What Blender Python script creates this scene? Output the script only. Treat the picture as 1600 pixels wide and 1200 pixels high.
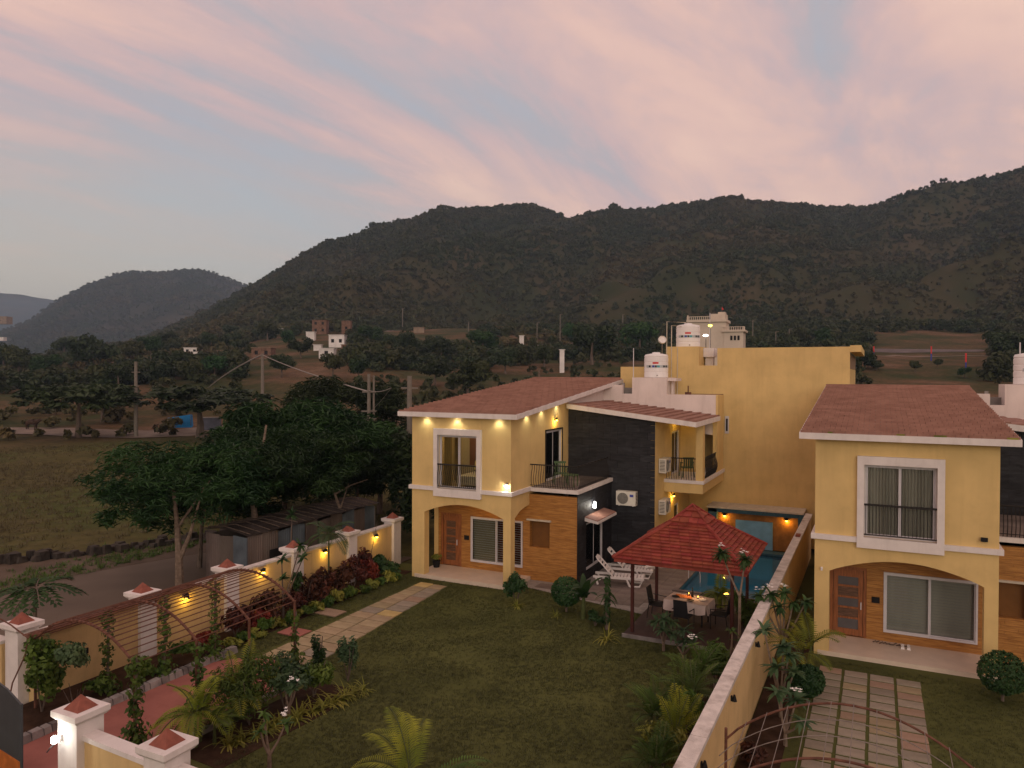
import bpy, math, random
import numpy as np
from mathutils import Vector, Matrix, noise, geometry
S = bpy.context.scene
for o in list(bpy.data.objects): bpy.data.objects.remove(o)
COL = S.collection
R = random.Random(7)
NR = np.random.RandomState(7)
rad = math.radians

# ---------------------------------------------------------------- camera
YAW, PIT, ROL, FPX, CH = rad(26.007), rad(0.749), rad(0.21), 1170.13, 8.0
FW = Vector((-math.sin(YAW)*math.cos(PIT), math.cos(YAW)*math.cos(PIT), -math.sin(PIT)))
RT = Vector((math.cos(YAW), math.sin(YAW), 0)); UP = RT.cross(FW)
RT, UP = RT*math.cos(ROL)+UP*math.sin(ROL), UP*math.cos(ROL)-RT*math.sin(ROL)
cam = bpy.data.cameras.new('camera'); camo = bpy.data.objects.new('camera', cam); COL.objects.link(camo)
cam.sensor_width = 36; cam.lens = 36*FPX/1600; cam.clip_start = .1; cam.clip_end = 20000
camo.matrix_world = Matrix(((RT.x, UP.x, -FW.x, 0), (RT.y, UP.y, -FW.y, 0), (RT.z, UP.z, -FW.z, CH), (0, 0, 0, 1)))
S.camera = camo

# ---------------------------------------------------------------- light and exposure
SUN_EL, SUN_AZ = rad(10), rad(180-24)         # afterglow behind the camera, clockwise from +Y
W_ = bpy.data.worlds.new('World'); S.world = W_; W_.use_nodes = True
nt = W_.node_tree; nt.nodes.clear(); N = nt.nodes.new; L = nt.links.new
sky = N('ShaderNodeTexSky'); sky.sky_type = 'NISHITA'; sky.sun_disc = False
sky.sun_elevation = SUN_EL; sky.sun_rotation = SUN_AZ; sky.altitude = 200; sky.dust_density = 2.5
bgs = N('ShaderNodeBackground'); bgs.inputs[1].default_value = .07; L(sky.outputs[0], bgs.inputs[0])
def wm(op, a, b=None, c=None):
    n = N('ShaderNodeMath'); n.operation = op
    for i, q in enumerate((a, b, c)):
        if q is None: continue
        if isinstance(q, (int, float)): n.inputs[i].default_value = q
        else: L(q, n.inputs[i])
    return n.outputs[0]
tc = N('ShaderNodeTexCoord'); sp = N('ShaderNodeSeparateXYZ'); L(tc.outputs['Generated'], sp.inputs[0])
X_, Y_, Z_ = sp.outputs
zz = wm('ADD', wm('MAXIMUM', Z_, 0.0), .16)
px, py = wm('DIVIDE', X_, zz), wm('DIVIDE', Y_, zz)
ca, sa = math.cos(rad(15)), math.sin(rad(15))
along = wm('ADD', wm('MULTIPLY', px, sa), wm('MULTIPLY', py, ca))
across = wm('SUBTRACT', wm('MULTIPLY', px, ca), wm('MULTIPLY', py, sa))
def cloud_noise(sx, sy, scale, det, rough, dist, off):
    cb = N('ShaderNodeCombineXYZ'); L(wm('MULTIPLY', across, sx), cb.inputs[0]); L(wm('MULTIPLY', along, sy), cb.inputs[1]); cb.inputs[2].default_value = off
    n = N('ShaderNodeTexNoise'); n.inputs['Scale'].default_value = scale; n.inputs['Detail'].default_value = det
    n.inputs['Roughness'].default_value = rough; n.inputs['Distortion'].default_value = dist; L(cb.outputs[0], n.inputs[0]); return n.outputs[0]
n1 = cloud_noise(.62, .2, 1.0, 5, .5, .5, 3.1)
n2 = cloud_noise(1.7, .6, 1.0, 9, .64, 1.3, 9.4)
n3_ = cloud_noise(4.5, 2.2, 1.0, 6, .6, .8, 2.2)
nn = wm('ADD', wm('ADD', wm('ADD', wm('MULTIPLY', n1, .62), wm('MULTIPLY', n2, .28)), wm('MULTIPLY', n3_, .10)), .022)
dl0 = N('ShaderNodeVectorMath'); dl0.operation = 'DOT_PRODUCT'; L(tc.outputs['Generated'], dl0.inputs[0]); dl0.inputs[1].default_value = (-math.sin(rad(58)), math.cos(rad(58)), 0)
lf0 = N('ShaderNodeMapRange'); L(dl0.outputs['Value'], lf0.inputs[0]); lf0.inputs[1].default_value = .74; lf0.inputs[2].default_value = .98; lf0.inputs[4].default_value = -.055
lo0 = N('ShaderNodeMapRange'); L(Z_, lo0.inputs[0]); lo0.inputs[1].default_value = .40; lo0.inputs[2].default_value = .26
nn = wm('ADD', nn, wm('MULTIPLY', lf0.outputs[0], lo0.outputs[0]))
rp = N('ShaderNodeValToRGB'); L(nn, rp.inputs[0]); e = rp.color_ramp.elements
e[0].position = .38; e[0].color = (.35, .385, .44, 1); e[1].position = .60; e[1].color = (.80, .53, .415, 1)
for p, c in ((.435, (.41, .37, .39)), (.475, (.54, .385, .375)), (.525, (.68, .445, .38))):
    q = e.new(p); q.color = c+(1,)
# towards the left-hand horizon the veil thins to a pale warm grey
dl = N('ShaderNodeVectorMath'); dl.operation = 'DOT_PRODUCT'; L(tc.outputs['Generated'], dl.inputs[0]); dl.inputs[1].default_value = (-math.sin(rad(62)), math.cos(rad(62)), 0)
lf = N('ShaderNodeMapRange'); L(dl.outputs['Value'], lf.inputs[0]); lf.inputs[1].default_value = .72; lf.inputs[2].default_value = 1.0
lo = N('ShaderNodeMapRange'); L(Z_, lo.inputs[0]); lo.inputs[1].default_value = .30; lo.inputs[2].default_value = .10
mixh = N('ShaderNodeMix'); mixh.data_type = 'RGBA'; L(wm('MULTIPLY', wm('MULTIPLY', lf.outputs[0], lo.outputs[0]), .95), mixh.inputs[0])
L(rp.outputs[0], mixh.inputs[6]); mixh.inputs[7].default_value = (.52, .46, .385, 1)
hz = N('ShaderNodeMapRange'); L(Z_, hz.inputs[0]); hz.inputs[1].default_value = .12; hz.inputs[2].default_value = -.02
mix2 = N('ShaderNodeMix'); mix2.data_type = 'RGBA'; L(wm('MULTIPLY', hz.outputs[0], .5), mix2.inputs[0]); L(mixh.outputs[2], mix2.inputs[6]); mix2.inputs[7].default_value = (.5, .41, .35, 1)
bgc = N('ShaderNodeBackground'); L(mix2.outputs[2], bgc.inputs[0]); bgc.inputs[1].default_value = 1.0
mx = N('ShaderNodeMixShader'); mx.inputs[0].default_value = .88; L(bgs.outputs[0], mx.inputs[1]); L(bgc.outputs[0], mx.inputs[2])
wo = N('ShaderNodeOutputWorld'); L(mx.outputs[0], wo.inputs[0])
sd = bpy.data.lights.new('sun', 'SUN'); sd.energy = .62; sd.angle = rad(35); sd.color = (1.0, .90, .76)
so = bpy.data.objects.new('sun', sd); COL.objects.link(so)
sdir = Vector((math.sin(SUN_AZ)*math.cos(SUN_EL), math.cos(SUN_AZ)*math.cos(SUN_EL), math.sin(SUN_EL)))
so.rotation_euler = sdir.to_track_quat('Z', 'Y').to_euler(); so.location = (0, -20, 30)
S.view_settings.view_transform = 'Standard'; S.view_settings.look = 'None'; S.view_settings.exposure = .44; S.view_settings.gamma = 1
S.view_settings.use_curve_mapping = False
S.cycles.use_denoising = True; S.cycles.max_bounces = 6; S.cycles.transparent_max_bounces = 12
S.cycles.sample_clamp_indirect = 4; S.cycles.caustics_reflective = False; S.cycles.caustics_refractive = False

# ---------------------------------------------------------------- helpers
def tag(o, label=None, cat=None, group=None, kind=None):
    if label: o['label'] = label
    if cat: o['category'] = cat
    if group: o['group'] = group
    if kind: o['kind'] = kind
    return o
def thing(name, label, cat, loc=(0, 0, 0), rz=0, group=None):
    o = bpy.data.objects.new(name, None); COL.objects.link(o); o.location = loc; o.rotation_euler = (0, 0, rz); o.empty_display_size = .3
    return tag(o, label, cat, group)
def link(name, me, parent=None, loc=None, rot=None, sc=None):
    o = bpy.data.objects.new(name, me); COL.objects.link(o); o.parent = parent
    if loc is not None: o.location = loc
    if rot is not None: o.rotation_euler = rot
    if sc is not None: o.scale = sc if hasattr(sc, '__len__') else (sc, sc, sc)
    return o
def copy_tree(o, parent=None):
    c = o.copy(); COL.objects.link(c); c.parent = parent
    for ch in list(o.children): copy_tree(ch, c)
    return c
class MB:
    def __init__(s): s.v = []; s.f = []; s.m = []
    def face(s, pts, mi=0):
        n = len(s.v); s.v += [tuple(p) for p in pts]; s.f.append(tuple(range(n, n+len(pts)))); s.m.append(mi); return s
    def hexa(s, p, mi=0):       # p: 4 bottom + 4 top, same order
        n = len(s.v); s.v += [tuple(q) for q in p]
        for f in ((3, 2, 1, 0), (4, 5, 6, 7), (0, 1, 5, 4), (1, 2, 6, 5), (2, 3, 7, 6), (3, 0, 4, 7)): s.f.append(tuple(n+i for i in f)); s.m.append(mi)
        return s
    def box(s, x0, y0, z0, x1, y1, z1, mi=0):
        return s.hexa([(x0, y0, z0), (x1, y0, z0), (x1, y1, z0), (x0, y1, z0), (x0, y0, z1), (x1, y0, z1), (x1, y1, z1), (x0, y1, z1)], mi)
    def tube(s, pts, r, n=6, mi=0, cap=True):
        pts = [Vector(p) for p in pts]; rs = r if hasattr(r, '__len__') else [r]*len(pts); base = len(s.v); k = len(pts)
        for i, p in enumerate(pts):
            d = (pts[min(i+1, k-1)]-pts[max(i-1, 0)]).normalized()
            a = d.cross(Vector((0, 0, 1)) if abs(d.z) < .9 else Vector((1, 0, 0))).normalized(); b = d.cross(a)
            for j in range(n):
                t = 2*math.pi*j/n; s.v.append(tuple(p+(a*math.cos(t)+b*math.sin(t))*rs[i]))
        for i in range(k-1):
            for j in range(n):
                a0 = base+i*n+j; a1 = base+i*n+(j+1) % n; s.f.append((a0, a1, a1+n, a0+n)); s.m.append(mi)
        if cap: s.f.append(tuple(base+j for j in range(n))); s.f.append(tuple(base+(k-1)*n+j for j in range(n))[::-1]); s.m += [mi, mi]
        return s
    def lathe(s, prof, n=20, c=(0, 0, 0), mi=0):
        base = len(s.v)
        for (r, z) in prof:
            for j in range(n):
                t = 2*math.pi*j/n; s.v.append((c[0]+r*math.cos(t), c[1]+r*math.sin(t), c[2]+z))
        for i in range(len(prof)-1):
            for j in range(n):
                a0 = base+i*n+j; a1 = base+i*n+(j+1) % n; s.f.append((a0, a1, a1+n, a0+n)); s.m.append(mi)
        s.f.append(tuple(base+j for j in range(n))[::-1]); s.f.append(tuple(base+(len(prof)-1)*n+j for j in range(n))); s.m += [mi, mi]
        return s
    def plate(s, outer, holes, axis, a0, a1, mi=0):
        loops = [list(outer)]+[list(h) for h in holes]; flat = [p for l in loops for p in l]
        tris = geometry.tessellate_polygon([[Vector((p[0], p[1], 0)) for p in l] for l in loops])
        def P(p, a): return {'y': (p[0], a, p[1]), 'x': (a, p[0], p[1]), 'z': (p[0], p[1], a)}[axis]
        n = len(s.v); m = len(flat); s.v += [P(p, a0) for p in flat]+[P(p, a1) for p in flat]
        for t in tris: s.f.append((n+t[0], n+t[1], n+t[2])); s.f.append((n+m+t[2], n+m+t[1], n+m+t[0])); s.m += [mi, mi]
        i = 0
        for l in loops:
            k = len(l)
            for j in range(k): a = n+i+j; b = n+i+(j+1) % k; s.f.append((a, b, b+m, a+m)); s.m.append(mi)
            i += k
        return s
    def mesh(s, name, mats, smooth=False):
        me = bpy.data.meshes.new(name); me.from_pydata(s.v, [], s.f)
        for q in (mats if isinstance(mats, (list, tuple)) else [mats]): me.materials.append(q)
        if any(s.m): me.polygons.foreach_set('material_index', s.m)
        if smooth: me.polygons.foreach_set('use_smooth', [True]*len(s.f))
        me.update(); return me
    def build(s, name, mats, parent=None, loc=None, rot=None, smooth=False, kind=None, label=None):
        o = link(name, s.mesh(name, mats, smooth), parent, loc, rot)
        if kind: o['kind'] = kind
        if label: o['label'] = label
        return o
def rect(x0, z0, x1, z1): return [(x0, z0), (x1, z0), (x1, z1), (x0, z1)]
def struct(o, label=None): o['kind'] = 'structure'; return o

# materials -------------------------------------------------------
def mat(name, col, rough=.75, var=.12, scale=4., col2=None, bump=0., bscale=60., metal=0., spec=.25, rnd=0., det=5, lo=.35, hi=.65, stretch=None, dirt=0., streak=.22):
    m = bpy.data.materials.new(name); m.use_nodes = True; t = m.node_tree; n = t.nodes; l = t.links
    b = n['Principled BSDF']; b.inputs['Roughness'].default_value = rough; b.inputs['Metallic'].default_value = metal
    b.inputs['Specular IOR Level'].default_value = spec
    c = n.new('ShaderNodeTexCoord'); src = c.outputs['Object']
    if stretch:
        mp = n.new('ShaderNodeMapping'); mp.inputs['Scale'].default_value = stretch; l.new(src, mp.inputs[0]); src = mp.outputs[0]
    no = n.new('ShaderNodeTexNoise'); no.inputs['Scale'].default_value = scale; no.inputs['Detail'].default_value = det; l.new(src, no.inputs[0])
    r = n.new('ShaderNodeValToRGB'); l.new(no.outputs[0], r.inputs[0]); e = r.color_ramp.elements; e[0].position = lo; e[1].position = hi
    if col2 is None: c0 = tuple(x*(1-var) for x in col); c1 = tuple(min(1, x*(1+var)) for x in col)
    else: c0, c1 = col, col2
    e[0].color = c0+(1,); e[1].color = c1+(1,); out = r.outputs[0]
    if dirt:
        n3 = n.new('ShaderNodeTexNoise'); n3.inputs['Scale'].default_value = 1.3; n3.inputs['Detail'].default_value = 8; n3.inputs['Roughness'].default_value = .7
        l.new(c.outputs['Object'], n3.inputs[0]); mr = n.new('ShaderNodeMapRange'); mr.inputs[1].default_value = .52; mr.inputs[2].default_value = .75; mr.inputs[4].default_value = dirt
        l.new(n3.outputs[0], mr.inputs[0]); mm = n.new('ShaderNodeMix'); mm.data_type = 'RGBA'; mm.blend_type = 'MULTIPLY'; l.new(mr.outputs[0], mm.inputs[0]); l.new(out, mm.inputs[6]); mm.inputs[7].default_value = (.35, .3, .26, 1); out = mm.outputs[2]
    if rnd:
        oi = n.new('ShaderNodeObjectInfo'); hs = n.new('ShaderNodeHueSaturation'); l.new(out, hs.inputs['Color'])
        mr = n.new('ShaderNodeMapRange'); l.new(oi.outputs['Random'], mr.inputs[0]); mr.inputs[3].default_value = 1-rnd; mr.inputs[4].default_value = 1+rnd; l.new(mr.outputs[0], hs.inputs['Value'])
        m2 = n.new('ShaderNodeMath'); m2.operation = 'MULTIPLY'; m2.inputs[1].default_value = 7.31; l.new(oi.outputs['Random'], m2.inputs[0])
        m3 = n.new('ShaderNodeMath'); m3.operation = 'FRACT'; l.new(m2.outputs[0], m3.inputs[0])
        mr2 = n.new('ShaderNodeMapRange'); l.new(m3.outputs[0], mr2.inputs[0]); mr2.inputs[3].default_value = .5-rnd*.06; mr2.inputs[4].default_value = .5+rnd*.06; l.new(mr2.outputs[0], hs.inputs['Hue']); out = hs.outputs[0]
    if dirt and streak:
        mp2 = n.new('ShaderNodeMapping'); mp2.inputs['Scale'].default_value = (2.2, 2.2, .22); l.new(c.outputs['Object'], mp2.inputs[0]); n4 = n.new('ShaderNodeTexNoise'); n4.inputs['Scale'].default_value = 2; n4.inputs['Detail'].default_value = 7; n4.inputs['Roughness'].default_value = .65; l.new(mp2.outputs[0], n4.inputs[0])
        mr4 = n.new('ShaderNodeMapRange'); mr4.inputs[1].default_value = .5; mr4.inputs[2].default_value = .72; mr4.inputs[4].default_value = streak; l.new(n4.outputs[0], mr4.inputs[0]); m4 = n.new('ShaderNodeMix'); m4.data_type = 'RGBA'; m4.blend_type = 'MULTIPLY'; l.new(mr4.outputs[0], m4.inputs[0]); l.new(out, m4.inputs[6]); m4.inputs[7].default_value = (.5, .45, .4, 1); out = m4.outputs[2]
    l.new(out, b.inputs['Base Color'])
    if bump:
        n2 = n.new('ShaderNodeTexNoise'); n2.inputs['Scale'].default_value = bscale; n2.inputs['Detail'].default_value = 4; l.new(src, n2.inputs[0])
        bp = n.new('ShaderNodeBump'); bp.inputs['Strength'].default_value = bump; bp.inputs['Distance'].default_value = .02; l.new(n2.outputs[0], bp.inputs['Height']); l.new(bp.outputs[0], b.inputs['Normal'])
    return m
def leafmat(name, c1, c2, rnd=.25, rough=.55, scale=1.6, tr=.25, spec=.25):
    m = mat(name, c1, rough, 0, scale, col2=c2, rnd=rnd, spec=spec, lo=.38, hi=.62)
    t = m.node_tree; n = t.nodes; l = t.links; b = n['Principled BSDF']; o = n['Material Output']
    ms = n.new('ShaderNodeMixShader'); ms.inputs[0].default_value = tr; tl = n.new('ShaderNodeBsdfTranslucent')
    l.new(b.inputs['Base Color'].links[0].from_socket, tl.inputs[0]); l.new(b.outputs[0], ms.inputs[1]); l.new(tl.outputs[0], ms.inputs[2]); l.new(ms.outputs[0], o.inputs[0]); return m
def emis(name, col, st):
    m = bpy.data.materials.new(name); m.use_nodes = True; n = m.node_tree.nodes; l = m.node_tree.links
    e = n.new('ShaderNodeEmission'); e.inputs[0].default_value = col+(1,); e.inputs[1].default_value = st; l.new(e.outputs[0], n['Material Output'].inputs[0]); return m
def glassmat(name, tint=(.6, .65, .65), refl=.5):
    m = bpy.data.materials.new(name); m.use_nodes = True; n = m.node_tree.nodes; l = m.node_tree.links; n.clear()
    o = n.new('ShaderNodeOutputMaterial'); t = n.new('ShaderNodeBsdfTransparent'); t.inputs[0].default_value = tint+(1,)
    g = n.new('ShaderNodeBsdfGlossy'); g.inputs['Roughness'].default_value = .04; f = n.new('ShaderNodeFresnel'); f.inputs[0].default_value = 1.5
    x = n.new('ShaderNodeMixShader'); l.new(f.outputs[0], x.inputs[0]); l.new(t.outputs[0], x.inputs[1]); l.new(g.outputs[0], x.inputs[2]); l.new(x.outputs[0], o.inputs[0]); return m
YEL = (.68, .50, .215)
M = dict(
 yellow=mat('yellow_plaster', YEL, .85, .07, 1.1, bump=.35, bscale=60, dirt=.16, streak=.16),
 yellow2=mat('wall_yellow_plaster', (.64, .46, .22), .85, .10, 1.3, bump=.3, bscale=80, dirt=.35, streak=.3),
 white=mat('white_plaster', (.72, .68, .66), .8, .05, 3, bump=.15, bscale=120, dirt=.14),
 whitew=mat('weathered_white_plaster', (.64, .60, .56), .85, .12, 5, bump=.5, bscale=40, dirt=.8, streak=.4),
 parapet=mat('parapet_white', (.74, .66, .62), .85, .05, 1.5, bump=.15, dirt=.10),
 tile=mat('roof_tile_clay', (.27, .145, .112), .85, 0, 1.6, col2=(.35, .20, .155), bump=.3, bscale=50, dirt=.3),
 gtile=mat('gazebo_tile', (.20, .043, .030), .7, 0, 3, col2=(.29, .068, .046), bump=.3, bscale=60, rnd=.15, spec=.12),
 cap=mat('pyramid_tile', (.25, .085, .06), .8, .15, 8, bump=.3),
 wood=mat('wood_cladding', (.27, .115, .028), .55, 0, 2.2, col2=(.50, .245, .065), stretch=(1.2, 1.2, 14), bump=.25, bscale=20, spec=.3, lo=.3, hi=.7),
 porchfloor=mat('porch_stone', (.66, .56, .45), .4, .06, 2, spec=.4),
 door=mat('door_teak', (.27, .095, .032), .5, .25, 3, stretch=(8, 8, .8), spec=.4),
 doorp=mat('door_panel', (.12, .065, .04), .45, .3, 5, stretch=(1, 1, 6), spec=.4),
 alu=mat('aluminium', (.60, .59, .62), .4, .04, 6, spec=.5),
 black=mat('black_slate', (.022, .023, .027), .6, .35, 2.5, rnd=.22, bump=.5, bscale=25, spec=.25, stretch=(1, 1, 5)),
 joint=mat('slate_joint', (.012, .012, .014), .9),
 iron=mat('dark_iron', (.018, .016, .015), .8, .1, 6, spec=.4),
 rust=mat('rusty_red_steel', (.13, .055, .035), .7, .3, 9, spec=.3),
 wire=mat('galvanised_wire', (.22, .19, .17), .6, .2, 9),
 curtain=mat('grey_curtain', (.62, .58, .54), .9, .12, 3, stretch=(1, 1, .1)),
 curty=mat('yellow_curtain', (.42, .27, .08), .9, .3, 9, stretch=(4, 4, .1)),
 brownwall=mat('brown_room_wall', (.12, .05, .03), .8, .2, 2),
 roomw=mat('pale_room_wall', (.34, .29, .19), .9, .05, 2),
 pillow=mat('pillow_fabric', (.55, .47, .15), .9, .25, 14), pillow2=mat('cream_fabric', (.55, .5, .40), .9, .1, 5),
 plastic=mat('white_plastic', (.76, .74, .72), .45, .04, 4, spec=.5),
 plasticg=mat('green_plastic', (.05, .10, .03), .4, .1, 4, spec=.5),
 acw=mat('ac_cream_metal', (.68, .66, .58), .45, .06, 3, spec=.4, dirt=.15),
 dark=mat('dark_void', (.012, .012, .013), .8), grill=mat('fan_grille', (.30, .29, .26), .5, .1, 30),
 blue=mat('blue_badge', (.05, .07, .35), .5), red=mat('red_mark', (.65, .05, .05), .5), teal=mat('teal_mark', (.08, .38, .42), .5),
 tank=mat('tank_white', (.80, .79, .78), .45, .03, 3, spec=.4), greym=mat('grey_cement', (.28, .26, .24), .9, .12, 5, bump=.3),
 lawn=mat('lawn_grass', (.074, .084, .028), .95, 0, .35, col2=(.098, .108, .036), bump=.4, bscale=45, spec=.05, det=9, lo=.38, hi=.62),
 soil=mat('garden_soil', (.05, .03, .02), .95, .3, 3, bump=.6, bscale=18, spec=.05),
 redpave=mat('red_paving', (.36, .14, .115), .85, .10, 1.2, bump=.3, bscale=80, dirt=.2),
 slate=mat('paving_slate', (.27, .215, .13), .8, 0, 2.2, col2=(.39, .32, .20), rnd=.16, bump=.5, bscale=14, dirt=.25),
 slategrey=mat('paving_slate_grey', (.22, .195, .15), .8, 0, 2.2, col2=(.32, .28, .22), rnd=.14, bump=.5, bscale=14, dirt=.25),
 slatepink=mat('paving_slate_pink', (.27, .19, .13), .8, 0, 2.2, col2=(.36, .26, .19), rnd=.12, bump=.5, bscale=14, dirt=.25),
 slategold=mat('paving_slate_gold', (.40, .30, .12), .8, 0, 2.2, col2=(.48, .37, .17), rnd=.15, bump=.5, bscale=14),
 patio=mat('patio_stone', (.15, .125, .11), .75, 0, 1.6, col2=(.24, .205, .18), rnd=.13, bump=.3, bscale=20),
 deck=mat('gazebo_floor', (.06, .037, .033), .6, .15, 2, bump=.2),
 kerb=mat('kerb_stone', (.17, .16, .155), .85, 0, 3, col2=(.30, .28, .27), rnd=.3, bump=.5, bscale=12),
 road=mat('street_dust', (.135, .105, .08), .9, .15, .35, bump=.4, bscale=30, det=9),
 pool=mat('pool_water_tile', (.05, .28, .36), .3, .15, 3), poolt=mat('pool_mosaic', (.07, .27, .40), .35, .25, 30),
 poolframe=mat('pool_frame_tile', (.04, .10, .14), .5, .2, 12), bluep=mat('blue_panel', (.20, .42, .60), .5, .12, 3),
 ochre=mat('ochre_stone', (.30, .14, .04), .75, .2, 5, bump=.3),
 gate=mat('gate_steel', (.05, .055, .062), .5, .1, 3, spec=.4), gateo=mat('gate_orange', (.42, .13, .03), .5, .2, 5),
 bark=mat('bark', (.13, .10, .08), .9, .3, 12, bump=.6, bscale=30, stretch=(1, 1, .3)),
 barkp=mat('pale_bark', (.19, .145, .11), .9, .25, 9, bump=.5, bscale=30), stem=mat('green_stem', (.07, .09, .03), .7, .2, 8),
 sheet=mat('corrugated_sheet', (.17, .14, .125), .6, .2, 1.6, metal=.3, stretch=(1, 1, .25), rnd=.25, dirt=.5), sheetb=mat('corrugated_sheet_blue', (.12, .15, .18), .6, .2, 1.6, metal=.3, rnd=.2, dirt=.4),
 tarp=mat('shed_tarp', (.055, .045, .04), .85, .35, 2, bump=.6, bscale=8),
 cement=mat('pole_concrete', (.19, .17, .145), .9, .12, 6, bump=.3), wirem=mat('cable', (.25, .23, .21), .7),
 bluetarp=mat('blue_tarpaulin', (.01, .20, .50), .6, .1, 2), greyt=mat('grey_tank', (.13, .14, .19), .6, .15, 1.5), cow=mat('white_hide', (.40, .34, .29), .8, .1, 3), cowb=mat('brown_hide', (.05, .03, .02), .8, .2, 3),
 hwhite=mat('village_white', (.66, .64, .62), .85, .1, .6, rnd=.1), hbeige=mat('village_beige', (.25, .19, .14), .9, .15, .6), hbrick=mat('village_brick', (.17, .10, .07), .9, .25, 1.5), cream=mat('temple_cream', (.58, .51, .42), .85, .06, .6),
 blueroof=mat('blue_roof', (.04, .09, .16), .6), croof=mat('pale_roof', (.40, .42, .38), .7), cloth=mat('table_cloth', (.60, .50, .46), .9, .06, 5), chairm=mat('black_mesh', (.015, .015, .017), .7),
 food=mat('orange_cloth', (.55, .20, .07), .8, .3, 20), flower=mat('white_petal', (.85, .84, .80), .6, .03, 5),
 lredo=leafmat('croton_red', (.11, .02, .013), (.24, .06, .03)), lmar=leafmat('croton_maroon', (.05, .019, .014), (.12, .038, .024)), ldark=leafmat('dark_green_leaf', (.020, .055, .016), (.046, .098, .028)),
 lmid=leafmat('mid_green_leaf', (.035, .06, .018), (.07, .11, .03)), lyel=leafmat('yellow_green_leaf', (.17, .19, .03), (.30, .30, .06)), lpalm=leafmat('palm_leaf', (.12, .165, .015), (.28, .30, .03)),
 lblue=leafmat('grey_green_leaf', (.045, .092, .040), (.095, .16, .068)), lvine=leafmat('vine_leaf', (.05, .10, .018), (.11, .18, .03)),
 tree1=leafmat('tree_leaf', (.012, .042, .014), (.036, .092, .024), scale=.7), tree2=leafmat('tree_leaf_dark', (.020, .036, .016), (.046, .072, .026), scale=.5), tree3=leafmat('tree_leaf_olive', (.028, .040, .014), (.065, .078, .026), scale=.5),
 scrub=leafmat('scrub_leaf', (.036, .046, .020), (.062, .064, .028), rnd=.3, scale=.2, tr=.1),
 bulbw=emis('lamp_white', (1, .93, .8), 30), bulby=emis('lamp_yellow', (1, .62, .06), 14), bulbs=emis('lamp_warm_small', (1, .5, .06), 7),
 glass=glassmat('window_glass', (.85, .87, .85)), 
)
def world_patches(m, amt=.6):
    t = m.node_tree; n = t.nodes; l = t.links; b = n['Principled BSDF']; srcs = b.inputs['Base Color'].links[0].from_socket
    g = n.new('ShaderNodeNewGeometry'); no = n.new('ShaderNodeTexNoise'); no.inputs['Scale'].default_value = .011; no.inputs['Detail'].default_value = 7; no.inputs['Roughness'].default_value = .6; l.new(g.outputs['Position'], no.inputs[0])
    r = n.new('ShaderNodeValToRGB'); l.new(no.outputs[0], r.inputs[0]); e = r.color_ramp.elements; e[0].position = .36; e[0].color = (.75, 1.0, .75, 1); e[1].position = .66; e[1].color = (2.1, 1.35, 1.15, 1)
    q_ = e.new(.5); q_.color = (1.15, 1.1, .95, 1); x = n.new('ShaderNodeMix'); x.data_type = 'RGBA'; x.blend_type = 'MULTIPLY'; x.inputs[0].default_value = amt; l.new(srcs, x.inputs[6]); l.new(r.outputs[0], x.inputs[7])
    for k in list(srcs.links):
        if k.to_node != x: to = k.to_socket; l.remove(k); l.new(x.outputs[2], to)
world_patches(M['scrub'], .8)
def lamp(kind, loc, power, col, parent=None, size=.03, rot=None, spot=None):
    d = bpy.data.lights.new('bulb_light', kind); d.energy = power; d.color = col
    if kind in ('POINT', 'SPOT'): d.shadow_soft_size = size
    if spot: d.spot_size = rad(spot); d.spot_blend = .7
    o = bpy.data.objects.new('bulb_light', d); COL.objects.link(o); o.parent = parent; o.location = loc
    if rot: o.rotation_euler = rot
    return o

# ---------------------------------------------------------------- terrain
def sm(t): t = max(0., min(1., t)); return t*t*(3-2*t)
KR = [0, 88, 104, 125, 160, 200, 250, 300, 360, 430, 700, 9000]
KZ = [0, 0, .3, 2.6, 7.0, 11.0, 15.5, 22, 29, 34, 34, 34]
def H(x, y):
    r = math.hypot(x, y); a = math.degrees(math.atan2(x, y))
    z = float(np.interp(r, KR, KZ))
    f = float(np.interp(a, [-75, -58, -50, -40, 0, 14, 40], [.35, .42, .7, 1, 1, .85, .8]))
    w = sm((r-95)/80)
    return -.22+z*f+w*(noise.noise((x*.018, y*.018, 2.))*1.8+noise.noise((x*.06, y*.06, 5.))*.6)
def ray(u, v): return FW+RT*((u-800)/FPX)-UP*((v-600)/FPX)
def at(u, v, dmin=20, dmax=900):
    d = ray(u, v); t = dmin; o = Vector((0, 0, CH))
    while t < dmax:
        p = o+d*t
        if p.z < H(p.x, p.y): return p
        t += .5 if t < 150 else 1.5
    return o+d*dmax
def azr(u, v, Rr):     # point at horizontal distance Rr in the direction of a pixel
    d = ray(u, v); k = Rr/math.hypot(d.x, d.y); return Vector((0, 0, CH))+d*k
def polar(azs, rs, zf):
    v = []; f = []; n = len(azs)
    for r in rs:
        for a in azs:
            x = r*math.sin(a); y = r*math.cos(a); v.append((x, y, zf(x, y, r, a)))
    for i in range(len(rs)-1):
        for j in range(n-1): q = i*n+j; f.append((q, q+1, q+1+n, q+n))
    return v, f
azs = [rad(-180+2*k) for k in range(58)]+[rad(-64+.4*k) for k in range(236)]+[rad(31+149*k/60) for k in range(61)]
rs = [0.01, 20, 40, 60, 80]+[88+3*k for k in range(40)]+[210*(1.03**k) for k in range(1, 45)]+[900, 1400, 2500, 5000, 9000]
gv, gf = polar(azs, rs, lambda x, y, r, a: H(x, y))
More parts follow.
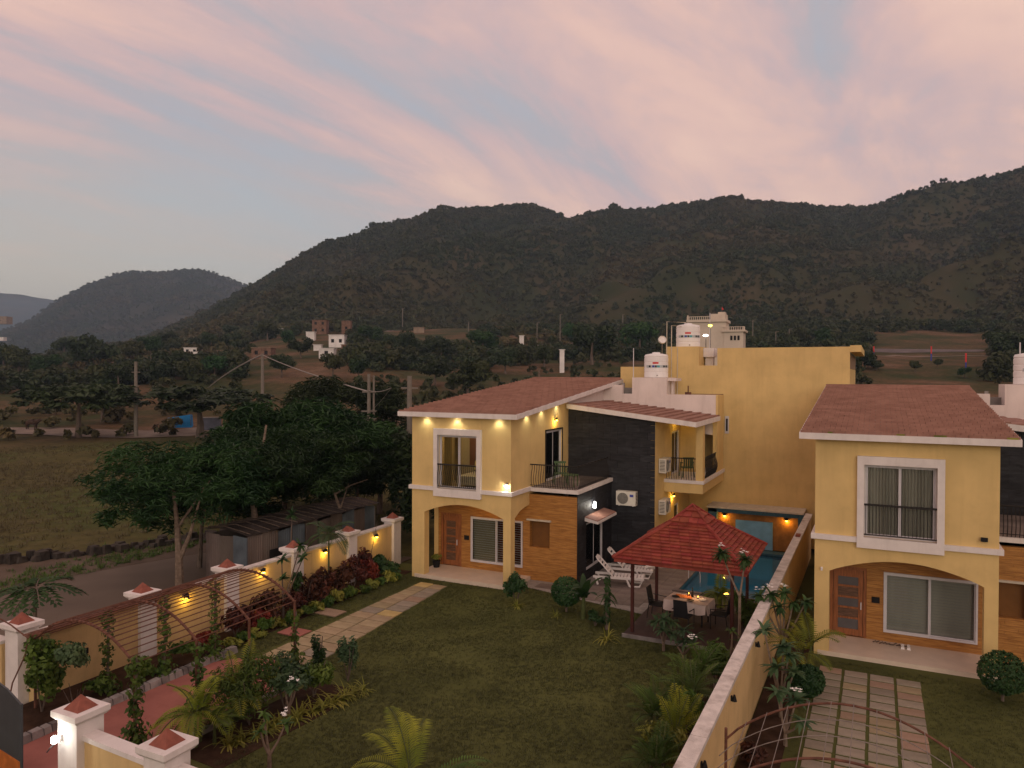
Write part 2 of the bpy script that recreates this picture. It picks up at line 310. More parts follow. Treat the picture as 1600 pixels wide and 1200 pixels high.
def terrain_mat():
    m = bpy.data.materials.new('dry_field'); m.use_nodes = True; n = m.node_tree.nodes; l = m.node_tree.links; b = n['Principled BSDF']; b.inputs['Roughness'].default_value = .95; b.inputs['Specular IOR Level'].default_value = .05
    g = n.new('ShaderNodeNewGeometry')
    def nz(s, d=8, rg=.6):
        q = n.new('ShaderNodeTexNoise'); q.inputs['Scale'].default_value = s; q.inputs['Detail'].default_value = d; q.inputs['Roughness'].default_value = rg; l.new(g.outputs['Position'], q.inputs[0]); return q.outputs[0]
    def rampn(x, cs):
        r = n.new('ShaderNodeValToRGB'); l.new(x, r.inputs[0]); e = r.color_ramp.elements
        e[0].position, e[0].color = cs[0][0], cs[0][1]+(1,); e[1].position, e[1].color = cs[-1][0], cs[-1][1]+(1,)
        for p, c in cs[1:-1]: q = e.new(p); q.color = c+(1,)
        return r.outputs[0]
    near = rampn(nz(.055), [(.35, (.066, .066, .024)), (.5, (.095, .086, .036)), (.62, (.070, .090, .028)), (.7, (.110, .102, .042))])
    red = rampn(nz(.05, 9, .65), [(.40, (.042, .054, .022)), (.50, (.080, .066, .033)), (.60, (.135, .085, .052)), (.70, (.17, .125, .085))])
    sp = n.new('ShaderNodeVectorMath'); sp.operation = 'LENGTH'; l.new(g.outputs['Position'], sp.inputs[0])
    mr = n.new('ShaderNodeMapRange'); l.new(sp.outputs['Value'], mr.inputs[0]); mr.inputs[1].default_value = 92; mr.inputs[2].default_value = 108
    mx = n.new('ShaderNodeMix'); mx.data_type = 'RGBA'; l.new(mr.outputs[0], mx.inputs[0]); l.new(near, mx.inputs[6]); l.new(red, mx.inputs[7])
    fin = n.new('ShaderNodeMix'); fin.data_type = 'RGBA'; fin.blend_type = 'MULTIPLY'; fin.inputs[0].default_value = .7; l.new(mx.outputs[2], fin.inputs[6]); l.new(rampn(nz(1.2, 6), [(.3, (.55, .55, .55)), (.7, (1.35, 1.3, 1.2))]), fin.inputs[7])
    l.new(fin.outputs[2], b.inputs['Base Color'])
    bp = n.new('ShaderNodeBump'); bp.inputs['Strength'].default_value = .6; bp.inputs['Distance'].default_value = .25; l.new(nz(2.2), bp.inputs['Height']); l.new(bp.outputs[0], b.inputs['Normal'])
    return m
MT = terrain_mat()
def raw(name, v, f, m, smooth=True, parent=None):
    me = bpy.data.meshes.new(name); me.from_pydata(v, [], f); me.materials.append(m)
    if smooth: me.polygons.foreach_set('use_smooth', [True]*len(f))
    me.update(); return link(name, me, parent)
struct(raw('ground', gv, gf, MT))

# hills: ridge outlines turned into heights at their own distances
RIDGE = [(-900, 470), (0, 560), (200, 540), (290, 505), (345, 475), (390, 452), (430, 428), (470, 404), (510, 385), (560, 367), (620, 352), (680, 338), (740, 330), (790, 324), (830, 324), (860, 333), (890, 345), (920, 337), (960, 332), (1000, 334), (1040, 327), (1090, 320), (1150, 318), (1200, 320), (1250, 324), (1300, 330), (1350, 328), (1395, 326), (1430, 308), (1480, 295), (1530, 283), (1600, 268), (1700, 256), (1900, 262), (2400, 330), (4000, 430)]
FAR = [(-900, 520), (0, 520), (50, 500), (72, 482), (95, 467), (110, 457), (150, 440), (180, 430), (210, 425), (245, 427), (265, 425), (300, 421), (330, 425), (360, 437), (385, 447), (420, 470), (470, 500), (560, 530)]
FAR2 = [(-900, 430), (-300, 440), (-60, 448), (0, 458), (40, 462), (75, 468), (110, 476), (160, 500), (260, 530)]
def ridge_fn(tab, Rr):
    A = []; Z = []
    for u, v in tab:
        d = ray(u, v); A.append(math.atan2(d.x, d.y)); Z.append(CH+Rr*d.z/math.hypot(d.x, d.y))
    return lambda a: float(np.interp(a, A, Z))
zr_main = ridge_fn(RIDGE, 860.)
R0, R1 = 370., 860.
def Hm(x, y, r=None, a=None):
    if r is None: r = math.hypot(x, y); a = math.atan2(x, y)
    zb = 30.*float(np.interp(math.degrees(a), [-62, -50, -42], [.35, .8, 1]))-5; zt = max(zr_main(a), zb)
    if r <= R1:
        t = max(0, (r-R0)/(R1-R0)); g = t**1.12
        z = zb+(zt-zb)*g
        w = min(1, t*5)*min(1, (1-t)*6)
        z += w*(zt-zb)*(.30*(.30-abs(noise.noise((x*.0068, y*.0068, .7))))+.16*(.25-abs(noise.noise((x*.017, y*.017, 4.))))+.04*noise.noise((x*.04, y*.04, 4.)))
        z += min(1, t*8)*noise.noise((x*.05, y*.05, 8.))*1.4*w
        return z
    return zt-(r-R1)*.35
azh = [rad(-66+.3*k) for k in range(380)]
rh = [R0-12+6.2*k for k in range(81)]+[870, 900, 960, 1100]
M['scrub'] = M['scrub']
hv, hf = polar(azh, rh, lambda x, y, r, a: Hm(x, y, r, a))
mh = mat('hill_scrub_ground', (.034, .040, .018), .95, 0, .02, col2=(.066, .054, .029), spec=.03, det=10, bump=.8, bscale=.35, lo=.42, hi=.66)
struct(raw('wooded_hill', hv, hf, mh))
FARZ = {}
def far_hill(name, tab, Rr, m, a0, a1, depth):
    z = ridge_fn(tab, Rr)
    az_ = [rad(a0+(a1-a0)*k/160) for k in range(161)]
    def zf(x, y, r, a):
        t = (r-(Rr-depth))/depth; zt = z(a)
        if t > 1: return zt-(r-Rr)*.4
        return 20+(zt-20)*t**.8+(1-t)*t*(zt-20)*.5*noise.noise((x*.004, y*.004, 3.))+noise.noise((x*.012, y*.012, 3.))*Rr*.0012
    FARZ[name] = (z, zf, Rr, depth)
    v, f = polar(az_, [Rr-depth+depth*k/40 for k in range(41)]+[Rr*1.02, Rr*1.08, Rr*1.2], zf)
    return struct(raw(name, v, f, m))
mfar = mat('far_hill_forest', (.022, .026, .018), .95, 0, .012, col2=(.055, .048, .032), spec=.02, det=9, lo=.4, hi=.66, bump=.9, bscale=.12)
far_hill('distant_hill', FAR, 2100., mfar, -72, -36, 700.)
far_hill('distant_ridge', FAR2, 4600., mfar, -85, -45, 1200.)

# instanced vegetation that nobody could count
def scatter(name, pts, scl, sources, kind_label=None):
    me = bpy.data.meshes.new(name); me.from_pydata([tuple(p) for p in pts], [], [])
    at_ = me.attributes.new('sc', 'FLOAT', 'POINT'); at_.data.foreach_set('value', [float(s) for s in scl])
    ar = me.attributes.new('rz', 'FLOAT_VECTOR', 'POINT'); rr = np.zeros((len(pts), 3)); rr[:, 2] = NR.rand(len(pts))*6.283; ar.data.foreach_set('vector', rr.ravel())
    ai = me.attributes.new('ix', 'INT', 'POINT'); ai.data.foreach_set('value', NR.randint(0, len(sources), len(pts)).astype(np.int32))
    c = bpy.data.collections.new(name+'_source')
    for s in sources: c.objects.link(s)
    g = bpy.data.node_groups.new(name, 'GeometryNodeTree'); g.interface.new_socket('Geometry', in_out='INPUT', socket_type='NodeSocketGeometry'); g.interface.new_socket('Geometry', in_out='OUTPUT', socket_type='NodeSocketGeometry')
    n = g.nodes; l = g.links; gi = n.new('NodeGroupInput'); go = n.new('NodeGroupOutput'); ip = n.new('GeometryNodeInstanceOnPoints'); ci = n.new('GeometryNodeCollectionInfo')
    ci.inputs[0].default_value = c; ci.inputs['Separate Children'].default_value = True; ci.inputs['Reset Children'].default_value = True
    def attr(nm, ty): q = n.new('GeometryNodeInputNamedAttribute'); q.data_type = ty; q.inputs[0].default_value = nm; return q.outputs[0]
    l.new(gi.outputs[0], ip.inputs['Points']); l.new(ci.outputs[0], ip.inputs['Instance']); ip.inputs['Pick Instance'].default_value = True
    l.new(attr('ix', 'INT'), ip.inputs['Instance Index']); l.new(attr('rz', 'FLOAT_VECTOR'), ip.inputs['Rotation']); l.new(attr('sc', 'FLOAT'), ip.inputs['Scale']); l.new(ip.outputs[0], go.inputs[0])
    o = link(name, me); md = o.modifiers.new('scatter', 'NODES'); md.node_group = g; o['kind'] = 'stuff'
    return o
def leafcloud(name, n, blobs, size, aspect, mat_, seed=1, flat=.0, shell=.55, jit=.35, fold=True):
    """n folded leaf blades spread through overlapping ellipsoids"""
    rs_ = np.random.RandomState(seed); vol = np.array([b[3]*b[4]*b[5] for b in blobs])**.7; pick = rs_.choice(len(blobs), n, p=vol/vol.sum()); B = np.array(blobs)[pick]
    d = rs_.normal(size=(n, 3)); d /= np.linalg.norm(d, axis=1)[:, None]; rr = (shell+(1-shell)*rs_.rand(n))[:, None]
    c = B[:, :3]+d*rr*B[:, 3:]
    nrm = d*(1-flat)+rs_.normal(size=(n, 3))*.55; nrm[:, 2] += .35+flat*2; nrm /= np.linalg.norm(nrm, axis=1)[:, None]
    t = rs_.normal(size=(n, 3)); t -= nrm*(t*nrm).sum(1)[:, None]; t /= np.linalg.norm(t, axis=1)[:, None]; b = np.cross(nrm, t)
    L_ = (size*(1+jit*(rs_.rand(n)*2-1)))[:, None]; w = L_*aspect
    p0 = c-t*L_*.5; p1 = c+b*w*.5+nrm*L_*.06; p2 = c+t*L_*.5-np.array([0, 0, 1])*L_*.12; p3 = c-b*w*.5+nrm*L_*.06
    V = np.stack([p0, p1, p2, p3], 1).reshape(-1, 3); i = np.arange(n)*4
    F = np.concatenate([np.stack([i, i+1, i+2], 1), np.stack([i, i+2, i+3], 1)])
    me = bpy.data.meshes.new(name); me.vertices.add(len(V)); me.vertices.foreach_set('co', V.ravel()); me.loops.add(F.size); me.loops.foreach_set('vertex_index', F.ravel().astype(np.int32))
    me.polygons.add(len(F)); me.polygons.foreach_set('loop_start', (np.arange(len(F))*3).astype(np.int32)); me.materials.append(mat_); me.update(); me.validate(); return me
def lumps(seed, n, rx, ry, rz, z0, k=.5):
    q = random.Random(seed); out = []
    for i in range(n):
        a = q.random()*6.28; d = math.sqrt(q.random())*.75; h = q.uniform(-.55, .75)
        s = k*q.uniform(.7, 1.25); out.append((rx*d*math.cos(a), ry*d*math.sin(a), z0+rz*h*(1-.5*d), rx*s, ry*s, rz*s*.9))
    return out
src = [bpy.data.objects.new('shrub_source', leafcloud('shrub', 70, lumps(s, 4, .5, .5, .42, .42, .6), .42, .6, M['scrub'], s, shell=.4)) for s in range(5)]
q = random.Random(31); pts = []; scl = []
z_, zf_, Rf, df = FARZ['distant_hill']
for k in range(9000):
    a = rad(q.uniform(-66, -39)); r = Rf-df*q.random()**1.3+2; x, y = r*math.sin(a), r*math.cos(a)
    if noise.noise((x*.006, y*.006, 1.)) < q.uniform(-.7, .3): continue
    pts.append((x, y, zf_(x, y, r, a)-1)); scl.append(q.uniform(4, 10))
tag(scatter('distant_scrub', pts, scl, [o.copy() for o in src]), 'dark trees covering the distant hills at left', 'scrub', kind='stuff')
pts = []; scl = []
q = random.Random(3)
while len(pts) < 85000:
    a = rad(q.uniform(-62, 24)); r = math.sqrt(q.uniform(R0**2, (R1+8)**2)); x, y = r*math.sin(a), r*math.cos(a)
    dens = noise.noise((x*.012, y*.012, 1.5))+.6*noise.noise((x*.04, y*.04, 6.))
    if dens < q.uniform(-.95, .28): continue
    if zr_main(a) < 27: continue
    pts.append((x, y, Hm(x, y, r, a)-.25)); scl.append(min(5., 1.2+q.expovariate(1.0))*(.75+.4*(r/R1)))
for k in range(900):
    a = rad(q.uniform(-58, 24)); r = R1+q.uniform(-14, 2)
    if zr_main(a) < 32: continue
    x, y = r*math.sin(a), r*math.cos(a); pts.append((x, y, Hm(x, y, r, a)-.5)); scl.append(q.choice((2.5, 3, 4, 4, 5, 6, 7.5)))
tag(scatter('hillside_scrub', pts, scl, src), 'dark scrub and small trees covering the wooded hill', 'scrub', kind='stuff')
def clear(x, y, r):      # open ground round the village and on the right-hand field
    a = math.degrees(math.atan2(x, y)); return (-45.8 < a < -38.3 and 60 < r < 330) or (-36 < a < -28.5 and r > 270) or (-.5 < a < 6.5 and 130 < r < 330)
pts = []; scl = []
while len(pts) < 2600:
    a = rad(q.uniform(-66, 24)); r = q.uniform(104, 400)**1.0; x, y = r*math.sin(a), r*math.cos(a)
    d = noise.noise((x*.03, y*.03, 11.))
    if d < q.uniform(-.35, .45)-.25*(r > 210) or clear(x, y, r): continue
    pts.append((x, y, H(x, y)-.1)); scl.append(q.uniform(1.0, 2.6)+(1.6 if r > 210 else 0))
tag(scatter('valley_scrub', pts, scl, [o.copy() for o in src]), 'low scrub bushes dotted over the rising waste ground below the hill', 'scrub', kind='stuff')

# haze
hb = MB().box(-5600, -400, -4, 1900, 6000, 352).build('haze', bpy.data.materials.new('haze_air')); hm = hb.data.materials[0]; hm.use_nodes = True; hn = hm.node_tree.nodes; hn.clear()
vo = hn.new('ShaderNodeOutputMaterial'); pv = hn.new('ShaderNodeVolumePrincipled'); pv.inputs['Color'].default_value = (.52, .74, 1, 1); pv.inputs['Density'].default_value = .00019; pv.inputs['Anisotropy'].default_value = 0
hm.node_tree.links.new(pv.outputs[0], vo.inputs['Volume']); tag(hb, 'thin blue evening haze over the valley and hills', 'haze', kind='stuff')

# ---------------------------------------------------------------- houses
def s_rail(mb, x0, x1, y, z0, z1, n, axis='x', out=-1):
    """row of belly-shaped balusters between two levels"""
    for i in range(n):
        t = x0+(x1-x0)*(i+.5)/n; pts = []
        for k in range(7):
            h = k/6; z = z0+(z1-z0)*h; b = out*.10*math.sin(math.pi*min(1, h*1.25))*(1 if h < .8 else .3)
            pts.append((t, y+b, z) if axis == 'x' else (y-b, t, z))
        mb.tube(pts, .012, 4, cap=False)
def sliding_window(parent, x0, x1, z0, z1, y, panes=2, axis='y', grille=0, frame=.055):
    """aluminium window: window_frame, panes, optional grille bars; axis x puts it in a side wall"""
    def T(x, yy, z): return (x, yy, z) if axis == 'y' else (-yy, x, z)
    def B(mb, a0, b0, c0, a1, b1, c1):
        p = [T(a0, b0, c0), T(a1, b0, c0), T(a1, b1, c0), T(a0, b1, c0), T(a0, b0, c1), T(a1, b0, c1), T(a1, b1, c1), T(a0, b1, c1)]; mb.hexa(p)
    f = frame; mb = MB()
    B(mb, x0, y, z0, x1, y+.08, z0+f); B(mb, x0, y, z1-f, x1, y+.08, z1); B(mb, x0, y, z0+f, x0+f, y+.08, z1-f); B(mb, x1-f, y, z0+f, x1, y+.08, z1-f)
    fr = mb.build('window_frame', M['alu'], parent)
    w = (x1-x0-2*f)/panes
    for i in range(panes):
        a = x0+f+i*w; yy = y+.015+.03*(i % 2); mb = MB(); g = .035; e = .002
        B(mb, a+e, yy, z0+f+e, a+w-e, yy+.025, z0+f+g); B(mb, a+e, yy, z1-f-g, a+w-e, yy+.025, z1-f-e); B(mb, a+e, yy, z0+f+g, a+g, yy+.025, z1-f-g); B(mb, a+w-g, yy, z0+f+g, a+w-e, yy+.025, z1-f-g)
        mb.build('sash', M['alu'], fr)
        mb = MB(); B(mb, a+g, yy+.010, z0+f+g, a+w-g, yy+.014, z1-f-g); mb.build('pane', M['glass'], fr)
    if grille:
        mb = MB(); n = int((z1-z0)/grille)
        for i in range(1, n): z = z0+(z1-z0)*i/n; B(mb, x0+f, y+.12, z-.008, x1-f, y+.135, z+.008)
        mb.build('grille_bars', M['alu'], fr)
    return fr
def curtain(parent, x0, x1, z0, z1, y, m, amp=.03, folds=16, axis='y'):
    mb = MB(); n = folds*4; pr = None
    for i in range(n+1):
        x = x0+(x1-x0)*i/n; yy = y+amp*math.sin(i*math.pi/2)+amp*.3*math.sin(i*1.3); c = [(x, yy, z0), (x, yy, z1)] if axis == 'y' else [(-yy, x, z0), (-yy, x, z1)]
        if pr: mb.face([pr[0], c[0], c[1], pr[1]])
        pr = c
    return mb.build('curtain', m, parent, smooth=True)
def roof_tiles(parent, x0, x1, y0, y1, zf, px=.30, py=.36, along='y', seed=1):
    """overlapping clay tiles on a slope; zf(x, y) is the deck height; courses step along the given axis"""
    q = random.Random(seed); mb = MB(); la, lb = ((y0, y1), (x0, x1)) if along == 'y' else ((x0, x1), (y0, y1))
    na = max(1, round((la[1]-la[0])/py)); da = (la[1]-la[0])/na
    for i in range(na):
        off = (i % 2)*px*.5; b = lb[0]-off
        while b < lb[1]-.02:
            b0, b1 = max(b, lb[0]), min(b+px, lb[1]); b += px
            if b1-b0 < .03: continue
            a0 = la[0]+i*da; a1 = a0+da+.03 if i < na-1 else la[1]; h = .072+q.uniform(-.008, .010); g = .004
            if along == 'y': c = [(b0+g, a0, 0), (b1-g, a0, 0), (b1-g, a1, 0), (b0+g, a1, 0)]
            else: c = [(a0, b0+g, 0), (a1, b0+g, 0), (a1, b1-g, 0), (a0, b1-g, 0)]
            def Z(p, e): return (p[0], p[1], zf(p[0], p[1])+e)
            if along == 'y': lo_ = [(0, 1), (2, 3)]; t = [h, h, .006, .006]
            elif la is not None: t = [.006, h, h, .006]
            n = len(mb.v); mb.v += [Z(c[k], .001) for k in range(4)]+[Z(c[k], t[k]) for k in range(4)]
            for f in ((4, 5, 6, 7), (0, 1, 5, 4), (1, 2, 6, 5), (3, 0, 4, 7)): mb.f.append(tuple(n+k for k in f)); mb.m.append(0)
    return mb.build('roof_tile', M['tile'], parent, kind='stuff')
def sconce(name, loc, rz, label, power, col, m, cat='wall lamp', group=None, r=.06, h=.12, dark=True, down=True, dist=.13, size=.03):
    t = thing(name, label, cat, loc, rz, group)
    MB().box(-.04, -.03, -.05, .04, 0, .05).build('back_plate', M['iron'], t)
    MB().lathe([(r*.5, h), (r*.8, h*.8), (r, 0), (r*.9, 0)], 12, (0, -dist*.75, -.02)).build('lamp_shade', M['iron'] if dark else M['plastic'], t)
    MB().lathe([(.01, -.05), (r*.6, -.03), (r*.7, 0), (r*.4, .01)], 10, (0, -dist*.75, -.025)).build('bulb', m, t)
    lamp('POINT', (0, -dist, -.09), power, col, t, size)
    return t
def green_chair(loc, rz, label, m, group=None, parent=None):
    t = thing('balcony_chair', label, 'chair', loc, rz, group)
    MB().box(-.24, -.22, .40, .24, .22, .44).build('seat', m, t)
    mb = MB()
    for i in range(5): mb.box(-.2+.09*i, .20, .44, -.15+.09*i, .24, .80)
    mb.box(-.24, .20, .80, .24, .245, .88); mb.build('backrest', m, t)
    for sx in (-1, 1):
        MB().tube([(sx*.24, -.2, .62), (sx*.25, .2, .64)], .025, 5).build('armrest', m, t)
        for sy in (-1, 1): MB().tube([(sx*.27, sy*.25, 0), (sx*.22, sy*.2, .44 if sy > 0 else .62)], .022, 5).build('leg', m, t)
    return t
def split_ac(loc, rz, label):
    t = thing('air_conditioner', label, 'air conditioner', loc, rz, 'outdoor air conditioner units on the villa walls')
    MB().box(-.42, -.32, .03, .42, -.02, .62).build('casing', M['acw'], t)
    mb = MB()
    for k in range(1, 6): 
        r = .045*k
        for i in range(24):
            a0, a1 = 2*math.pi*i/24, 2*math.pi*(i+1)/24
            mb.tube([(-.13+r*math.cos(a0), -.335, .325+r*math.sin(a0)), (-.13+r*math.cos(a1), -.335, .325+r*math.sin(a1))], .006, 3, cap=False)
    for i in range(8): a = math.pi*i/4; mb.tube([(-.13, -.337, .325), (-.13+.23*math.cos(a), -.337, .325+.23*math.sin(a))], .005, 3, cap=False)
    mb.build('fan_grille', M['grill'], t)
    b = MB(); b.lathe([(.235, 0), (.235, .006)], 28); o = b.build('fan_recess', mat_darkgrey, t, (-.13, -.322, .325), (math.pi/2, 0, 0))
    MB().box(.17, -.326, .40, .33, -.321, .50).build('badge', M['blue'], t)
    mb = MB()
    for i in range(8): mb.box(-.422, -.28, .10+.06*i, -.418, -.06, .125+.06*i)
    for i in range(8): mb.box(.418, -.28, .10+.06*i, .422, -.06, .125+.06*i)
    mb.build('side_slats', M['dark'], t)
    for sx in (-.3, .3): MB().box(sx-.02, -.30, 0, sx+.02, 0, .03).build('bracket', M['alu'], t)
    return t
mat_darkgrey = mat('fan_dark', (.16, .155, .14), .6)

def villa(name, label, ox, oy, oz, W, pl, lit, cut=False):
    k = W/4.33; t = thing(name, label, 'house', (ox, oy, oz)); BX = W+1.98; BK = W+3.87  # right ends of the balcony block and of the rear wing
    D = 12.4 if not cut else 11.9; PY = 1.65
    zr = lambda y: 6.53+.098*(y+.4)          # deck of the main roof
    fx0, fx1 = 1.06*k, 3.12*k
    wx0, wx1 = 1.23*k, 2.95*k
    # --- walls
    zt = zr(.1)-.18
    MB().plate(rect(0, 3.35, W, zt), [rect(wx0, 3.59, wx1, 5.66)], 'y', 0, .2).build('front_wall', M['yellow'], t)
    xr = W-.31*k; zs, zc_ = 2.6 if not cut else 2.5, 3.0
    if cut: zc_ = 2.95
    arch = [(pl, -.2), (pl, zs)]
    for i in range(1, 20):
        s = i/20; arch.append((pl+(xr-pl)*s, zs+(zc_-zs)*math.sin(math.pi*s)**.85))
    arch += [(xr, zs), (xr, -.2)]
    MB().plate([(0, -.2)]+arch+[(W, -.2), (W, 3.35), (0, 3.35)], [], 'y', 0, .35).build('arch_wall', M['yellow'], t)
    dy0, dy1 = 3.22, 4.95
    sl = [(0.2, 3.35), (PY+4.05, 3.35), (PY+4.05, zr(PY+4.05)-.18), (.2, zr(.2)-.18)]
    MB().plate(sl, [rect(dy0, 3.62, dy1, 5.68)], 'x', W-.2, W).build('side_wall', M['yellow'], t)
    MB().plate([(PY+4.05, 0), (D, 0), (D, zr(D)-.18), (PY+4.05, zr(PY+4.05)-.18)], [], 'x', W-.2, W).build('rear_side_wall', M['parapet'], t)
    MB().plate([(.352, 2.62), (.8, 2.82), (1.25, 2.9), (PY-.002, 2.93), (PY-.002, 3.35), (.352, 3.35)], [], 'x', W-.25, W).build('side_beam', M['yellow'], t)
    MB().plate([(0.35, 2.75), (PY, 2.75), (PY, 0), (D, 0), (D, zr(D)-.18), (.2, zr(.2)-.18), (.2, 3.35), (.35, 3.35)], [], 'x', 0, .2).build('left_wall', M['yellow'], t)
    MB().box(.2, D-.2, 0, W-.2, D, zr(D)-.2).build('rear_wall', M['yellow'], t)
    MB().box(.2, .35, 3.2, W-.25, PY, 3.34).build('porch_ceiling', M['wood'], t)
    MB().box(.2, .2, 3.36, W-.2, D-.2, 3.45).build('upper_floor', M['roomw'], t)
    # --- wood clad ground floor wall with door and window openings
    dx0, dx1 = .32*k, 1.30*k; gx0, gx1 = 1.74*k, 4.05*k; z0w, z1w = .43, 2.25
    holes = [(dx0, .15, dx1, 2.30), (gx0, z0w, gx1, z1w), (W+.02, 1.30, W+.86, 2.30)]
    MB().plate(rect(0.2, 0, BX, 3.34), [rect(*h) for h in holes], 'y', PY+.02, PY+.2).build('ground_floor_wall', M['wood'], t)
    MB().plate(rect(W, 1.25, W+.9, 2.35), [], 'y', PY+.21, PY+.24).build('meter_box_door', mat_box, t)
    MB().box(W-.08, PY-.10, 2.33, W+.93, PY+.01, 2.39).build('meter_box_ledge', M['pillow2'], t)
    mb = MB(); q = random.Random(5); zrow = .0; rh = .115
    while zrow < 3.33:
        zb = min(zrow+rh-.004, 3.335); spans = [(0.2, BX)]
        for h in holes:
            if zrow+rh > h[1]+.01 and zrow < h[3]-.01:
                ns = []
                for a, b in spans:
                    if h[0] > a: ns.append((a, min(b, h[0])))
                    if h[2] < b: ns.append((max(a, h[2]), b))
                spans = ns
        for a, b in spans:
            x = a
            while x < b-.01:
                e = min(b, x+q.uniform(.35, 1.1))
                if b-e < .15: e = b
                mb.box(x+.002, PY-q.uniform(0, .010), zrow, e-.002, PY+.019, zb); x = e
        zrow += rh
    mb.build('wood_cladding', M['wood'], t, kind='stuff')
    # door
    d = MB().plate(rect(dx0, .15, dx1, 2.30), [rect(dx0+.09, .15, dx1-.16*(lit)-.09*(not lit), 2.20)], 'y', PY+.03, PY+.16).build('door', M['door'], t)
    if lit: MB().box(dx1-.17, PY+.09, .15, dx1-.10, PY+.15, 2.20).build('door_reveal', mat_doorred, d)
    a, b = dx0+.10, (dx1-.18 if lit else dx1-.10)
    zs_ = [.33, .70, 1.02, 1.34, 1.68, 2.0]
    leaf = MB().plate(rect(a, .16, b, 2.19), [rect(a+.13, zs_[i]+.03, b-.13, zs_[i+1]-.03) for i in range(5)], 'y', PY+.06, PY+.10).build('door_leaf', M['door'], d)
    for i in range(5): MB().box(a+.13, PY+.08, zs_[i]+.03, b-.13, PY+.095, zs_[i+1]-.03).build('door_panel', M['doorp'] if (lit or i in (1, 3)) else mat_pglass, d)
    MB().box(b-.07, PY+.02, 1.0, b-.04, PY+.06, 1.22).build('handle', M['alu'], d)
    MB().box(dx1+.14, PY-.035, 1.28, dx1+.36, PY-.012, 1.46).build('house_number_plate', M['dark'], t)
    # ground floor window
    sliding_window(t, gx0, gx1, z0w, z1w, PY-.035, grille=.085 if not lit else .09)
    MB().box(gx0+.03, PY+.16, z0w+.03, gx1-.03, PY+.165, z1w-.03).build('window_blind', M['curtain'] if not lit else M['roomw'], t)
    if lit: curtain(t, gx0+(gx1-gx0)*.5, gx1-.05, z0w+.03, z1w-.03, PY+.155, mat_redcurtain, .004, 10)
    # porch step and floor
    MB().box(.02+pl*.2, -.03, 0, W+.06, PY-.015, .15).build('porch_floor', M['porchfloor'], t)
    MB().box(.0+pl*.2, -.012, -.2, W+.05, PY-.02, -.001).build('porch_plinth', M['greym'], t)
    # band, window surround
    if lit: zb0, zb1 = 3.49, 3.64
    else: zb0, zb1 = 3.42, 3.57
    MB().box(-.1, -.1, zb0, fx0, 0, zb1).box(fx1, -.1, zb0, W+.1, 0, zb1).box(W, .001, zb0, W+.1, PY-.001, zb1).box(-.1, .001, zb0, 0, D-1, zb1).build('string_course', M['white'], t)
    MB().plate(rect(fx0, 3.29, fx1, 5.9), [rect(wx0, 3.59, wx1, 5.66)], 'y', -.15, -.001).build('window_surround', M['white'], t)
    sliding_window(t, wx0, wx1, 3.59, 5.66, .05)
    mb = MB(); mb.box(wx0, -.12, 4.50, wx1, -.07, 4.55); mb.box(wx0, -.11, 3.66, wx1, -.08, 3.69); mb.build('window_rail', M['iron'], t)
    mb = MB()
    if lit: s_rail(mb, wx0, wx1, -.095, 3.67, 4.51, 20)
    else:
        for i in range(20): x = wx0+(wx1-wx0)*(i+.5)/20; mb.tube([(x, -.09, 3.67), (x, -.09, 4.50)], .007, 4, cap=False)
    mb.build('window_balusters', M['iron'], t)
    if lit:
        MB().box(wx0-.6, 2.6, 3.46, wx1+.7, 2.65, 6.1).build('room_wall', M['roomw'], t)
        MB().box(wx0-.05, 2.52, 4.2, wx0+.75, 2.58, 5.6).build('room_panel', M['brownwall'], t)
        MB().box(wx0+.95, 2.50, 3.46, wx0+1.28, 2.58, 5.7).build('wardrobe_door', M['doorp'], t)
        curtain(t, wx0+.08, wx0+.42, 3.62, 5.64, .28, M['curty'], .04, 5)
        bed = thing('bed', 'bed with pale cover seen through the lit upstairs window', 'bed', (ox+wx0+.2, oy+1.0, oz+3.45))
        MB().box(0, 0, .15, 1.5, 1.5, .5).build('mattress', M['pillow2'], bed); MB().box(0, 1.48, 0, 1.5, 1.54, .9).build('headboard', M['doorp'], bed)
        for i, x in enumerate((.18, .62)):
            p = MB(); p.hexa([(x-.02, 1.1, .62), (x+.42, 1.1, .62), (x+.36, 1.3, .62), (x+.02, 1.3, .62), (x, 1.2, 1.02), (x+.42, 1.2, 1.02), (x+.38, 1.36, 1.0), (x+.04, 1.36, 1.0)])
            o = p.build('bed_pillow', M['pillow'] if i == 0 else M['pillow2'], None, (ox+wx0+.2, oy+1.0, oz+3.45)); tag(o, ('yellow patterned' if i == 0 else 'cream')+' cushion propped on the bed behind the upstairs window', 'pillow')
            md = o.modifiers.new('b', 'BEVEL'); md.width = .05; md.segments = 2
        lamp('POINT', (1.9, 1.5, 5.8), 34, (1, .72, .4), t, .15)
    else: curtain(t, wx0+.02, wx1-.02, 3.62, 5.64, .2, M['curtain'], .035, 22)
    # --- main roof
    xo0, xo1, yo0, yo1 = -.42, W+.43, -.40, D+.25
    def slab(x0, x1, y0, y1, zf, th):
        return MB().hexa([(x0, y0, zf(x0, y0)-th), (x1, y0, zf(x1, y0)-th), (x1, y1, zf(x1, y1)-th), (x0, y1, zf(x0, y1)-th), (x0, y0, zf(x0, y0)), (x1, y0, zf(x1, y0)), (x1, y1, zf(x1, y1)), (x0, y1, zf(x0, y1))])
    zf = lambda x, y: zr(y)
    r = slab(xo0, xo1, yo0, yo1, zf, .18).build('roof', M['white'], t)
    roof_tiles(r, xo0+.03, xo1-.03, yo0+.03, yo1-.03, zf, seed=int(abs(ox)*10))
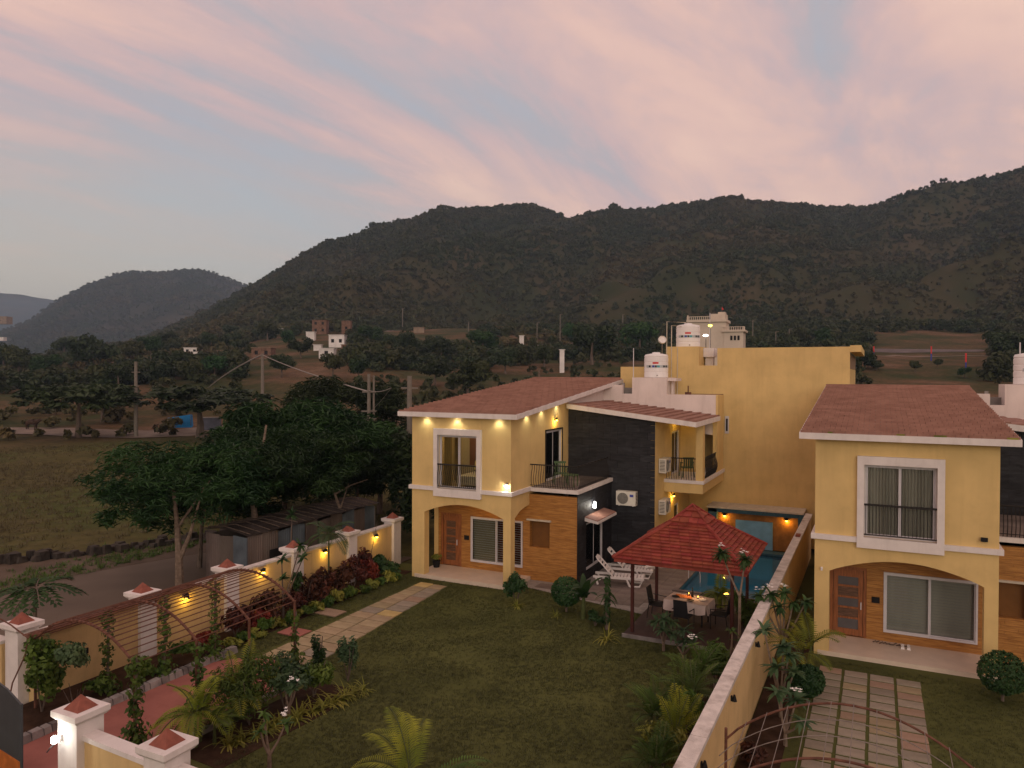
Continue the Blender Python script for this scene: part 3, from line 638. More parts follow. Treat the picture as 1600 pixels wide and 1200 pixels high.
    mb = MB(); mb.hexa([(xo0+.0, yo1-.12, zf(0, yo1)+.002), (xo1, yo1-.12, zf(0, yo1)+.002), (xo1, yo1+.02, zf(0, yo1)+.002), (xo0, yo1+.02, zf(0, yo1)+.002), (xo0+.0, yo1-.12, zf(0, yo1)+.05), (xo1, yo1-.12, zf(0, yo1)+.05), (xo1, yo1+.02, zf(0, yo1)+.05), (xo0, yo1+.02, zf(0, yo1)+.05)]); mb.build('ridge_cap', M['tile'], r)
    if cut:
        for (a_, b_) in ((.35, .12), (2.1, .2), (3.0, .3), (W+.1, .25)):
            MB().box(a_, yo0+.02, zr(yo0)+.002, a_+b_, yo0+.10, zr(yo0)+.05).build('moss_patch', M['lyel'], r)
    # --- balcony block
    MB().plate([(PY+.22, 0), (PY+4.05, 0), (PY+4.05, 3.46), (PY+.22, 3.46)], [rect(2.62, .35, 4.62, 2.2)], 'x', BX-.2, BX).build('block_side_wall', M['joint'], t)
    mb_tiles(t, 'x', BX+.001, PY, PY+4.04, 0, 3.45, [(2.62, .35, 4.62, 2.2)], 11)
    MB().box(W+.001, PY-.06, 3.47, BX+.07, PY+4.04, 3.61).build('balcony_slab', M['white'], t)
    MB().box(W+.03, PY+.05, 3.612, BX-.06, PY+4.0, 3.622).build('balcony_floor', M['patio'], t)
    rl = MB(); rl.tube([(W+.02, PY+.02, 4.50), (BX-.02, PY+.02, 4.50), (BX-.02, PY+3.6, 4.50)], .026, 6)
    rl.tube([(W+.02, PY+.02, 3.70), (BX-.02, PY+.02, 3.70), (BX-.02, PY+3.6, 3.70)], .012, 5); rl = rl.build('balcony_rail', M['iron'], t)
    mb = MB(); s_rail(mb, W+.05, BX-.05, PY+.03, 3.62, 4.48, 19); s_rail(mb, PY+.1, PY+3.55, BX-.03, 3.62, 4.48, 30, 'y', -1); mb.build('baluster', M['iron'], rl, kind='stuff')
    # side window and its canopy in the block
    f = sliding_window(t, 2.62, 4.62, .35, 2.2, -BX+.02, axis='x'); MB().plate(rect(2.62, .35, 4.62, 2.2), [], 'x', BX-.26, BX-.24).build('window_blind', M['curtain'], t)
    mb = MB(); cy0, cy1 = 2.45, 4.75
    mb.hexa([(BX, cy0, 2.32), (BX+.55, cy0, 2.24), (BX+.55, cy1, 2.24), (BX, cy1, 2.32), (BX, cy0, 2.46), (BX+.55, cy0, 2.33), (BX+.55, cy1, 2.33), (BX, cy1, 2.46)]); c = mb.build('canopy', M['white'], t)
    mb = MB()
    for i in range(8):
        a0 = cy0+.02+i*(cy1-cy0-.04)/8; a1 = a0+(cy1-cy0-.04)/8-.008
        mb.hexa([(BX, a0, 2.461), (BX+.53, a0, 2.34), (BX+.53, a1, 2.34), (BX, a1, 2.461), (BX, a0, 2.49), (BX+.53, a0, 2.37), (BX+.53, a1, 2.37), (BX, a1, 2.49)])
    mb.build('canopy_tile', M['tile'], c, kind='stuff')
    # side door onto the balcony
    MB().plate([(dy0-.06, 3.61), (dy1+.06, 3.61), (dy1+.06, 5.74), (dy0-.06, 5.74)], [rect(dy0, 3.62, dy1, 5.68)], 'x', W+.001, W+.03).build('door_surround', M['dark'] if lit else M['white'], t)
    sliding_window(t, dy0, dy1, 3.62, 5.68, -W+.03, axis='x'); curtain(t, dy0+(.5 if lit else .05), dy1-.05, 3.66, 5.64, -W+.22, mat_lav if lit else M['curtain'], .03, 8, 'x')
    # --- dark stone clad wing
    zq = lambda x, y: 6.73-.113*(x-(W+.06))
    yb = PY+4.05
    MB().plate([(W, 0), (BK-.2, 0), (BK-.2, zq(BK, 0)-.22), (W, zq(W, 0)-.22)], [], 'y', yb+.02, yb+.2).build('stone_clad_wall', M['joint'], t)
    mb_tiles(t, 'y', yb+.001, W+.001, BK, 0, lambda x: zq(x, 0)-.215, [(W, 0, BX, 3.62)], 23)
    MB().plate([(yb+.02, 0), (12.0, 0), (12.0, zq(BK, 0)-.22), (yb+.02, zq(BK, 0)-.22)], [rect(9.0, .1, 9.8, 2.1), rect(8.5, 3.5, 9.9, 5.45)], 'x', BK-.2, BK-.001).build('wing_side_wall', M['yellow'], t)
    # --- rear balcony
    cy = yb+1.5; RX = BK+1.65; ry1 = 10.1
    MB().box(BK, cy-.05, 3.36, RX+.06, 12.0, 3.50).build('rear_balcony_slab', M['white'], t)
    MB().box(BK, cy, 2.95, RX, 12.0, 3.359).build('rear_balcony_fascia', M['yellow'], t)
    MB().box(RX-.30, cy+.01, 3.501, RX, cy+.40, 5.93).build('balcony_column', M['yellow'], t)
    MB().plate([(BK, 3.501), (RX-.55, 3.501), (RX-.55, 6.0), (BK, 6.0)], [], 'y', ry1, ry1+.2).build('balcony_back_wall', M['yellow'], t)
    MB().plate([(ry1+.25, 3.501), (12.0, 3.501), (12.0, 6.05), (ry1+.25, 6.05)], [], 'x', RX-.2, RX-.02).build('balcony_side_wall', M['yellow'], t)
    rl = MB(); rl.tube([(BK+.02, cy+.05, 4.42), (RX-.31, cy+.05, 4.42)], .025, 6); rl.tube([(RX-.05, cy+.42, 4.42), (RX-.05, ry1+.2, 4.42)], .025, 6); rl = rl.build('rear_balcony_rail', M['iron'], t)
    mb = MB(); s_rail(mb, BK+.05, RX-.33, cy+.05, 3.51, 4.40, 12); s_rail(mb, cy+.45, ry1+.2, RX-.06, 3.51, 4.40, 20, 'y', -1); mb.build('baluster', M['iron'], rl, kind='stuff')
    sliding_window(t, 8.5, 9.9, 3.5, 5.45, -BK+.02, axis='x', panes=2); MB().plate(rect(8.5, 3.5, 9.9, 5.45), [], 'x', BK-.25, BK-.23).build('window_blind', M['dark'], t)
    sliding_window(t, 9.0, 9.8, .1, 2.1, -BK+.02, axis='x', panes=1); MB().plate(rect(9.0, .1, 9.8, 2.1), [], 'x', BK-.25, BK-.23).build('window_blind', M['dark'], t)
    # --- wing roof, parapet and tank block
    r2 = slab(W+.06, RX+.12, yb-.38, 10.42, zq, .2).build('wing_roof', M['white'], t)
    roof_tiles(r2, W+.08, RX+.09, yb-.35, 10.40, zq, px=.42, py=.42, along='x', seed=9)
    px0 = W+.0
    bx0, bx1 = W+1.43, W+3.13
    MB().plate([(px0+.001, 5.9), (RX-.1, 5.2), (RX-.1, 7.07), (bx1, 7.07), (bx1, 7.86), (bx0, 7.86), (bx0, 7.07), (px0+.95, 7.07), (px0+.95, 7.5), (px0+.001, 7.5)], [], 'y', 10.43, 10.6).build('parapet', M['parapet'], t)
    MB().box(bx0, 10.601, 6.9, bx1, 12.1, 7.86).build('tank_block', M['parapet'], t)
    MB().box(bx1, 10.62, 7.70, bx1+.42, 11.6, 7.84).box(bx1+.08, 11.0, 7.07, bx1+.18, 11.1, 7.70).build('overflow_shelf', M['parapet'], t)
    MB().box(RX-.101, 10.45, 5.2, RX-.0, 11.9, 7.06).build('parapet_return', M['yellow'], t)
    MB().box(px0+.2, 11.3, 5.9, bx0, 11.45, 7.35).box(bx0-.62, 10.75, 7.0, bx0-.5, 10.87, 7.6).build('stair_wall', M['greym'], t)
    MB().box(px0+.0, 10.7, 6.2, RX-.1, 12.1, 6.3).build('terrace_floor', M['greym'], t)
    return t
mat_box = mat('meter_box_brown', (.17, .075, .02), .7, .1, 3); mat_doorred = mat('door_reveal_red', (.12, .012, .008), .6); mat_pglass = mat('door_grey_glass', (.10, .095, .10), .35, .1, 3, spec=.5)
mat_redcurtain = mat('dark_red_curtain', (.14, .03, .02), .9, .4, 12); mat_lav = mat('lavender_curtain', (.22, .19, .26), .9, .2, 6)
_tile_cache = {}
def mb_tiles(parent, axis, a, u0, u1, z0, z1, holes, seed, tw=.62, th=.31):
    """dark slate cladding, every stone a part of its own, proud by a few millimetres"""
    tw = (u1-u0)/max(1, round((u1-u0)/tw)); q = random.Random(seed); zt = z1 if callable(z1) else (lambda x: z1); z = z0; row = 0
    while z < 7:
        u = u0-(row % 2)*tw*.5; row += 1; done = True
        while u < u1-.01:
            c0, c1 = max(u, u0), min(u+tw, u1); u += tw
            if c1-c0 < .02: continue
            top = min(z+th, zt(c0), zt(c1)); top0, top1 = min(z+th, zt(c0)), min(z+th, zt(c1))
            if top-z < .03: continue
            done = False; b0, b1 = c0, c1; zz = z; skip = False; t0, t1 = top0, top1
            for h in holes:
                if b1 > h[0]+.005 and b0 < h[2]-.005 and t0 > h[1]+.005 and zz < h[3]-.005:
                    if zz < h[3] < top-.03 and h[3]-zz < th*.99 and not (b0 < h[0] or b1 > h[2]): zz = h[3]
                    elif h[0]-b0 > .04: b1 = h[0]
                    elif b1-h[2] > .04: b0 = h[2]
                    elif zz < h[1]: t0 = t1 = h[1]
                    else: skip = True
            if skip or b1-b0 < .03: continue
            g = .004; d = q.choice((.008, .012, .016, .02)); s = -1 if axis == 'y' else 1
            A0, A1 = a, a+s*d
            P = lambda x, aa, zz_: (x, aa, zz_) if axis == 'y' else (aa, x, zz_)
            MB().hexa([P(b0+g, A0, zz+g), P(b1-g, A0, zz+g), P(b1-g, A1, zz+g), P(b0+g, A1, zz+g), P(b0+g, A0, t0-g), P(b1-g, A0, t1-g), P(b1-g, A1, t1-g), P(b0+g, A1, t0-g)]).build('stone_slab', M['black'], parent)
        z += th
        if done: break

H1 = (-16.462, 24.788, 0.); W1 = 4.336; H2 = (-1.61, 23.609, -.191); W2 = 4.572
v1 = villa('villa', 'lit yellow two-storey villa with red tiled roof, arched porch and dark stone wing', *H1, W1, .57, True)
v2 = villa('villa', 'unlit yellow villa with red tiled roof nearest the camera on the right', *H2, W2, .40, False, cut=True)
def L1(x, y, z): return (H1[0]+x, H1[1]+y, H1[2]+z)
# downlights under the eaves
dg = 'downlights under the eaves of the lit villa'
for i, (x, y, w) in enumerate(((.70, -.16, 'left'), (2.05, -.16, 'above the upstairs window'), (3.85, -.16, 'right'))):
    z = 6.53+.098*(y+.4)-.185; o = thing('eave_downlight', ('round downlight under the front eave, '+('nearest its left end', 'above the upstairs window', 'nearest the right corner')[i]), 'downlight', L1(x, y, z), 0, dg)
    MB().lathe([(.07, -.015), (.075, 0)], 14).build('trim_ring', M['plastic'], o); MB().lathe([(.045, -.022), (.05, -.016)], 14).build('bulb', M['bulbw'], o); lamp('SPOT', (0, 0, -.04), 9, (1, .92, .68), o, .03, spot=130)
for i, y in enumerate((1.35, 2.75, 4.3)):
    z = 6.53+.098*(y+.4)-.185; o = thing('eave_downlight', ('round downlight under the side eave, ', 'round downlight in the middle of the side eave, ', 'round downlight under the side eave, ')[i]+('nearest the front corner', 'over the balcony rail end', 'just above the lit wall sconce')[i], 'downlight', L1(W1+.17, y, z), 0, dg)
    MB().lathe([(.07, -.015), (.075, 0)], 14).build('trim_ring', M['plastic'], o); MB().lathe([(.045, -.022), (.05, -.016)], 14).build('bulb', M['bulbw'], o); lamp('SPOT', (0, 0, -.04), 8, (1, .92, .66), o, .03, spot=130)
sconce('wall_lamp', L1(W1, 4.15, 6.12), rad(90), 'small yellow sconce on the side wall above the balcony door', 9, (1, .62, .12), M['bulby'], r=.05)
# bright white lamp on the front corner
sconce('wall_lamp', L1(4.18, 0, 3.93), 0, 'glaring white lamp low on the upper front wall near the corner', 5, (1, .9, .75), M['bulbw'], r=.09, h=.05, dark=False, size=.05)
t = thing('wall_lamp', 'tall white bulb lamp on the dark wall above the little tiled canopy', 'wall lamp', L1(W1+1.98, 3.3, 2.78), rad(90))
MB().box(-.05, -.04, -.06, .05, 0, .06).build('back_plate', M['alu'], t); MB().lathe([(.03, 0), (.045, .03), (.045, .22), (.02, .26)], 12, (0, -.12, -.08)).build('bulb', emis('white_tube_glow', (1, .95, .88), 18), t); lamp('POINT', (0, -.22, .0), 6, (1, .88, .7), t, .05)
# porch ceiling light
t = thing('porch_ceiling_light', 'amber ceiling light under the arched porch', 'ceiling light', L1(2.75, .95, 3.19)); MB().lathe([(.09, -.03), (.10, 0)], 14).build('bulb', M['bulby'], t); lamp('POINT', (0, 0, -.12), 7, (1, .52, .12), t, .06)
# rear balcony and under-balcony lamps
t = thing('balcony_ceiling_light', 'tiny yellow ceiling light at the back balcony door', 'ceiling light', L1(BKX := W1+4.15, 8.9, 5.95)); MB().lathe([(.05, -.06), (.06, 0)], 12).build('bulb', M['bulby'], t); lamp('POINT', (.12, 0, -.12), 3, (1, .6, .1), t, .04)
sconce('wall_lamp', L1(W1+3.87, 8.55, 2.60), rad(90), 'amber wall lamp below the small back balcony', 9, (1, .55, .08), M['bulby'], r=.06)
split_ac(L1(W1+2.60+.12, 5.68, 2.50), 0, 'cream air conditioner unit facing the garden on the dark slate wall')
split_ac(L1(W1+3.88, 6.6, 3.85), rad(90), 'white air conditioner unit seen from its side beside the back balcony')
split_ac(L1(W1+3.88, 6.6, 2.1), rad(90), 'white air conditioner unit seen from its side below the back balcony')
green_chair(L1(W1+.75, 3.0, 3.62), rad(30), 'green plastic chair behind the railing of the front side balcony', M['plasticg'], 'green balcony chairs')
green_chair(L1(W1+3.87+.75, 8.2, 3.51), rad(-150), 'green plastic chair on the small back balcony beside the column', M['plasticg'], 'green balcony chairs')
o = thing('balcony_table', 'low dark table by the railing of the front side balcony', 'table', L1(W1+1.35, 2.6, 3.62)); MB().box(-.25, -.25, .42, .25, .25, .45).build('tabletop', M['plasticg'], o)
for a, b in ((-1, -1), (1, -1), (1, 1), (-1, 1)): MB().tube([(a*.2, b*.2, 0), (a*.2, b*.2, .42)], .02, 5).build('leg', M['plasticg'], o)
def security_cam(loc, lab): 
    t = thing('security_camera', lab, 'security camera', loc); MB().box(-.02, -.06, 0, .02, 0, .03).build('bracket', M['plastic'], t); MB().lathe([(.03, 0), (.035, .09), (.02, .10)], 10, (0, -.09, -.04)).build('camera_body', M['plastic'], t)
security_cam((H2[0]+.2, H2[1], H2[2]+2.55), 'little white security camera on the left porch pillar of the unlit villa')
t = thing('floodlight', 'small black floodlight on the front wall of the unlit villa near the right corner', 'floodlight', (H2[0]+W2-.35, H2[1], H2[2]+3.8)); MB().box(-.08, -.12, -.05, .08, -.06, .06).build('lamp_head', M['dark'], t); MB().box(-.02, -.06, -.02, .02, 0, .02).build('bracket', M['dark'], t)

# water tanks
def water_tank(loc, r, h, label, ang=0):
    t = thing('water_tank', label, 'water tank', loc, ang, 'white rooftop water tanks'); prof = [(r*.97, 0), (r, .03)]
    for i in range(4): z = .05+i*h*.2; prof += [(r, z), (r, z+h*.15), (r*.975, z+h*.165), (r*.975, z+h*.185)]
    prof += [(r, h*.85), (r*.93, h*.93), (r*.5, h*.97)]
    MB().lathe(prof, 32).build('tank_body', M['tank'], t); MB().lathe([(r*.34, h*.965), (r*.34, h*1.02), (r*.2, h*1.03)], 18).build('lid', M['tank'], t)
    def strip(name, a0, a1, z0, z1, m, rr=1.006):
        mb = MB(); n = max(2, int((a1-a0)/6))
        for i in range(n):
            b0, b1 = rad(-90+a0+(a1-a0)*i/n), rad(-90+a0+(a1-a0)*(i+1)/n); mb.hexa([(r*math.cos(b0), r*math.sin(b0), z0), (r*math.cos(b1), r*math.sin(b1), z0), (r*rr*math.cos(b1), r*rr*math.sin(b1), z0), (r*rr*math.cos(b0), r*rr*math.sin(b0), z0), (r*math.cos(b0), r*math.sin(b0), z1), (r*math.cos(b1), r*math.sin(b1), z1), (r*rr*math.cos(b1), r*rr*math.sin(b1), z1), (r*rr*math.cos(b0), r*rr*math.sin(b0), z1)])
        mb.build(name, m, t)
    strip('red_mark', -26, 2, h*.55, h*.62, M['red']); strip('grey_band', -62, 75, h*.40, h*.50, mat_band, 1.004)
    for a0, a1, m in ((-46, -36, 'iron'), (-28, -17, 'blue'), (-14, -7, 'iron'), (26, 33, 'iron'), (35, 39, 'iron'), (43, 52, 'iron'), (-5, 8, 'teal')): strip('printed_mark', a0, a1, h*.41, h*.49, M[m], 1.009)
    MB().tube([(-.05, -r*.98, .10), (-.05, -r-.08, .10)], .03, 6).build('outlet', M['greym'], t)
    return t
mat_band = mat('tank_band_grey', (.45, .50, .52), .5, .1, 5)
water_tank((-9.75, 36.1, 7.865), .58, 1.2, 'white water tank with red mark on the lit villa\'s white roof block', rad(24))
water_tank((-8.72, 38.4, 9.405), .60, 1.2, 'white water tank with red mark on the tall yellow tower behind', rad(24))
water_tank((H2[0]+7.0, H2[1]+11.3, H2[2]+7.865), .62, 1.25, 'white water tank cut by the right edge of the photo', rad(24))

# big blank building behind
bb = thing('rear_building', 'tall blank ochre-yellow building with notched parapet behind the pool', 'building', (-6.4, 37.0, 0))
def bl(x): return x+6.4
MB().plate([(bl(-11.85), 0), (bl(-1.12), 0), (bl(-1.12), 9.30), (bl(-6.98), 9.30), (bl(-6.98), 8.46), (bl(-7.87), 8.46), (bl(-7.87), 9.40), (bl(-9.5), 9.40), (bl(-9.5), 8.40), (bl(-11.85), 8.40)], [], 'y', 0, .25).build('front_wall', M['yellow'], bb)
MB().box(bl(-11.85), .251, 0, bl(-1.12), 9.5, 8.3).build('building_body', M['yellow'], bb)
MB().box(bl(-6.98), .251, 8.31, bl(-6.8), 4, 9.29).build('parapet_wall', M['white'], bb)
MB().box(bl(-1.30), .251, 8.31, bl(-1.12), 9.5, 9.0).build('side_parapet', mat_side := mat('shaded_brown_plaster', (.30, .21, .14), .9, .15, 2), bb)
MB().box(bl(-1.121), -.02, 9.06, bl(-.66), 9.0, 9.36).build('parapet_cap', M['yellow'], bb)
MB().box(bl(-9.5), .251, 8.31, bl(-7.87), 2.6, 9.398).build('tank_tower', M['yellow'], bb)
MB().box(bl(-7.86), 1.0, 8.9, bl(-7.35), 1.8, 9.35).box(bl(-7.80), 1.2, 8.31, bl(-7.42), 1.6, 8.9).build('stair_hood', M['white'], bb)
def pipe(name, pts, r, m, label, cat='pipe', parent=None): return tag(MB().tube(pts, r, 6).build(name, m), label, cat)
pipe('tank_pipe', [(-9.45, 36.95, 7.9), (-9.45, 36.95, 10.65), (-8.75, 38.0, 10.65)], .022, M['pillow2'], 'outer cream pipe bent over to the tank on the yellow tower', 'pipe')
pipe('tank_pipe', [(-9.2, 36.9, 6.9), (-9.2, 36.9, 10.45), (-8.9, 38.0, 10.45)], .022, M['pillow2'], 'inner cream pipe rising to the tank on the yellow tower', 'pipe')
pipe('tank_pipe', [(-8.9, 36.9, 7.0), (-8.9, 36.9, 9.35)], .022, M['pillow2'], 'straight cream pipe on the yellow wall right of the lower tank', 'pipe')
pipe('tank_pipe', [(-7.55, 38.0, 9.35), (-7.55, 38.0, 11.1)], .02, M['alu'], 'thin pale mast right of the upper water tank', 'mast')
pipe('tank_pipe', [(-10.75, 35.6, 7.1), (-10.75, 35.6, 9.3)], .02, M['alu'], 'thin pale mast left of the lower water tank', 'mast')
pipe('tank_pipe', [(H2[0]+6.55, H2[1]+11, 7.5), (H2[0]+6.55, H2[1]+11, 9.3)], .025, M['alu'], 'thin pale mast beside the water tank at the right edge', 'mast')
mb = MB(); q = random.Random(4)
for i in range(3): mb.tube([(-7.35+i*.07, 35.35, 6.15), (-7.36+i*.09, 35.35, 6.65+.05*i)], .006, 4)
tag(mb.build('rebar_stub', M['rust']), 'thin rusty rods sticking up from the lower tiled roof', 'rebar')
t = thing('roof_pulley', 'dark iron hook device on the white parapet top', 'fitting', (-8.0, 35.3, 7.07)); MB().tube([(0, 0, 0), (0, 0, .42)], .03, 5).build('post', M['rust'], t); MB().box(-.14, -.05, 0, .14, .05, .12).build('base_block', M['rust'], t); MB().tube([(0, 0, .03), (1.6, .1, .03)], .015, 5).build('rod', M['rust'], t)
t = thing('vent_grille', 'small dark oval vent with white frame on the yellow wall end', 'vent', (-6.5, 36.99, 5.6)); MB().box(-.09, -.03, -.42, .09, 0, .42).build('frame', M['alu'], t); MB().box(-.04, -.045, -.30, .04, -.031, .30).build('slot', M['dark'], t)

# ---------------------------------------------------------------- plot: lawn, beds, paving
def sheet(name, poly, z, m, parent=None, thick=.05):
    return struct(MB().plate(poly, [], 'z', z-thick, z).build(name, m, parent))
lawn = sheet('lawn', [(-18.1, 8.9), (-2.87, 8.9), (-2.87, 22.0), (-7.0, 22.0), (-7.0, 24.4), (-11.6, 25.6), (-12.1, 26.4), (-18.1, 26.4)], 0., M['lawn'], thick=.22)
lawn2 = sheet('neighbour_lawn', [(-2.58, 8.0), (9, 8.0), (9, 24), (3, 26), (-1.6, 27), (-2.58, 34)], -.17, M['lawn'], thick=.1)
sheet('flower_bed', [(-18.1, 15.9), (-16.75, 15.9), (-16.85, 25.4), (-18.1, 25.4)], .012, M['soil'])
sheet('planter_bed', [(-18.1, 9.3), (-16.62, 9.3), (-16.75, 15.7), (-18.1, 15.7)], .14, M['soil'], thick=.2)
sheet('flower_bed', [(-13.35, 11.0), (-11.85, 10.9), (-11.5, 15.2), (-13.0, 15.2)], .012, M['soil'])
sheet('flower_bed', [(-4.0, 10), (-2.87, 10), (-2.87, 21.9), (-4.2, 21.9)], .012, M['soil'])
sheet('flower_bed', [(-2.58, 9), (-1.75, 9), (-1.75, 25), (-2.58, 25)], -.158, M['soil'])
arc = [(-15.0+1.55*math.cos(rad(a)), 14.3+1.5*math.sin(rad(a))) for a in range(180, 20, -12)]
sheet('red_paving', [(-12.9, 8.95), (-13.35, 11.2), (-13.3, 15.0)]+arc[::-1]+[(-16.5, 13.0), (-16.35, 8.95)], .012, M['redpave'])
struct(MB().box(-13.42, 11.0, 0, -13.32, 15.1, .13).build('bed_kerb', M['greym']))
kb = struct(MB().box(-16.60, 9.3, -.1, -16.42, 15.7, .0).build('planter_kerb', M['greym']))
q = random.Random(12); y = 9.32
while y < 15.6:
    l_ = q.uniform(.16, .34); MB().hexa([(-16.62, y, 0), (-16.40+q.uniform(-.02, .02), y, 0), (-16.40, y+l_-.015, 0), (-16.62, y+l_-.015, 0), (-16.6, y+.01, .17), (-16.43, y+.01, .16+q.uniform(-.02, .03)), (-16.43, y+l_-.03, .17), (-16.6, y+l_-.03, .18)]).build('kerb_stone', M['kerb'], kb); y += l_
_st = {}
def paver(w, d, x, y, z, parent, m, j=0):
    key = (round(w, 2), round(d, 2), m, j)
    if key not in _st:
        r = random.Random(hash(key) % 999); a = lambda: r.uniform(-.012, .012)
        mb = MB(); mb.hexa([(-w/2, -d/2, -.03), (w/2, -d/2, -.03), (w/2, d/2, -.03), (-w/2, d/2, -.03), (-w/2+a()+.01, -d/2+a()+.01, .022), (w/2+a()-.01, -d/2+a()+.01, .025+a()*.5), (w/2+a()-.01, d/2+a()-.01, .024), (-w/2+a()+.01, d/2+a()-.01, .022)])
        _st[key] = mb.mesh('paving_stone', M[m])
    return link('paving_stone', _st[key], parent, (x, y, z))
pth = sheet('stone_path', [(-15.72, 15.9), (-13.75, 15.9), (-14.45, 24.15), (-15.75, 24.15)], .006, M['lawn'], thick=.05)
q = random.Random(8); n_r = 15
for i in range(n_r):
    t_ = (i+.5)/n_r; yc = 15.85+8.35*t_; xl = -15.6-.07*t_; xr_ = -13.78-.69*t_; w = (xr_-xl)/2
    for c in range(2):
        m = q.choice(['slate', 'slate', 'slate', 'slate', 'slategrey', 'slatepink'])
        if (i, c) in ((8, 1), (14, 0)): m = 'slategold'
        o = paver(w-.03, 8.35/n_r-.03, xl+w*(c+.5), yc-c*.03, .006, pth, m, q.randrange(3)); o.rotation_euler[2] = q.uniform(-.015, .015)
for (x, y, m, lab) in ((-16.35, 19.75, 'slatepink', 'single brownish stepping slab in the grass beside the path, farther from the camera'), (-16.1, 17.75, 'redpave', 'single reddish stepping slab in the grass beside the path, nearer the red paving')):
    mb = MB().box(-.42, -.3, -.02, .42, .3, .03); o = mb.build('stepping_slab', M[m], None, (x, y, .006)); tag(o, lab, 'stepping slab', 'stepping slabs beside the path')
pth2 = sheet('neighbour_stone_path', [(-1.45, 9), (1.12, 9), (1.12, 22.62), (-1.45, 22.62)], -.162, M['lawn'], thick=.04)
for i in range(29):
    yc = 22.4-i*.47
    for c in range(4):
        m = q.choice(['slategrey', 'slategrey', 'slategrey', 'slategrey', 'slate', 'slatepink']) if q.random() < .7 else 'slategrey'
        o = paver(.575, .385, -1.40+.31+c*.635, yc-.02*c, -.162, pth2, m, q.randrange(3)); o.rotation_euler[2] = q.uniform(-.02, .02)
# patio of stone tiles round the pool
pat = sheet('patio', [(-12.0, 25.5), (-7.0, 24.3), (-7.0, 25.4), (-2.9, 25.4), (-2.9, 27.5), (-6.62, 27.5), (-6.62, 36.9), (-8.3, 36.9), (-8.3, 30.5), (-10.1, 30.5), (-10.1, 26.45), (-12.1, 26.45)], .010, M['greym'], thick=.2)
from mathutils.geometry import intersect_point_tri_2d
def inpoly(x, y, P):
    c = False; j = len(P)-1
    for i in range(len(P)):
        if (P[i][1] > y) != (P[j][1] > y) and x < (P[j][0]-P[i][0])*(y-P[i][1])/(P[j][1]-P[i][1])+P[i][0]: c = not c
        j = i
    return c
PP = [(-12.0, 25.5), (-7.0, 24.3), (-7.0, 25.4), (-2.9, 25.4), (-2.9, 27.5), (-6.62, 27.5), (-6.62, 36.9), (-8.3, 36.9), (-8.3, 30.5), (-10.1, 30.5), (-10.1, 26.45), (-12.1, 26.45)]
tm = MB().box(.004, .004, -.01, .596, .596, .012).mesh('floor_tile', M['patio'])
for i in range(16):
    for j in range(21):
        x, y = -12.1+.6*i, 24.35+.6*j
        if all(inpoly(a, b, PP) for a, b in ((x+.02, y+.02), (x+.58, y+.02), (x+.58, y+.58), (x+.02, y+.58))): link('floor_tile', tm, pat, (x, y, .012))

# pool
pool = thing('swimming_pool', 'blue tiled swimming pool between the gazebo and the back wall', 'swimming pool', (-4.75, 31.5, 0))
MB().box(-1.87, -4.0, -.215, 1.88, 4.1, -.20).box(-1.87, -4.0, -.199, -1.80, 4.1, .0).box(-1.80, -4.0, -.199, 1.88, -3.93, .0).box(-1.8, 3.5, -.199, 1.88, 4.1, -.12).build('pool_basin', M['poolt'], pool)
mb = MB().box(-2.0, -4.12, .024, -1.80, 4.1, .06).box(-1.80, -4.12, .024, 1.88, -3.93, .06); mb.build('pool_coping', M['patio'], pool)
def water():
    m = bpy.data.materials.new('pool_water'); m.use_nodes = True; n = m.node_tree.nodes; l = m.node_tree.links; n.clear(); o = n.new('ShaderNodeOutputMaterial')
    t = n.new('ShaderNodeBsdfTransparent'); t.inputs[0].default_value = (.62, .9, .96, 1); g = n.new('ShaderNodeBsdfGlossy'); g.inputs['Roughness'].default_value = .05; f = n.new('ShaderNodeFresnel'); f.inputs[0].default_value = 1.33
    no = n.new('ShaderNodeTexNoise'); no.inputs['Scale'].default_value = 1.5; no.inputs['Detail'].default_value = 3; b = n.new('ShaderNodeBump'); b.inputs['Strength'].default_value = .25; b.inputs['Distance'].default_value = .06; l.new(no.outputs[0], b.inputs['Height'])
    for q_ in (g, f): l.new(b.outputs[0], q_.inputs['Normal'])
    x = n.new('ShaderNodeMixShader'); l.new(f.outputs[0], x.inputs[0]); l.new(t.outputs[0], x.inputs[1]); l.new(g.outputs[0], x.inputs[2]); l.new(x.outputs[0], o.inputs[0]); return m
struct(MB().face([(-6.55, 27.57, -.06), (-2.87, 27.57, -.06), (-2.87, 35.0, -.06), (-6.55, 35.0, -.06)]).build('water', water()))
MB().box(-1.8, 3.5, -.119, 1.88, 4.1, .02).build('rear_ledge', M['poolframe'], pool)
# back wall niche of the pool
nb = thing('pool_wall', 'dark tiled frame with ochre stone back wall and blue panel behind the pool', 'wall', (-4.75, 35.6, 0))
MB().box(-2.35, .0, 0, -1.95, .5, 1.78).box(-2.35, 0, 1.60, 1.85, .5, 1.78).box(1.62, 0, 0, 1.85, .5, 1.60).build('frame_tiles', M['poolframe'], nb)
MB().box(-2.4, -.05, 1.781, 1.85, 1.39, 1.85).build('coping', M['pillow2'], nb)
MB().box(-1.95, .30, 0, 1.62, .5, 1.60).build('stone_back_wall', M['ochre'], nb)
MB().box(-1.12, .20, .0, .52, .299, 1.27).build('blue_panel', M['bluep'], nb)
for i, (x, lab) in enumerate(((-1.62, 'left amber lamp on the ochre pool wall'), (1.12, 'right amber lamp on the ochre pool wall'))):
    sconce('wall_lamp', (-4.75+x, 35.6+.29, 1.45), 0, lab, 7, (1, .45, .06), M['bulby'], r=.08, group='amber lamps on the pool wall')
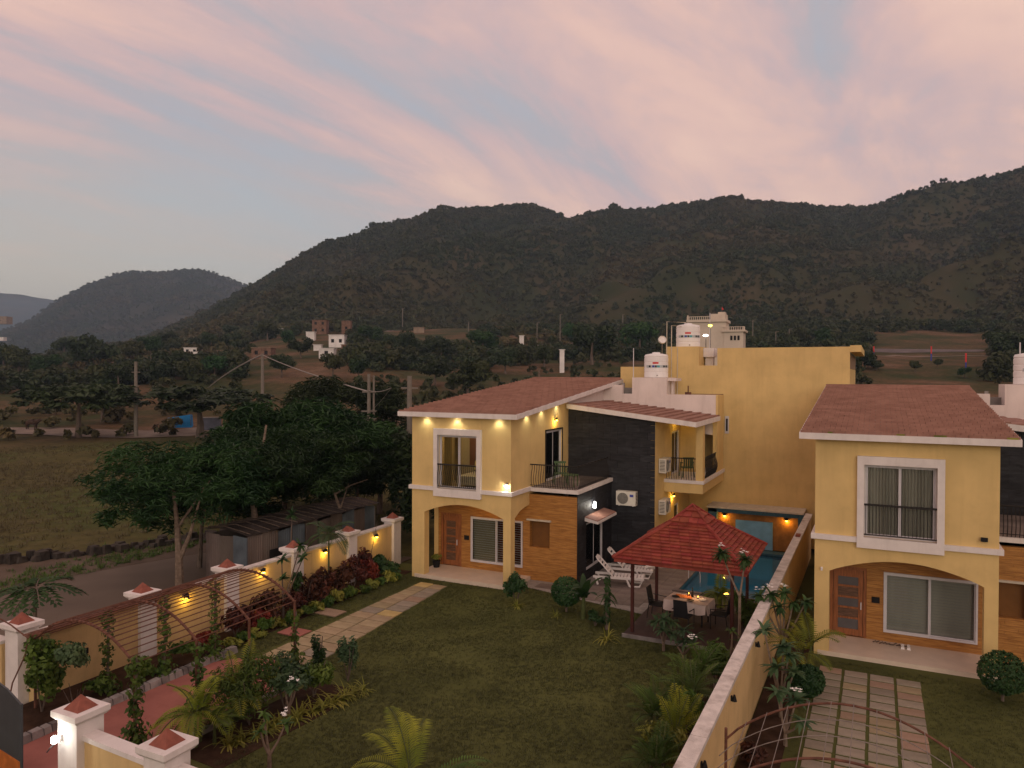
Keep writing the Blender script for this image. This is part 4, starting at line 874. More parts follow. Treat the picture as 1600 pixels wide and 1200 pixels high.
t = thing('pool_light', 'small amber light glowing at the pool edge below the gazebo roof', 'pool light', (-4.9, 28.0, -.03)); MB().lathe([(.09, 0), (.05, .06), (.01, .07)], 14).build('bulb', M['bulbs'], t); lamp('POINT', (0, 0, .15), 1.5, (1, .55, .1), t, .03)
t = thing('pool_ladder', 'curved steel grab rail at the left edge of the pool', 'grab rail', (-6.55, 29.2, .06)); MB().tube([(0, 0, 0), (.0, 0, .5), (.12, 0, .66), (.35, 0, .62), (.45, 0, .2), (.45, 0, -.3)], .02, 6).build('rail_tube', M['alu'], t)

# right boundary wall with weathered coping in segments
rw = thing('boundary_wall', 'long yellow boundary wall with weathered white coping between the two gardens', 'wall', (-2.725, 6.0, 0))
MB().box(-.10, 0, -.3, .10, 30.3, 1.66).build('wall_panel', M['yellow2'], rw)
for i, (a, b) in enumerate(((0, 3.4), (3.41, 7.0), (7.01, 10.9), (10.91, 15.4), (15.41, 20.2), (20.21, 25), (25.01, 30.3))): MB().box(-.145, a+.004, 1.661, .145, b-.004, 1.745).build('coping_slab', M['whitew'], rw)
for i, (y, lab) in enumerate(((9.9, 'nearest the camera'), (12.7, 'second from the camera'), (15.6, 'third from the camera'), (19.0, 'farthest from the camera'))):
    t = thing('wall_lamp', 'small black unlit lamp on the boundary wall, '+lab, 'wall lamp', (-2.625, y, 1.42), rad(90), 'unlit lamps on the boundary wall'); MB().box(-.03, -.03, -.05, .03, 0, .05).build('back_plate', M['dark'], t); MB().lathe([(.02, .08), (.055, -.05), (.05, -.05)], 10, (0, -.07, 0)).build('lamp_shade', M['dark'], t)
t = thing('brick', 'loose brown brick lying on the boundary wall coping near the pool', 'brick', (-2.72, 31.0, 1.746)); MB().box(-.08, -.2, 0, .08, .2, .07).build('brick_block', M['cap'], t)

# left boundary wall with pillars
lw = thing('boundary_wall', 'yellow garden boundary wall with white pillars and red pyramid caps along the street', 'wall', (-18.22, 10.8, 0))
MB().box(-.11, .25, -.25, .11, 15.4, 1.68).build('wall_panel', M['yellow2'], lw)
MB().box(-.15, .25, 1.681, .14, 15.4, 1.745).build('coping', M['whitew'], lw)
def pillar(parent, x, y, s=.5, ztop=1.80, z0=-.22, cs=.68):
    p = MB().box(x-s/2, y-s/2, z0, x+s/2, y+s/2, ztop).build('pillar', M['white'], parent)
    MB().hexa([(x-cs/2+.05, y-cs/2+.05, ztop), (x+cs/2-.05, y-cs/2+.05, ztop), (x+cs/2-.05, y+cs/2-.05, ztop), (x-cs/2+.05, y+cs/2-.05, ztop), (x-cs/2, y-cs/2, ztop+.06), (x+cs/2, y-cs/2, ztop+.06), (x+cs/2, y+cs/2, ztop+.06), (x-cs/2, y+cs/2, ztop+.06)]).box(x-cs/2, y-cs/2, ztop+.061, x+cs/2, y+cs/2, ztop+.16).build('pillar_cap', M['white'], p)
    b = .2; z = ztop+.161; mb = MB(); c = [(x-b, y-b, z), (x+b, y-b, z), (x+b, y+b, z), (x-b, y+b, z)]; a = (x, y, z+.24)
    for i in range(4): mb.face([c[i], c[(i+1) % 4], a])
    mb.face(c[::-1]); mb.build('pyramid_cap', M['cap'], p); return p
for i, y in enumerate((.25, 3.3, 6.3, 9.25, 12.25, 15.2)): pillar(lw, -.02-.35*(i == 0), y)
gl = 'lit lamps on the left garden wall'
for i, (y, z) in enumerate(((15.39, 1.48), (18.42, 1.52), (21.49, 1.52), (24.59, 1.48))):
    sconce('wall_lamp', (-18.11, y, z), rad(90), 'glowing yellow lamp on the left wall, '+('nearest, behind the trellis rods', 'second from the camera, by the last trellis arch', 'third from the camera, above the maroon shrubs', 'farthest from the camera, nearest the villa')[i], 5, (1, .60, .08), M['bulby'], group=gl, r=.07)
t = thing('socket_box', 'small dark socket box on the left garden wall below the first trellis arch', 'socket box', (-18.10, 12.27, .9)); MB().box(0, -.12, -.07, .04, .12, .07).build('cover', M['dark'], t)
# wall running left from the first pillar
t = thing('side_wall', 'short yellow wall with white coping at the far left edge', 'wall', (-22.8, 10.85, 0)); MB().box(0, -.1, -.25, 3.9, .1, 1.45).build('wall_panel', M['yellow2'], t); MB().box(0, -.15, 1.451, 3.9, .15, 1.53).build('coping', M['whitew'], t)
# front wall with gate pillars
fw = thing('front_wall', 'yellow front boundary wall with white coping and two pyramid-capped pillars in the foreground', 'wall', (-12.87, 8.68, 0))
def skew(mb, ang): c, s = math.cos(ang), math.sin(ang); mb.v = [(x*c-y*s, x*s+y*c, z) for x, y, z in mb.v]; return mb
fa = rad(-3)
skew(MB().box(.25, -.1, -.25, 10.1, .1, 1.47), fa).build('wall_panel', M['yellow2'], fw); skew(MB().box(.25, -.14, 1.471, 10.1, .14, 1.56), fa).build('coping', M['white'], fw)
pillar(fw, 0, 0, .52); pillar(fw, 2.38, -.12, .5, 1.74)
t = thing('wall_lamp', 'dazzling white lamp on the left face of the foreground gate pillar', 'wall lamp', (-13.02, 8.41, 1.5), 0); MB().box(-.04, -.05, -.05, .04, 0, .05).build('back_plate', M['plastic'], t); MB().lathe([(.02, -.06), (.055, -.04), (.055, .05), (.03, .07)], 12, (0, -.12, 0)).build('bulb', emis('gate_lamp_glow', (1, .97, .9), 14), t); MB().tube([(0, -.12, -.07), (.02, -.22, -.10), (.0, -.26, -.16)], .01, 5).build('cable_tail', M['dark'], t); lamp('POINT', (0, -.22, .08), 7, (1, .93, .8), t, .05)
gt = thing('gate', 'dark grey sheet steel gate leaf at the lower left corner', 'gate', (-14.75, 8.75, 0), rad(172))
MB().plate([(0, .05), (1.6, .05), (1.6, 1.72), (1.2, 1.80), (.6, 1.74), (0, 1.58)], [], 'y', -.02, .02).build('sheet_panel', M['gate'], gt); MB().tube([(0, 0, .02), (0, 0, 1.62)], .03, 6).build('post', M['gate'], gt)
MB().tube([(.0, 0, 1.6), (.6, 0, 1.76), (1.2, 0, 1.82), (1.6, 0, 1.74)], .025, 5).build('top_tube', M['gate'], gt); MB().box(.0, -.03, .1, 1.6, .03, .5).build('lower_panel', M['gateo'], gt)
mb = MB(); n = 16
mb.tube([(-19.3+.55*math.cos(math.pi*i/n*1.05), 10.2, .95+.5*math.sin(math.pi*i/n*1.05)) for i in range(n+1)], .045, 6)
tag(mb.build('gate_scroll', M['iron']), 'curved dark iron scroll against the yellow wall at the left edge', 'ironwork')

# arched trellis (left)
tr = thing('trellis', 'rusty arched steel trellis with parallel rods along the left garden wall', 'trellis', (-15.95, 10.8, 0))
def arcz(x, hw=1.72, zb=1.76, h=.66): return zb+h*max(0, 1-abs(x/hw)**2.1)
def arcpts(y, hw=1.72, n=18): return [(-hw+2*hw*i/n, y, arcz(-hw+2*hw*i/n)) for i in range(n+1)]
for y in (0, 1.62, 3.25, 4.9): MB().tube(arcpts(y), .032, 6).build('arch', M['rust'], tr)
for i in range(25):
    x = -1.72+3.44*i/24; z = arcz(x); MB().tube([(x, -.05, z+.03), (x, 4.95, z+.03)], .014, 5).build('rod', M['rust'], tr)
MB().tube([(-1.95, 0, 1.80), (-1.9, 4.95, 1.80)], .045, 5).box(-2.2, 0, 1.76, -1.9, 4.9, 1.79).build('wall_plate', M['rust'], tr)
for x, y in ((1.72, 0), (1.72, 1.62), (1.72, 3.25), (1.72, 4.9), (-1.72, 0)): MB().tube([(x, y, 0), (x, y, 1.80)], .035, 6).build('post', M['rust'], tr)
t = thing('trellis_hoop', 'thin rusty hoop rod curving down beside the first pillar', 'hoop', (-17.6, 10.4, 0)); MB().tube([(-2.1, -.1, 2.45), (-1.2, 0, 2.35), (-.5, .1, 2.12), (.0, .2, 1.85), (.05, .1, 1.5), (-.1, -.1, .9), (-.2, -.2, .1)], .018, 5).build('rod', M['rust'], t)
# right pergola
tr = thing('wire_pergola', 'low arched wire pergola over the neighbouring stone path at the bottom right', 'pergola', (-.35, 9.5, -.19))
def ax(s): return -2.0+4.1*s
def az_(s): return 1.75+1.0*math.sin(math.pi*min(1, s*1.0))**.8 if 0 < s < 1 else 1.75
for y in (2.0, 4.0): MB().tube([(ax(i/20), y+.5*i/20*0, az_(i/20)) for i in range(21)], .020, 6).build('arch', M['rust'], tr)
for y in (.4, 1.2, 2.75, 3.35): MB().tube([(ax(i/20), y, az_(i/20)) for i in range(21)], .008, 5).build('wire_arch', M['wire'], tr)
for i in range(1, 12): s = i/12; MB().tube([(ax(s), 0, az_(s)+.02), (ax(s), 4.05, az_(s)+.02)], .006, 4).build('wire', M['wire'], tr)
for x, y in ((ax(0), 4.0), (ax(1), 4.0), (ax(0), 2.0), (ax(1), 2.0)): MB().tube([(x, y, 0), (x, y, 1.95)], .028, 6).build('post', M['rust'], tr)

# ---------------------------------------------------------------- gazebo
gz = thing('gazebo', 'square gazebo with red tiled pyramid roof and maroon posts beside the pool', 'gazebo', (-5.19, 23.65, 0))
MB().box(-1.72, -1.68, -.1, 1.95, 1.75, .10).build('floor', M['deck'], gz); MB().box(-1.74, -1.75, -.1, 1.95, -1.681, .11).build('floor_edge', M['kerb'], gz)
for x in (-1.52, 1.46):
    for y in (-1.40, 1.42): MB().box(x-.045, y-.045, .1, x+.045, y+.045, 2.62).build('post', mat_post if 'mat_post' in globals() else globals().setdefault('mat_post', mat('maroon_post', (.06, .018, .014), .7, .1, 4)), gz)
hw = 1.96; ze, za = 2.43, 3.72
rf = MB()
for i in range(4):
    c = [(-hw, -hw), (hw, -hw), (hw, hw), (-hw, hw)]; a, b = c[i], c[(i+1) % 4]; rf.face([(a[0], a[1], ze), (b[0], b[1], ze), (0, 0, za)])
for i in range(4): a, b = c[i], c[(i+1) % 4]; rf.hexa([(a[0]*.99, a[1]*.99, ze-.10), (b[0]*.99, b[1]*.99, ze-.10), (b[0]*.96, b[1]*.96, ze-.10), (a[0]*.96, a[1]*.96, ze-.10), (a[0]*.99, a[1]*.99, ze-.004), (b[0]*.99, b[1]*.99, ze-.004), (b[0]*.96, b[1]*.96, ze-.004), (a[0]*.96, a[1]*.96, ze-.004)])
rf = rf.build('roof', M['gtile'], gz)
def pyr_tiles(parent, hw, ze, za, rows, tw, off=(0, 0), tmax=1.):
    for f in range(4):
        ca, sa = math.cos(f*math.pi/2), math.sin(f*math.pi/2)
        for r in range(rows):
            s0, s1 = r/rows*tmax, (r+1)/rows*tmax; w0, w1 = hw*(1-s0), hw*(1-s1); x = -w0-(r % 2)*tw/2-q.uniform(0, .01)
            while x < w0:
                a0, b0 = max(x, -w0), min(x+tw, w0); a1, b1 = max(x, -w1), min(x+tw, w1); x += tw
                if b0-a0 < .04: continue
                if b1 <= a1: a1 = b1 = max(-w1, min(w1, (a0+b0)/2)); b1 = a1+.004
                y0, y1 = -w0, -w1; z0, z1 = ze+(za-ze)*s0, ze+(za-ze)*s1; h0, h1 = .045+q.uniform(-.004, .006), .012; g = .006
                m_ = (a0+b0)/2; P = [(a0+g, y0-.02, z0+.003), (b0-g, y0-.02, z0+.003), (max(b1-g, a1), y1, z1+.003), (min(a1+g, b1), y1, z1+.003)]
                Pt = [(a0+g, y0-.02-h0*.4, z0+h0), (b0-g, y0-.02-h0*.4, z0+h0), (max(b1-g, a1), y1, z1+h1), (min(a1+g, b1), y1, z1+h1)]
                rt = lambda p: (p[0]*ca-p[1]*sa+off[0], p[0]*sa+p[1]*ca+off[1], p[2])
                MB().hexa([rt(p) for p in P+Pt]).build('roof_tile', M['gtile'], parent)
q = random.Random(2); pyr_tiles(rf, hw, ze, za, 14, .30, tmax=.80)
for (sx, sy) in ((-1, -1), (1, -1), (1, 1), (-1, 1)): MB().tube([(sx*hw*1.01, sy*hw*1.01, ze+.04), (sx*hw*.22, sy*hw*.22, ze+(za-ze)*.78+.05)], .055, 6).build('hip_ridge', M['gtile'], rf)
cp = MB(); h2_ = .56; zc0, zc1 = 3.42, 3.88
for i in range(4): c = [(-h2_, -h2_), (h2_, -h2_), (h2_, h2_), (-h2_, h2_)]; a, b = c[i], c[(i+1) % 4]; cp.face([(a[0], a[1], zc0), (b[0], b[1], zc0), (0, 0, zc1)]); cp.hexa([(a[0], a[1], zc0-.08), (b[0], b[1], zc0-.08), (b[0]*.9, b[1]*.9, zc0-.08), (a[0]*.9, a[1]*.9, zc0-.08), (a[0], a[1], zc0-.002), (b[0], b[1], zc0-.002), (b[0]*.9, b[1]*.9, zc0-.002), (a[0]*.9, a[1]*.9, zc0-.002)])
cp = cp.build('top_cap', M['gtile'], gz); pyr_tiles(cp, h2_, zc0, zc1, 3, .28)
for (sx, sy) in ((-1, -1), (1, -1), (1, 1), (-1, 1)): MB().tube([(sx*h2_*1.01, sy*h2_*1.01, zc0+.03), (0, 0, zc1+.05)], .035, 6).build('hip_ridge', M['gtile'], cp)

# dining set
tb = thing('dining_table', 'outdoor dining table under the gazebo draped for a meal', 'table', (-5.35, 23.95, .10), rad(-6))
MB().box(-.62, -.40, .68, .62, .40, .72).build('tabletop', M['chairm'], tb)
for a in (-1, 1):
    for b in (-1, 1): MB().tube([(a*.52, b*.32, 0), (a*.52, b*.32, .68)], .025, 6).build('leg', M['chairm'], tb)
mb = MB()
def drape(x0, x1, y0, y1, z, drops, seed):
    q_ = random.Random(seed); n = 12; g = []
    for j in range(n+1):
        row = []
        for i in range(n+1):
            x = x0+(x1-x0)*i/n; y = y0+(y1-y0)*j/n; zz = z; row.append((x, y, zz+.004*math.sin(i*1.7+j)))
        g.append(row)
    for j in range(n):
        for i in range(n): mb.face([g[j][i], g[j][i+1], g[j+1][i+1], g[j+1][i]])
    def side(pts, dx, dy, dr):
        pr = None
        for k, p in enumerate(pts):
            w_ = .03*math.sin(k*1.9)+.02; b_ = (p[0]+dx*(.04+w_), p[1]+dy*(.04+w_), p[2]-dr*(1+.08*math.sin(k*.9)))
            if pr: mb.face([pr[0], pr[1], b_, p])
            pr = (p, b_)
    side(g[0], 0, -1, drops); side(g[-1], 0, 1, drops); side([r[0] for r in g], -1, 0, drops); side([r[-1] for r in g], 1, 0, drops)
drape(-.68, .68, -.46, .46, .735, .30, 1)
o = mb.build('tablecloth', M['cloth'], None, (-5.35, 23.95, .10), (0, 0, rad(-6)), smooth=True); tag(o, 'pinkish white cloth hanging over the gazebo dining table', 'tablecloth')
def on_table(dx, dy): c, s = math.cos(rad(-6)), math.sin(rad(-6)); return (-5.35+dx*c-dy*s, 23.95+dx*s+dy*c, .845)
def dish(dx, dy, r, lab, m, cat='plate'): tag(MB().lathe([(r*.5, 0), (r, .025), (r*.95, .03), (r*.4, .012)], 16).build('plate', m, None, on_table(dx, dy)), lab, cat, 'plates on the gazebo table')
dish(-.42, -.08, .13, 'dark plate at the left end of the gazebo table', M['chairm']); dish(.42, .05, .13, 'pale plate at the right end of the gazebo table', M['plastic']); dish(.12, -.25, .12, 'dark plate at the front of the gazebo table', M['chairm'])
tag(MB().box(-.28, -.18, 0, .28, .18, .006).build('placemat', M['food'], None, on_table(-.22, .12)), 'orange runner cloth spread on the left part of the gazebo table', 'placemat')
tag(MB().lathe([(.04, 0), (.04, .16), (.014, .22), (.014, .29), (.018, .30)], 12).build('bottle', M['dark'], None, on_table(.03, .24)), 'dark bottle standing at the back of the gazebo table', 'bottle')
t = thing('candle', 'small orange candle glowing at the back of the gazebo table', 'candle', on_table(-.10, .26)); MB().lathe([(.035, 0), (.035, .07)], 10).build('wax', M['food'], t); MB().lathe([(.004, .07), (.012, .09), (.002, .12)], 8).build('flame', M['bulbs'], t); lamp('POINT', (0, 0, .22), 2.2, (1, .48, .18), t, .03)
t = thing('candle', 'small candle glowing on the right half of the gazebo table', 'candle', on_table(.25, .12)); MB().lathe([(.03, 0), (.03, .05)], 10).build('wax', M['pillow2'], t); MB().lathe([(.004, .05), (.012, .07), (.002, .10)], 8).build('flame', M['bulbs'], t); lamp('POINT', (0, 0, .2), 1.6, (1, .55, .25), t, .03)
def mesh_chair(x, y, rz, lab):
    t = thing('dining_chair', lab, 'chair', (x, y, .10), rz, 'black chairs at the gazebo table')
    MB().box(-.24, -.22, .42, .24, .24, .45).build('seat', M['chairm'], t); mb = MB(); mb.hexa([(-.23, .22, .45), (.23, .22, .45), (.23, .25, .45), (-.23, .25, .45), (-.21, .32, .98), (.21, .32, .98), (.21, .35, .98), (-.21, .35, .98)]); mb.build('backrest', M['chairm'], t)
    for s in (-1, 1):
        MB().tube([(s*.27, -.22, 0), (s*.27, -.22, .62), (s*.27, .25, .66)], .016, 5).build('armrest', M['iron'], t); MB().tube([(s*.25, .30, 0), (s*.24, .24, .45)], .016, 5).build('leg', M['iron'], t)
mesh_chair(-6.35, 23.95, rad(88), 'black chair seen edge-on at the left end of the gazebo table')
mesh_chair(-5.35, 23.15, rad(175), 'black chair with its back to the lawn at the front of the gazebo table')
mesh_chair(-4.35, 23.8, rad(-95), 'black chair at the right end of the gazebo table half hidden by leaves')

# loungers
def lounger(x, y, rz, lab):
    t = thing('sun_lounger', lab, 'sun lounger', (x, y, .024), rz, 'white plastic sun loungers by the pool')
    for s in (-1, 1):
        MB().hexa([(-.95, s*.30-.03, .28), (.95, s*.30-.03, .28), (.95, s*.30+.03, .28), (-.95, s*.30+.03, .28), (-.95, s*.30-.03, .36), (.95, s*.30-.03, .36), (.95, s*.30+.03, .36), (-.95, s*.30+.03, .36)]).build('side_rail', M['plastic'], t)
        for (a, b, c_) in ((-.85, -.78, 0), (.30, .42, .0)): MB().tube([(a, s*.30, .30), (b, s*.31, .03)], .04, 6).build('leg', M['plastic'], t)
        MB().tube([(.42, s*.31, .035), (.78, s*.31, .035), (.9, s*.30, .30)], .038, 6).build('leg', M['plastic'], t)
    for i in range(9):
        a = -.18+.125*i; MB().box(a, -.28, .345, a+.095, .28, .372).build('seat_slat', M['plastic'], t)
    br = MB(); L_ = .86; ang = rad(47); cx, sz_ = math.cos(ang), math.sin(ang)
    P = lambda d, yy, o_: (-.24-d*cx-o_*sz_, yy, .36+d*sz_-o_*cx*1.0)
    for s in (-1, 1): br.hexa([P(0, s*.27-.035, 0), P(L_, s*.25-.035, 0), P(L_, s*.25+.035, 0), P(0, s*.27+.035, 0), P(0, s*.27-.035, -.035), P(L_, s*.25-.035, -.035), P(L_, s*.25+.035, -.035), P(0, s*.27+.035, -.035)])
    br.hexa([P(L_, -.285, 0), P(L_+.08, -.18, 0), P(L_+.08, .18, 0), P(L_, .285, 0), P(L_, -.285, -.035), P(L_+.08, -.18, -.035), P(L_+.08, .18, -.035), P(L_, .285, -.035)])
    b = br.build('backrest', M['plastic'], t)
    for i in range(6): d = .03+i*.15; MB().hexa([P(d, -.24, .002), P(d+.085, -.24, .002), P(d+.085, .24, .002), P(d, .24, .002), P(d, -.24, -.03), P(d+.085, -.24, -.03), P(d+.085, .24, -.03), P(d, .24, -.03)]).build('back_slat', M['plastic'], b)
    return t
lounger(-8.75, 27.3, rad(12), 'white slatted sun lounger nearer the camera on the patio')
lounger(-8.75, 28.65, rad(8), 'white slatted sun lounger nearer the pool with a rolled towel on it')
tag(MB().tube([(-8.05, 28.55, .50), (-7.85, 28.85, .47)], .06, 10).build('rolled_towel', M['tank']), 'rolled white towel lying on the foot of the farther sun lounger', 'towel')

# ---------------------------------------------------------------- plants
def strip(mb, base, az, el, L_, w, droop, seg=4, tw=0.):
    """one arching leaf blade"""
    p = Vector(base); d = Vector((math.cos(az)*math.cos(el), math.sin(az)*math.cos(el), math.sin(el))); side = Vector((-math.sin(az), math.cos(az), tw)); n0 = None
    for i in range(seg+1):
        t = i/seg; ww = w*(1-abs(2*t-.7)**2*.45) if t < 1 else .002; ww = max(ww*(1-t*.35), .002) if t < 1 else .002
        a, b = len(mb.v), len(mb.v)+1; mb.v += [tuple(p-side*ww/2), tuple(p+side*ww/2)]
        if n0 is not None: mb.f.append((n0[0], n0[1], b, a)); mb.m.append(0)
        n0 = (a, b); d = (d+Vector((0, 0, -droop/seg))).normalized(); p = p+d*(L_/seg)
def rosette_mesh(name, n, L_, w, droop, m, seed, el0=.3, el1=1.45, z0=0., spread=.05):
    q = random.Random(seed); mb = MB()
    for i in range(n): a = q.uniform(0, 6.283); strip(mb, (q.uniform(-spread, spread), q.uniform(-spread, spread), z0), a, q.uniform(el0, el1), L_*q.uniform(.65, 1.15), w*q.uniform(.8, 1.2), droop*q.uniform(.7, 1.3))
    return mb.mesh(name, m)
def frond(mb, base, az, el, L_, nl, ll, w, droop, q):
    p = Vector(base); d = Vector((math.cos(az)*math.cos(el), math.sin(az)*math.cos(el), math.sin(el))); pts = [p.copy()]
    for i in range(nl):
        d = (d+Vector((0, 0, -droop/nl))).normalized(); p = p+d*(L_/nl); pts.append(p.copy()); t = (i+1)/nl
        if t < .12: continue
        ln = ll*(math.sin(math.pi*min(1, .15+t*.85))**.6)*q.uniform(.85, 1.1); s = Vector((-math.sin(az), math.cos(az), 0)); u = s.cross(d)
        for sg in (-1, 1):
            e = (s*sg*.85+d*.55+u*(-.25)).normalized(); tip = p+e*ln+Vector((0, 0, -ln*.25)); mid = p+e*ln*.5; ww = d*w
            n = len(mb.v); mb.v += [tuple(p), tuple(mid+ww), tuple(tip), tuple(mid-ww)]; mb.f.append((n, n+1, n+2, n+3)); mb.m.append(0)
    return pts
def palm(name, loc, label, nf, L_, h, m, seed, group=None, el=(.4, 1.3), droop=1.6, ll=.28, w=.016, stems=1, azs_=None, cat='palm', nl=22):
    q = random.Random(seed); t = thing(name, label, cat, loc, 0, group); st = MB(); fo = MB()
    for s in range(stems):
        sx, sy = (0, 0) if stems == 1 else (q.uniform(-.16, .16), q.uniform(-.16, .16)); hh = h*q.uniform(.75, 1.1)
        if hh > .05: st.tube([(sx, sy, 0), (sx*1.2, sy*1.2, hh*.5), (sx*1.5, sy*1.5, hh)], [.045, .035, .025], 6)
        for i in range(max(2, nf//stems)):
            a = azs_[i] if azs_ else q.uniform(0, 6.283); pts = frond(fo, (sx*1.5, sy*1.5, hh), a, q.uniform(*el), L_*q.uniform(.8, 1.1), nl, ll, w, droop*q.uniform(.8, 1.2), q); st.tube(pts, [.012]*(len(pts)-1)+[.003], 3, cap=False)
    st.build('stem', M['stem'], t); fo.build('fronds', m, t); return t
def shrub(name, loc, label, r, h, m, n, size, seed, group=None, aspect=.55, cat='shrub', stem=True, lump=6, z0=.08, shell=.35, k=.55):
    t = thing(name, label, cat, loc, 0, group)
    if stem:
        mb = MB(); q = random.Random(seed)
        for i in range(5): a = q.uniform(0, 6.28); mb.tube([(0, 0, 0), (r*.3*math.cos(a), r*.3*math.sin(a), h*.4), (r*.55*math.cos(a), r*.55*math.sin(a), h*.8)], [.022, .014, .006], 4)
        mb.build('stems', M['bark'], t)
    link('foliage', leafcloud('foliage', n, lumps(seed, lump, r*.9, r*.9, h*.5, z0+h*.5, k), size, aspect, m, seed, shell=shell), t); return t
def topiary(loc, label, r, m, seed):
    t = thing('ball_shrub', label, 'shrub', loc, 0, 'clipped ball shrubs'); MB().tube([(0, 0, 0), (0, 0, .3)], .04, 6).build('stem', M['bark'], t)
    link('foliage', leafcloud('foliage', 2600, [(0, 0, .18+r, r, r, r*.95)], .085, .6, m, seed, shell=.82), t); return t
def flowers(mb, c, n, q, sp=.10, s=.05):
    for i in range(n):
        p = Vector(c)+Vector((q.uniform(-sp, sp), q.uniform(-sp, sp), q.uniform(0, sp)))
        for k in range(5): a = k*1.2566+q.random(); e = Vector((math.cos(a), math.sin(a), .35)); f = Vector((-math.sin(a), math.cos(a), 0)); mb.face([p, p+e*s*.6+f*s*.3, p+e*s, p+e*s*.6-f*s*.3])
def frangipani(loc, label, tips, seed, trunk_h=.6, m='ldark', nleaf=26, L_=.30, fl=(), group='frangipani trees', w=.085, bark='barkp', el0=-.3):
    q = random.Random(seed); t = thing('frangipani', label, 'tree', loc, 0, group); br = MB(); lf = MB(); fb = MB(); f = (0, 0, trunk_h)
    br.tube([(0, 0, 0), f], [.05, .04], 6)
    for i, tp in enumerate(tips):
        mid = Vector(f).lerp(Vector(tp), .5)+Vector((0, 0, -.06)); br.tube([f, tuple(mid), tp], [.035, .025, .02], 5)
        for k in range(nleaf): strip(lf, tp, q.uniform(0, 6.283), q.uniform(el0, 1.1), L_*q.uniform(.7, 1.15), w, .9, 3)
        if i in fl: flowers(fb, (tp[0], tp[1], tp[2]+.16), 7, q)
    br.build('trunk', M[bark], t); lf.build('foliage', M[m], t)
    if fl: fb.build('flowers', M['flower'], t)
    return t

def ordn(i): return ('first', 'second', 'third', 'fourth', 'fifth', 'sixth', 'seventh', 'eighth', 'ninth', 'tenth', 'eleventh', 'twelfth', 'thirteenth', 'fourteenth', 'fifteenth', 'sixteenth', 'seventeenth', 'eighteenth')[i]
# left flower bed
cr = 'croton shrubs along the left garden wall'
for i, (x, y, r, h, m, lab) in enumerate((
 (-17.35, 16.6, .50, .85, 'lmar', 'maroon croton shrub nearest the trellis end'), (-17.3, 17.35, .42, .5, 'lredo', 'low red croton just past the last trellis arch'),
 (-17.45, 18.1, .50, .95, 'lmar', 'maroon croton beside the white pillar past the trellis'), (-17.3, 19.0, .48, .8, 'lmar', 'broad maroon croton by the thin leaning tree'),
 (-17.5, 19.8, .50, 1.15, 'lmar', 'tall maroon croton below the third wall lamp\'s left'), (-17.45, 20.6, .52, 1.2, 'lmar', 'tall dark croton standing by the slim palm trunk'),
 (-17.35, 21.5, .5, 1.0, 'lmar', 'maroon croton in front of the third wall lamp'), (-17.4, 22.3, .5, 1.1, 'lmar', 'dark croton left of the bright red one'),
 (-17.35, 23.1, .45, 1.1, 'lredo', 'bright red speckled croton near the far end of the bed'), (-17.75, 23.5, .35, 1.3, 'lmar', 'tall dark croton against the wall behind the red one'))):
    shrub('croton', (x, y, 0), lab, r, h, M[m], 520, .20, 20+i, cr, .42, k=.6)
shrub('green_shrub', (-17.3, 24.1, 0), 'broad-leaved dark green shrub at the far end of the bed beside the villa', .55, .95, M['ldark'], 520, .24, 41, None, .6)
shrub('green_shrub', (-17.5, 19.4, .5), 'green leafy shoot sticking up between the maroon crotons', .22, .9, M['ldark'], 120, .24, 42, None, .6)
gc = 'low yellow-green edging plants along the bed'
q = random.Random(77)
em = [leafcloud('foliage', 260, lumps(60+i, 5, .26, .26, .16, .16, .6), .15, .4, M['lvine' if i % 2 else 'lyel'], 60+i, shell=.2) for i in range(4)]
for i in range(18):
    y = 15.95+i*.48; t = thing('edging_plant', ordn(i)+' low leafy edging plant in front of the crotons, counted from the trellis', 'plant', (-16.85+q.uniform(-.1, .1), y, 0), q.uniform(0, 6), gc); link('foliage', em[i % 4], t, (0, 0, 0), None, (1.1, 1.1, q.uniform(.8, 1.5)))
frangipani((-17.35, 18.6, 0), 'thin leaning young tree with leaf clusters against the left wall', [(-.15, .1, 1.9), (.05, .75, 2.25), (-.1, 1.05, 1.75), (.1, -.15, 1.35)], 5, .5, 'ldark', 22, .34, (), None, .10, 'bark')
palm('slim_palm', (-17.55, 21.1, 0), 'slim young palm with drooping dark crown above the left wall', 13, 1.15, 2.15, M['lblue'], 6, None, (.1, 1.2), 1.9, .34, .02)
t = thing('tufted_tree', 'thin bare-stemmed sapling with a small tuft outside the left wall', 'tree', (-19.3, 20.9, -.2)); MB().tube([(0, 0, 0), (.08, .1, 1.6), (-.05, .3, 3.0)], [.04, .03, .015], 5).build('trunk', M['bark'], t)
mb = MB(); [strip(mb, (-.05, .3, 3.0), q.uniform(0, 6.28), q.uniform(-.2, 1.2), .38, .09, .8, 3) for _ in range(20)]; mb.build('foliage', M['ldark'], t)
t = thing('bare_twig', 'bare leaning twig in front of the last wall lamp', 'twig', (-17.6, 23.3, 0)); MB().tube([(0, 0, 0), (.05, .25, .9), (.0, .75, 2.2)], [.02, .015, .006], 4).build('stem', M['bark'], t)

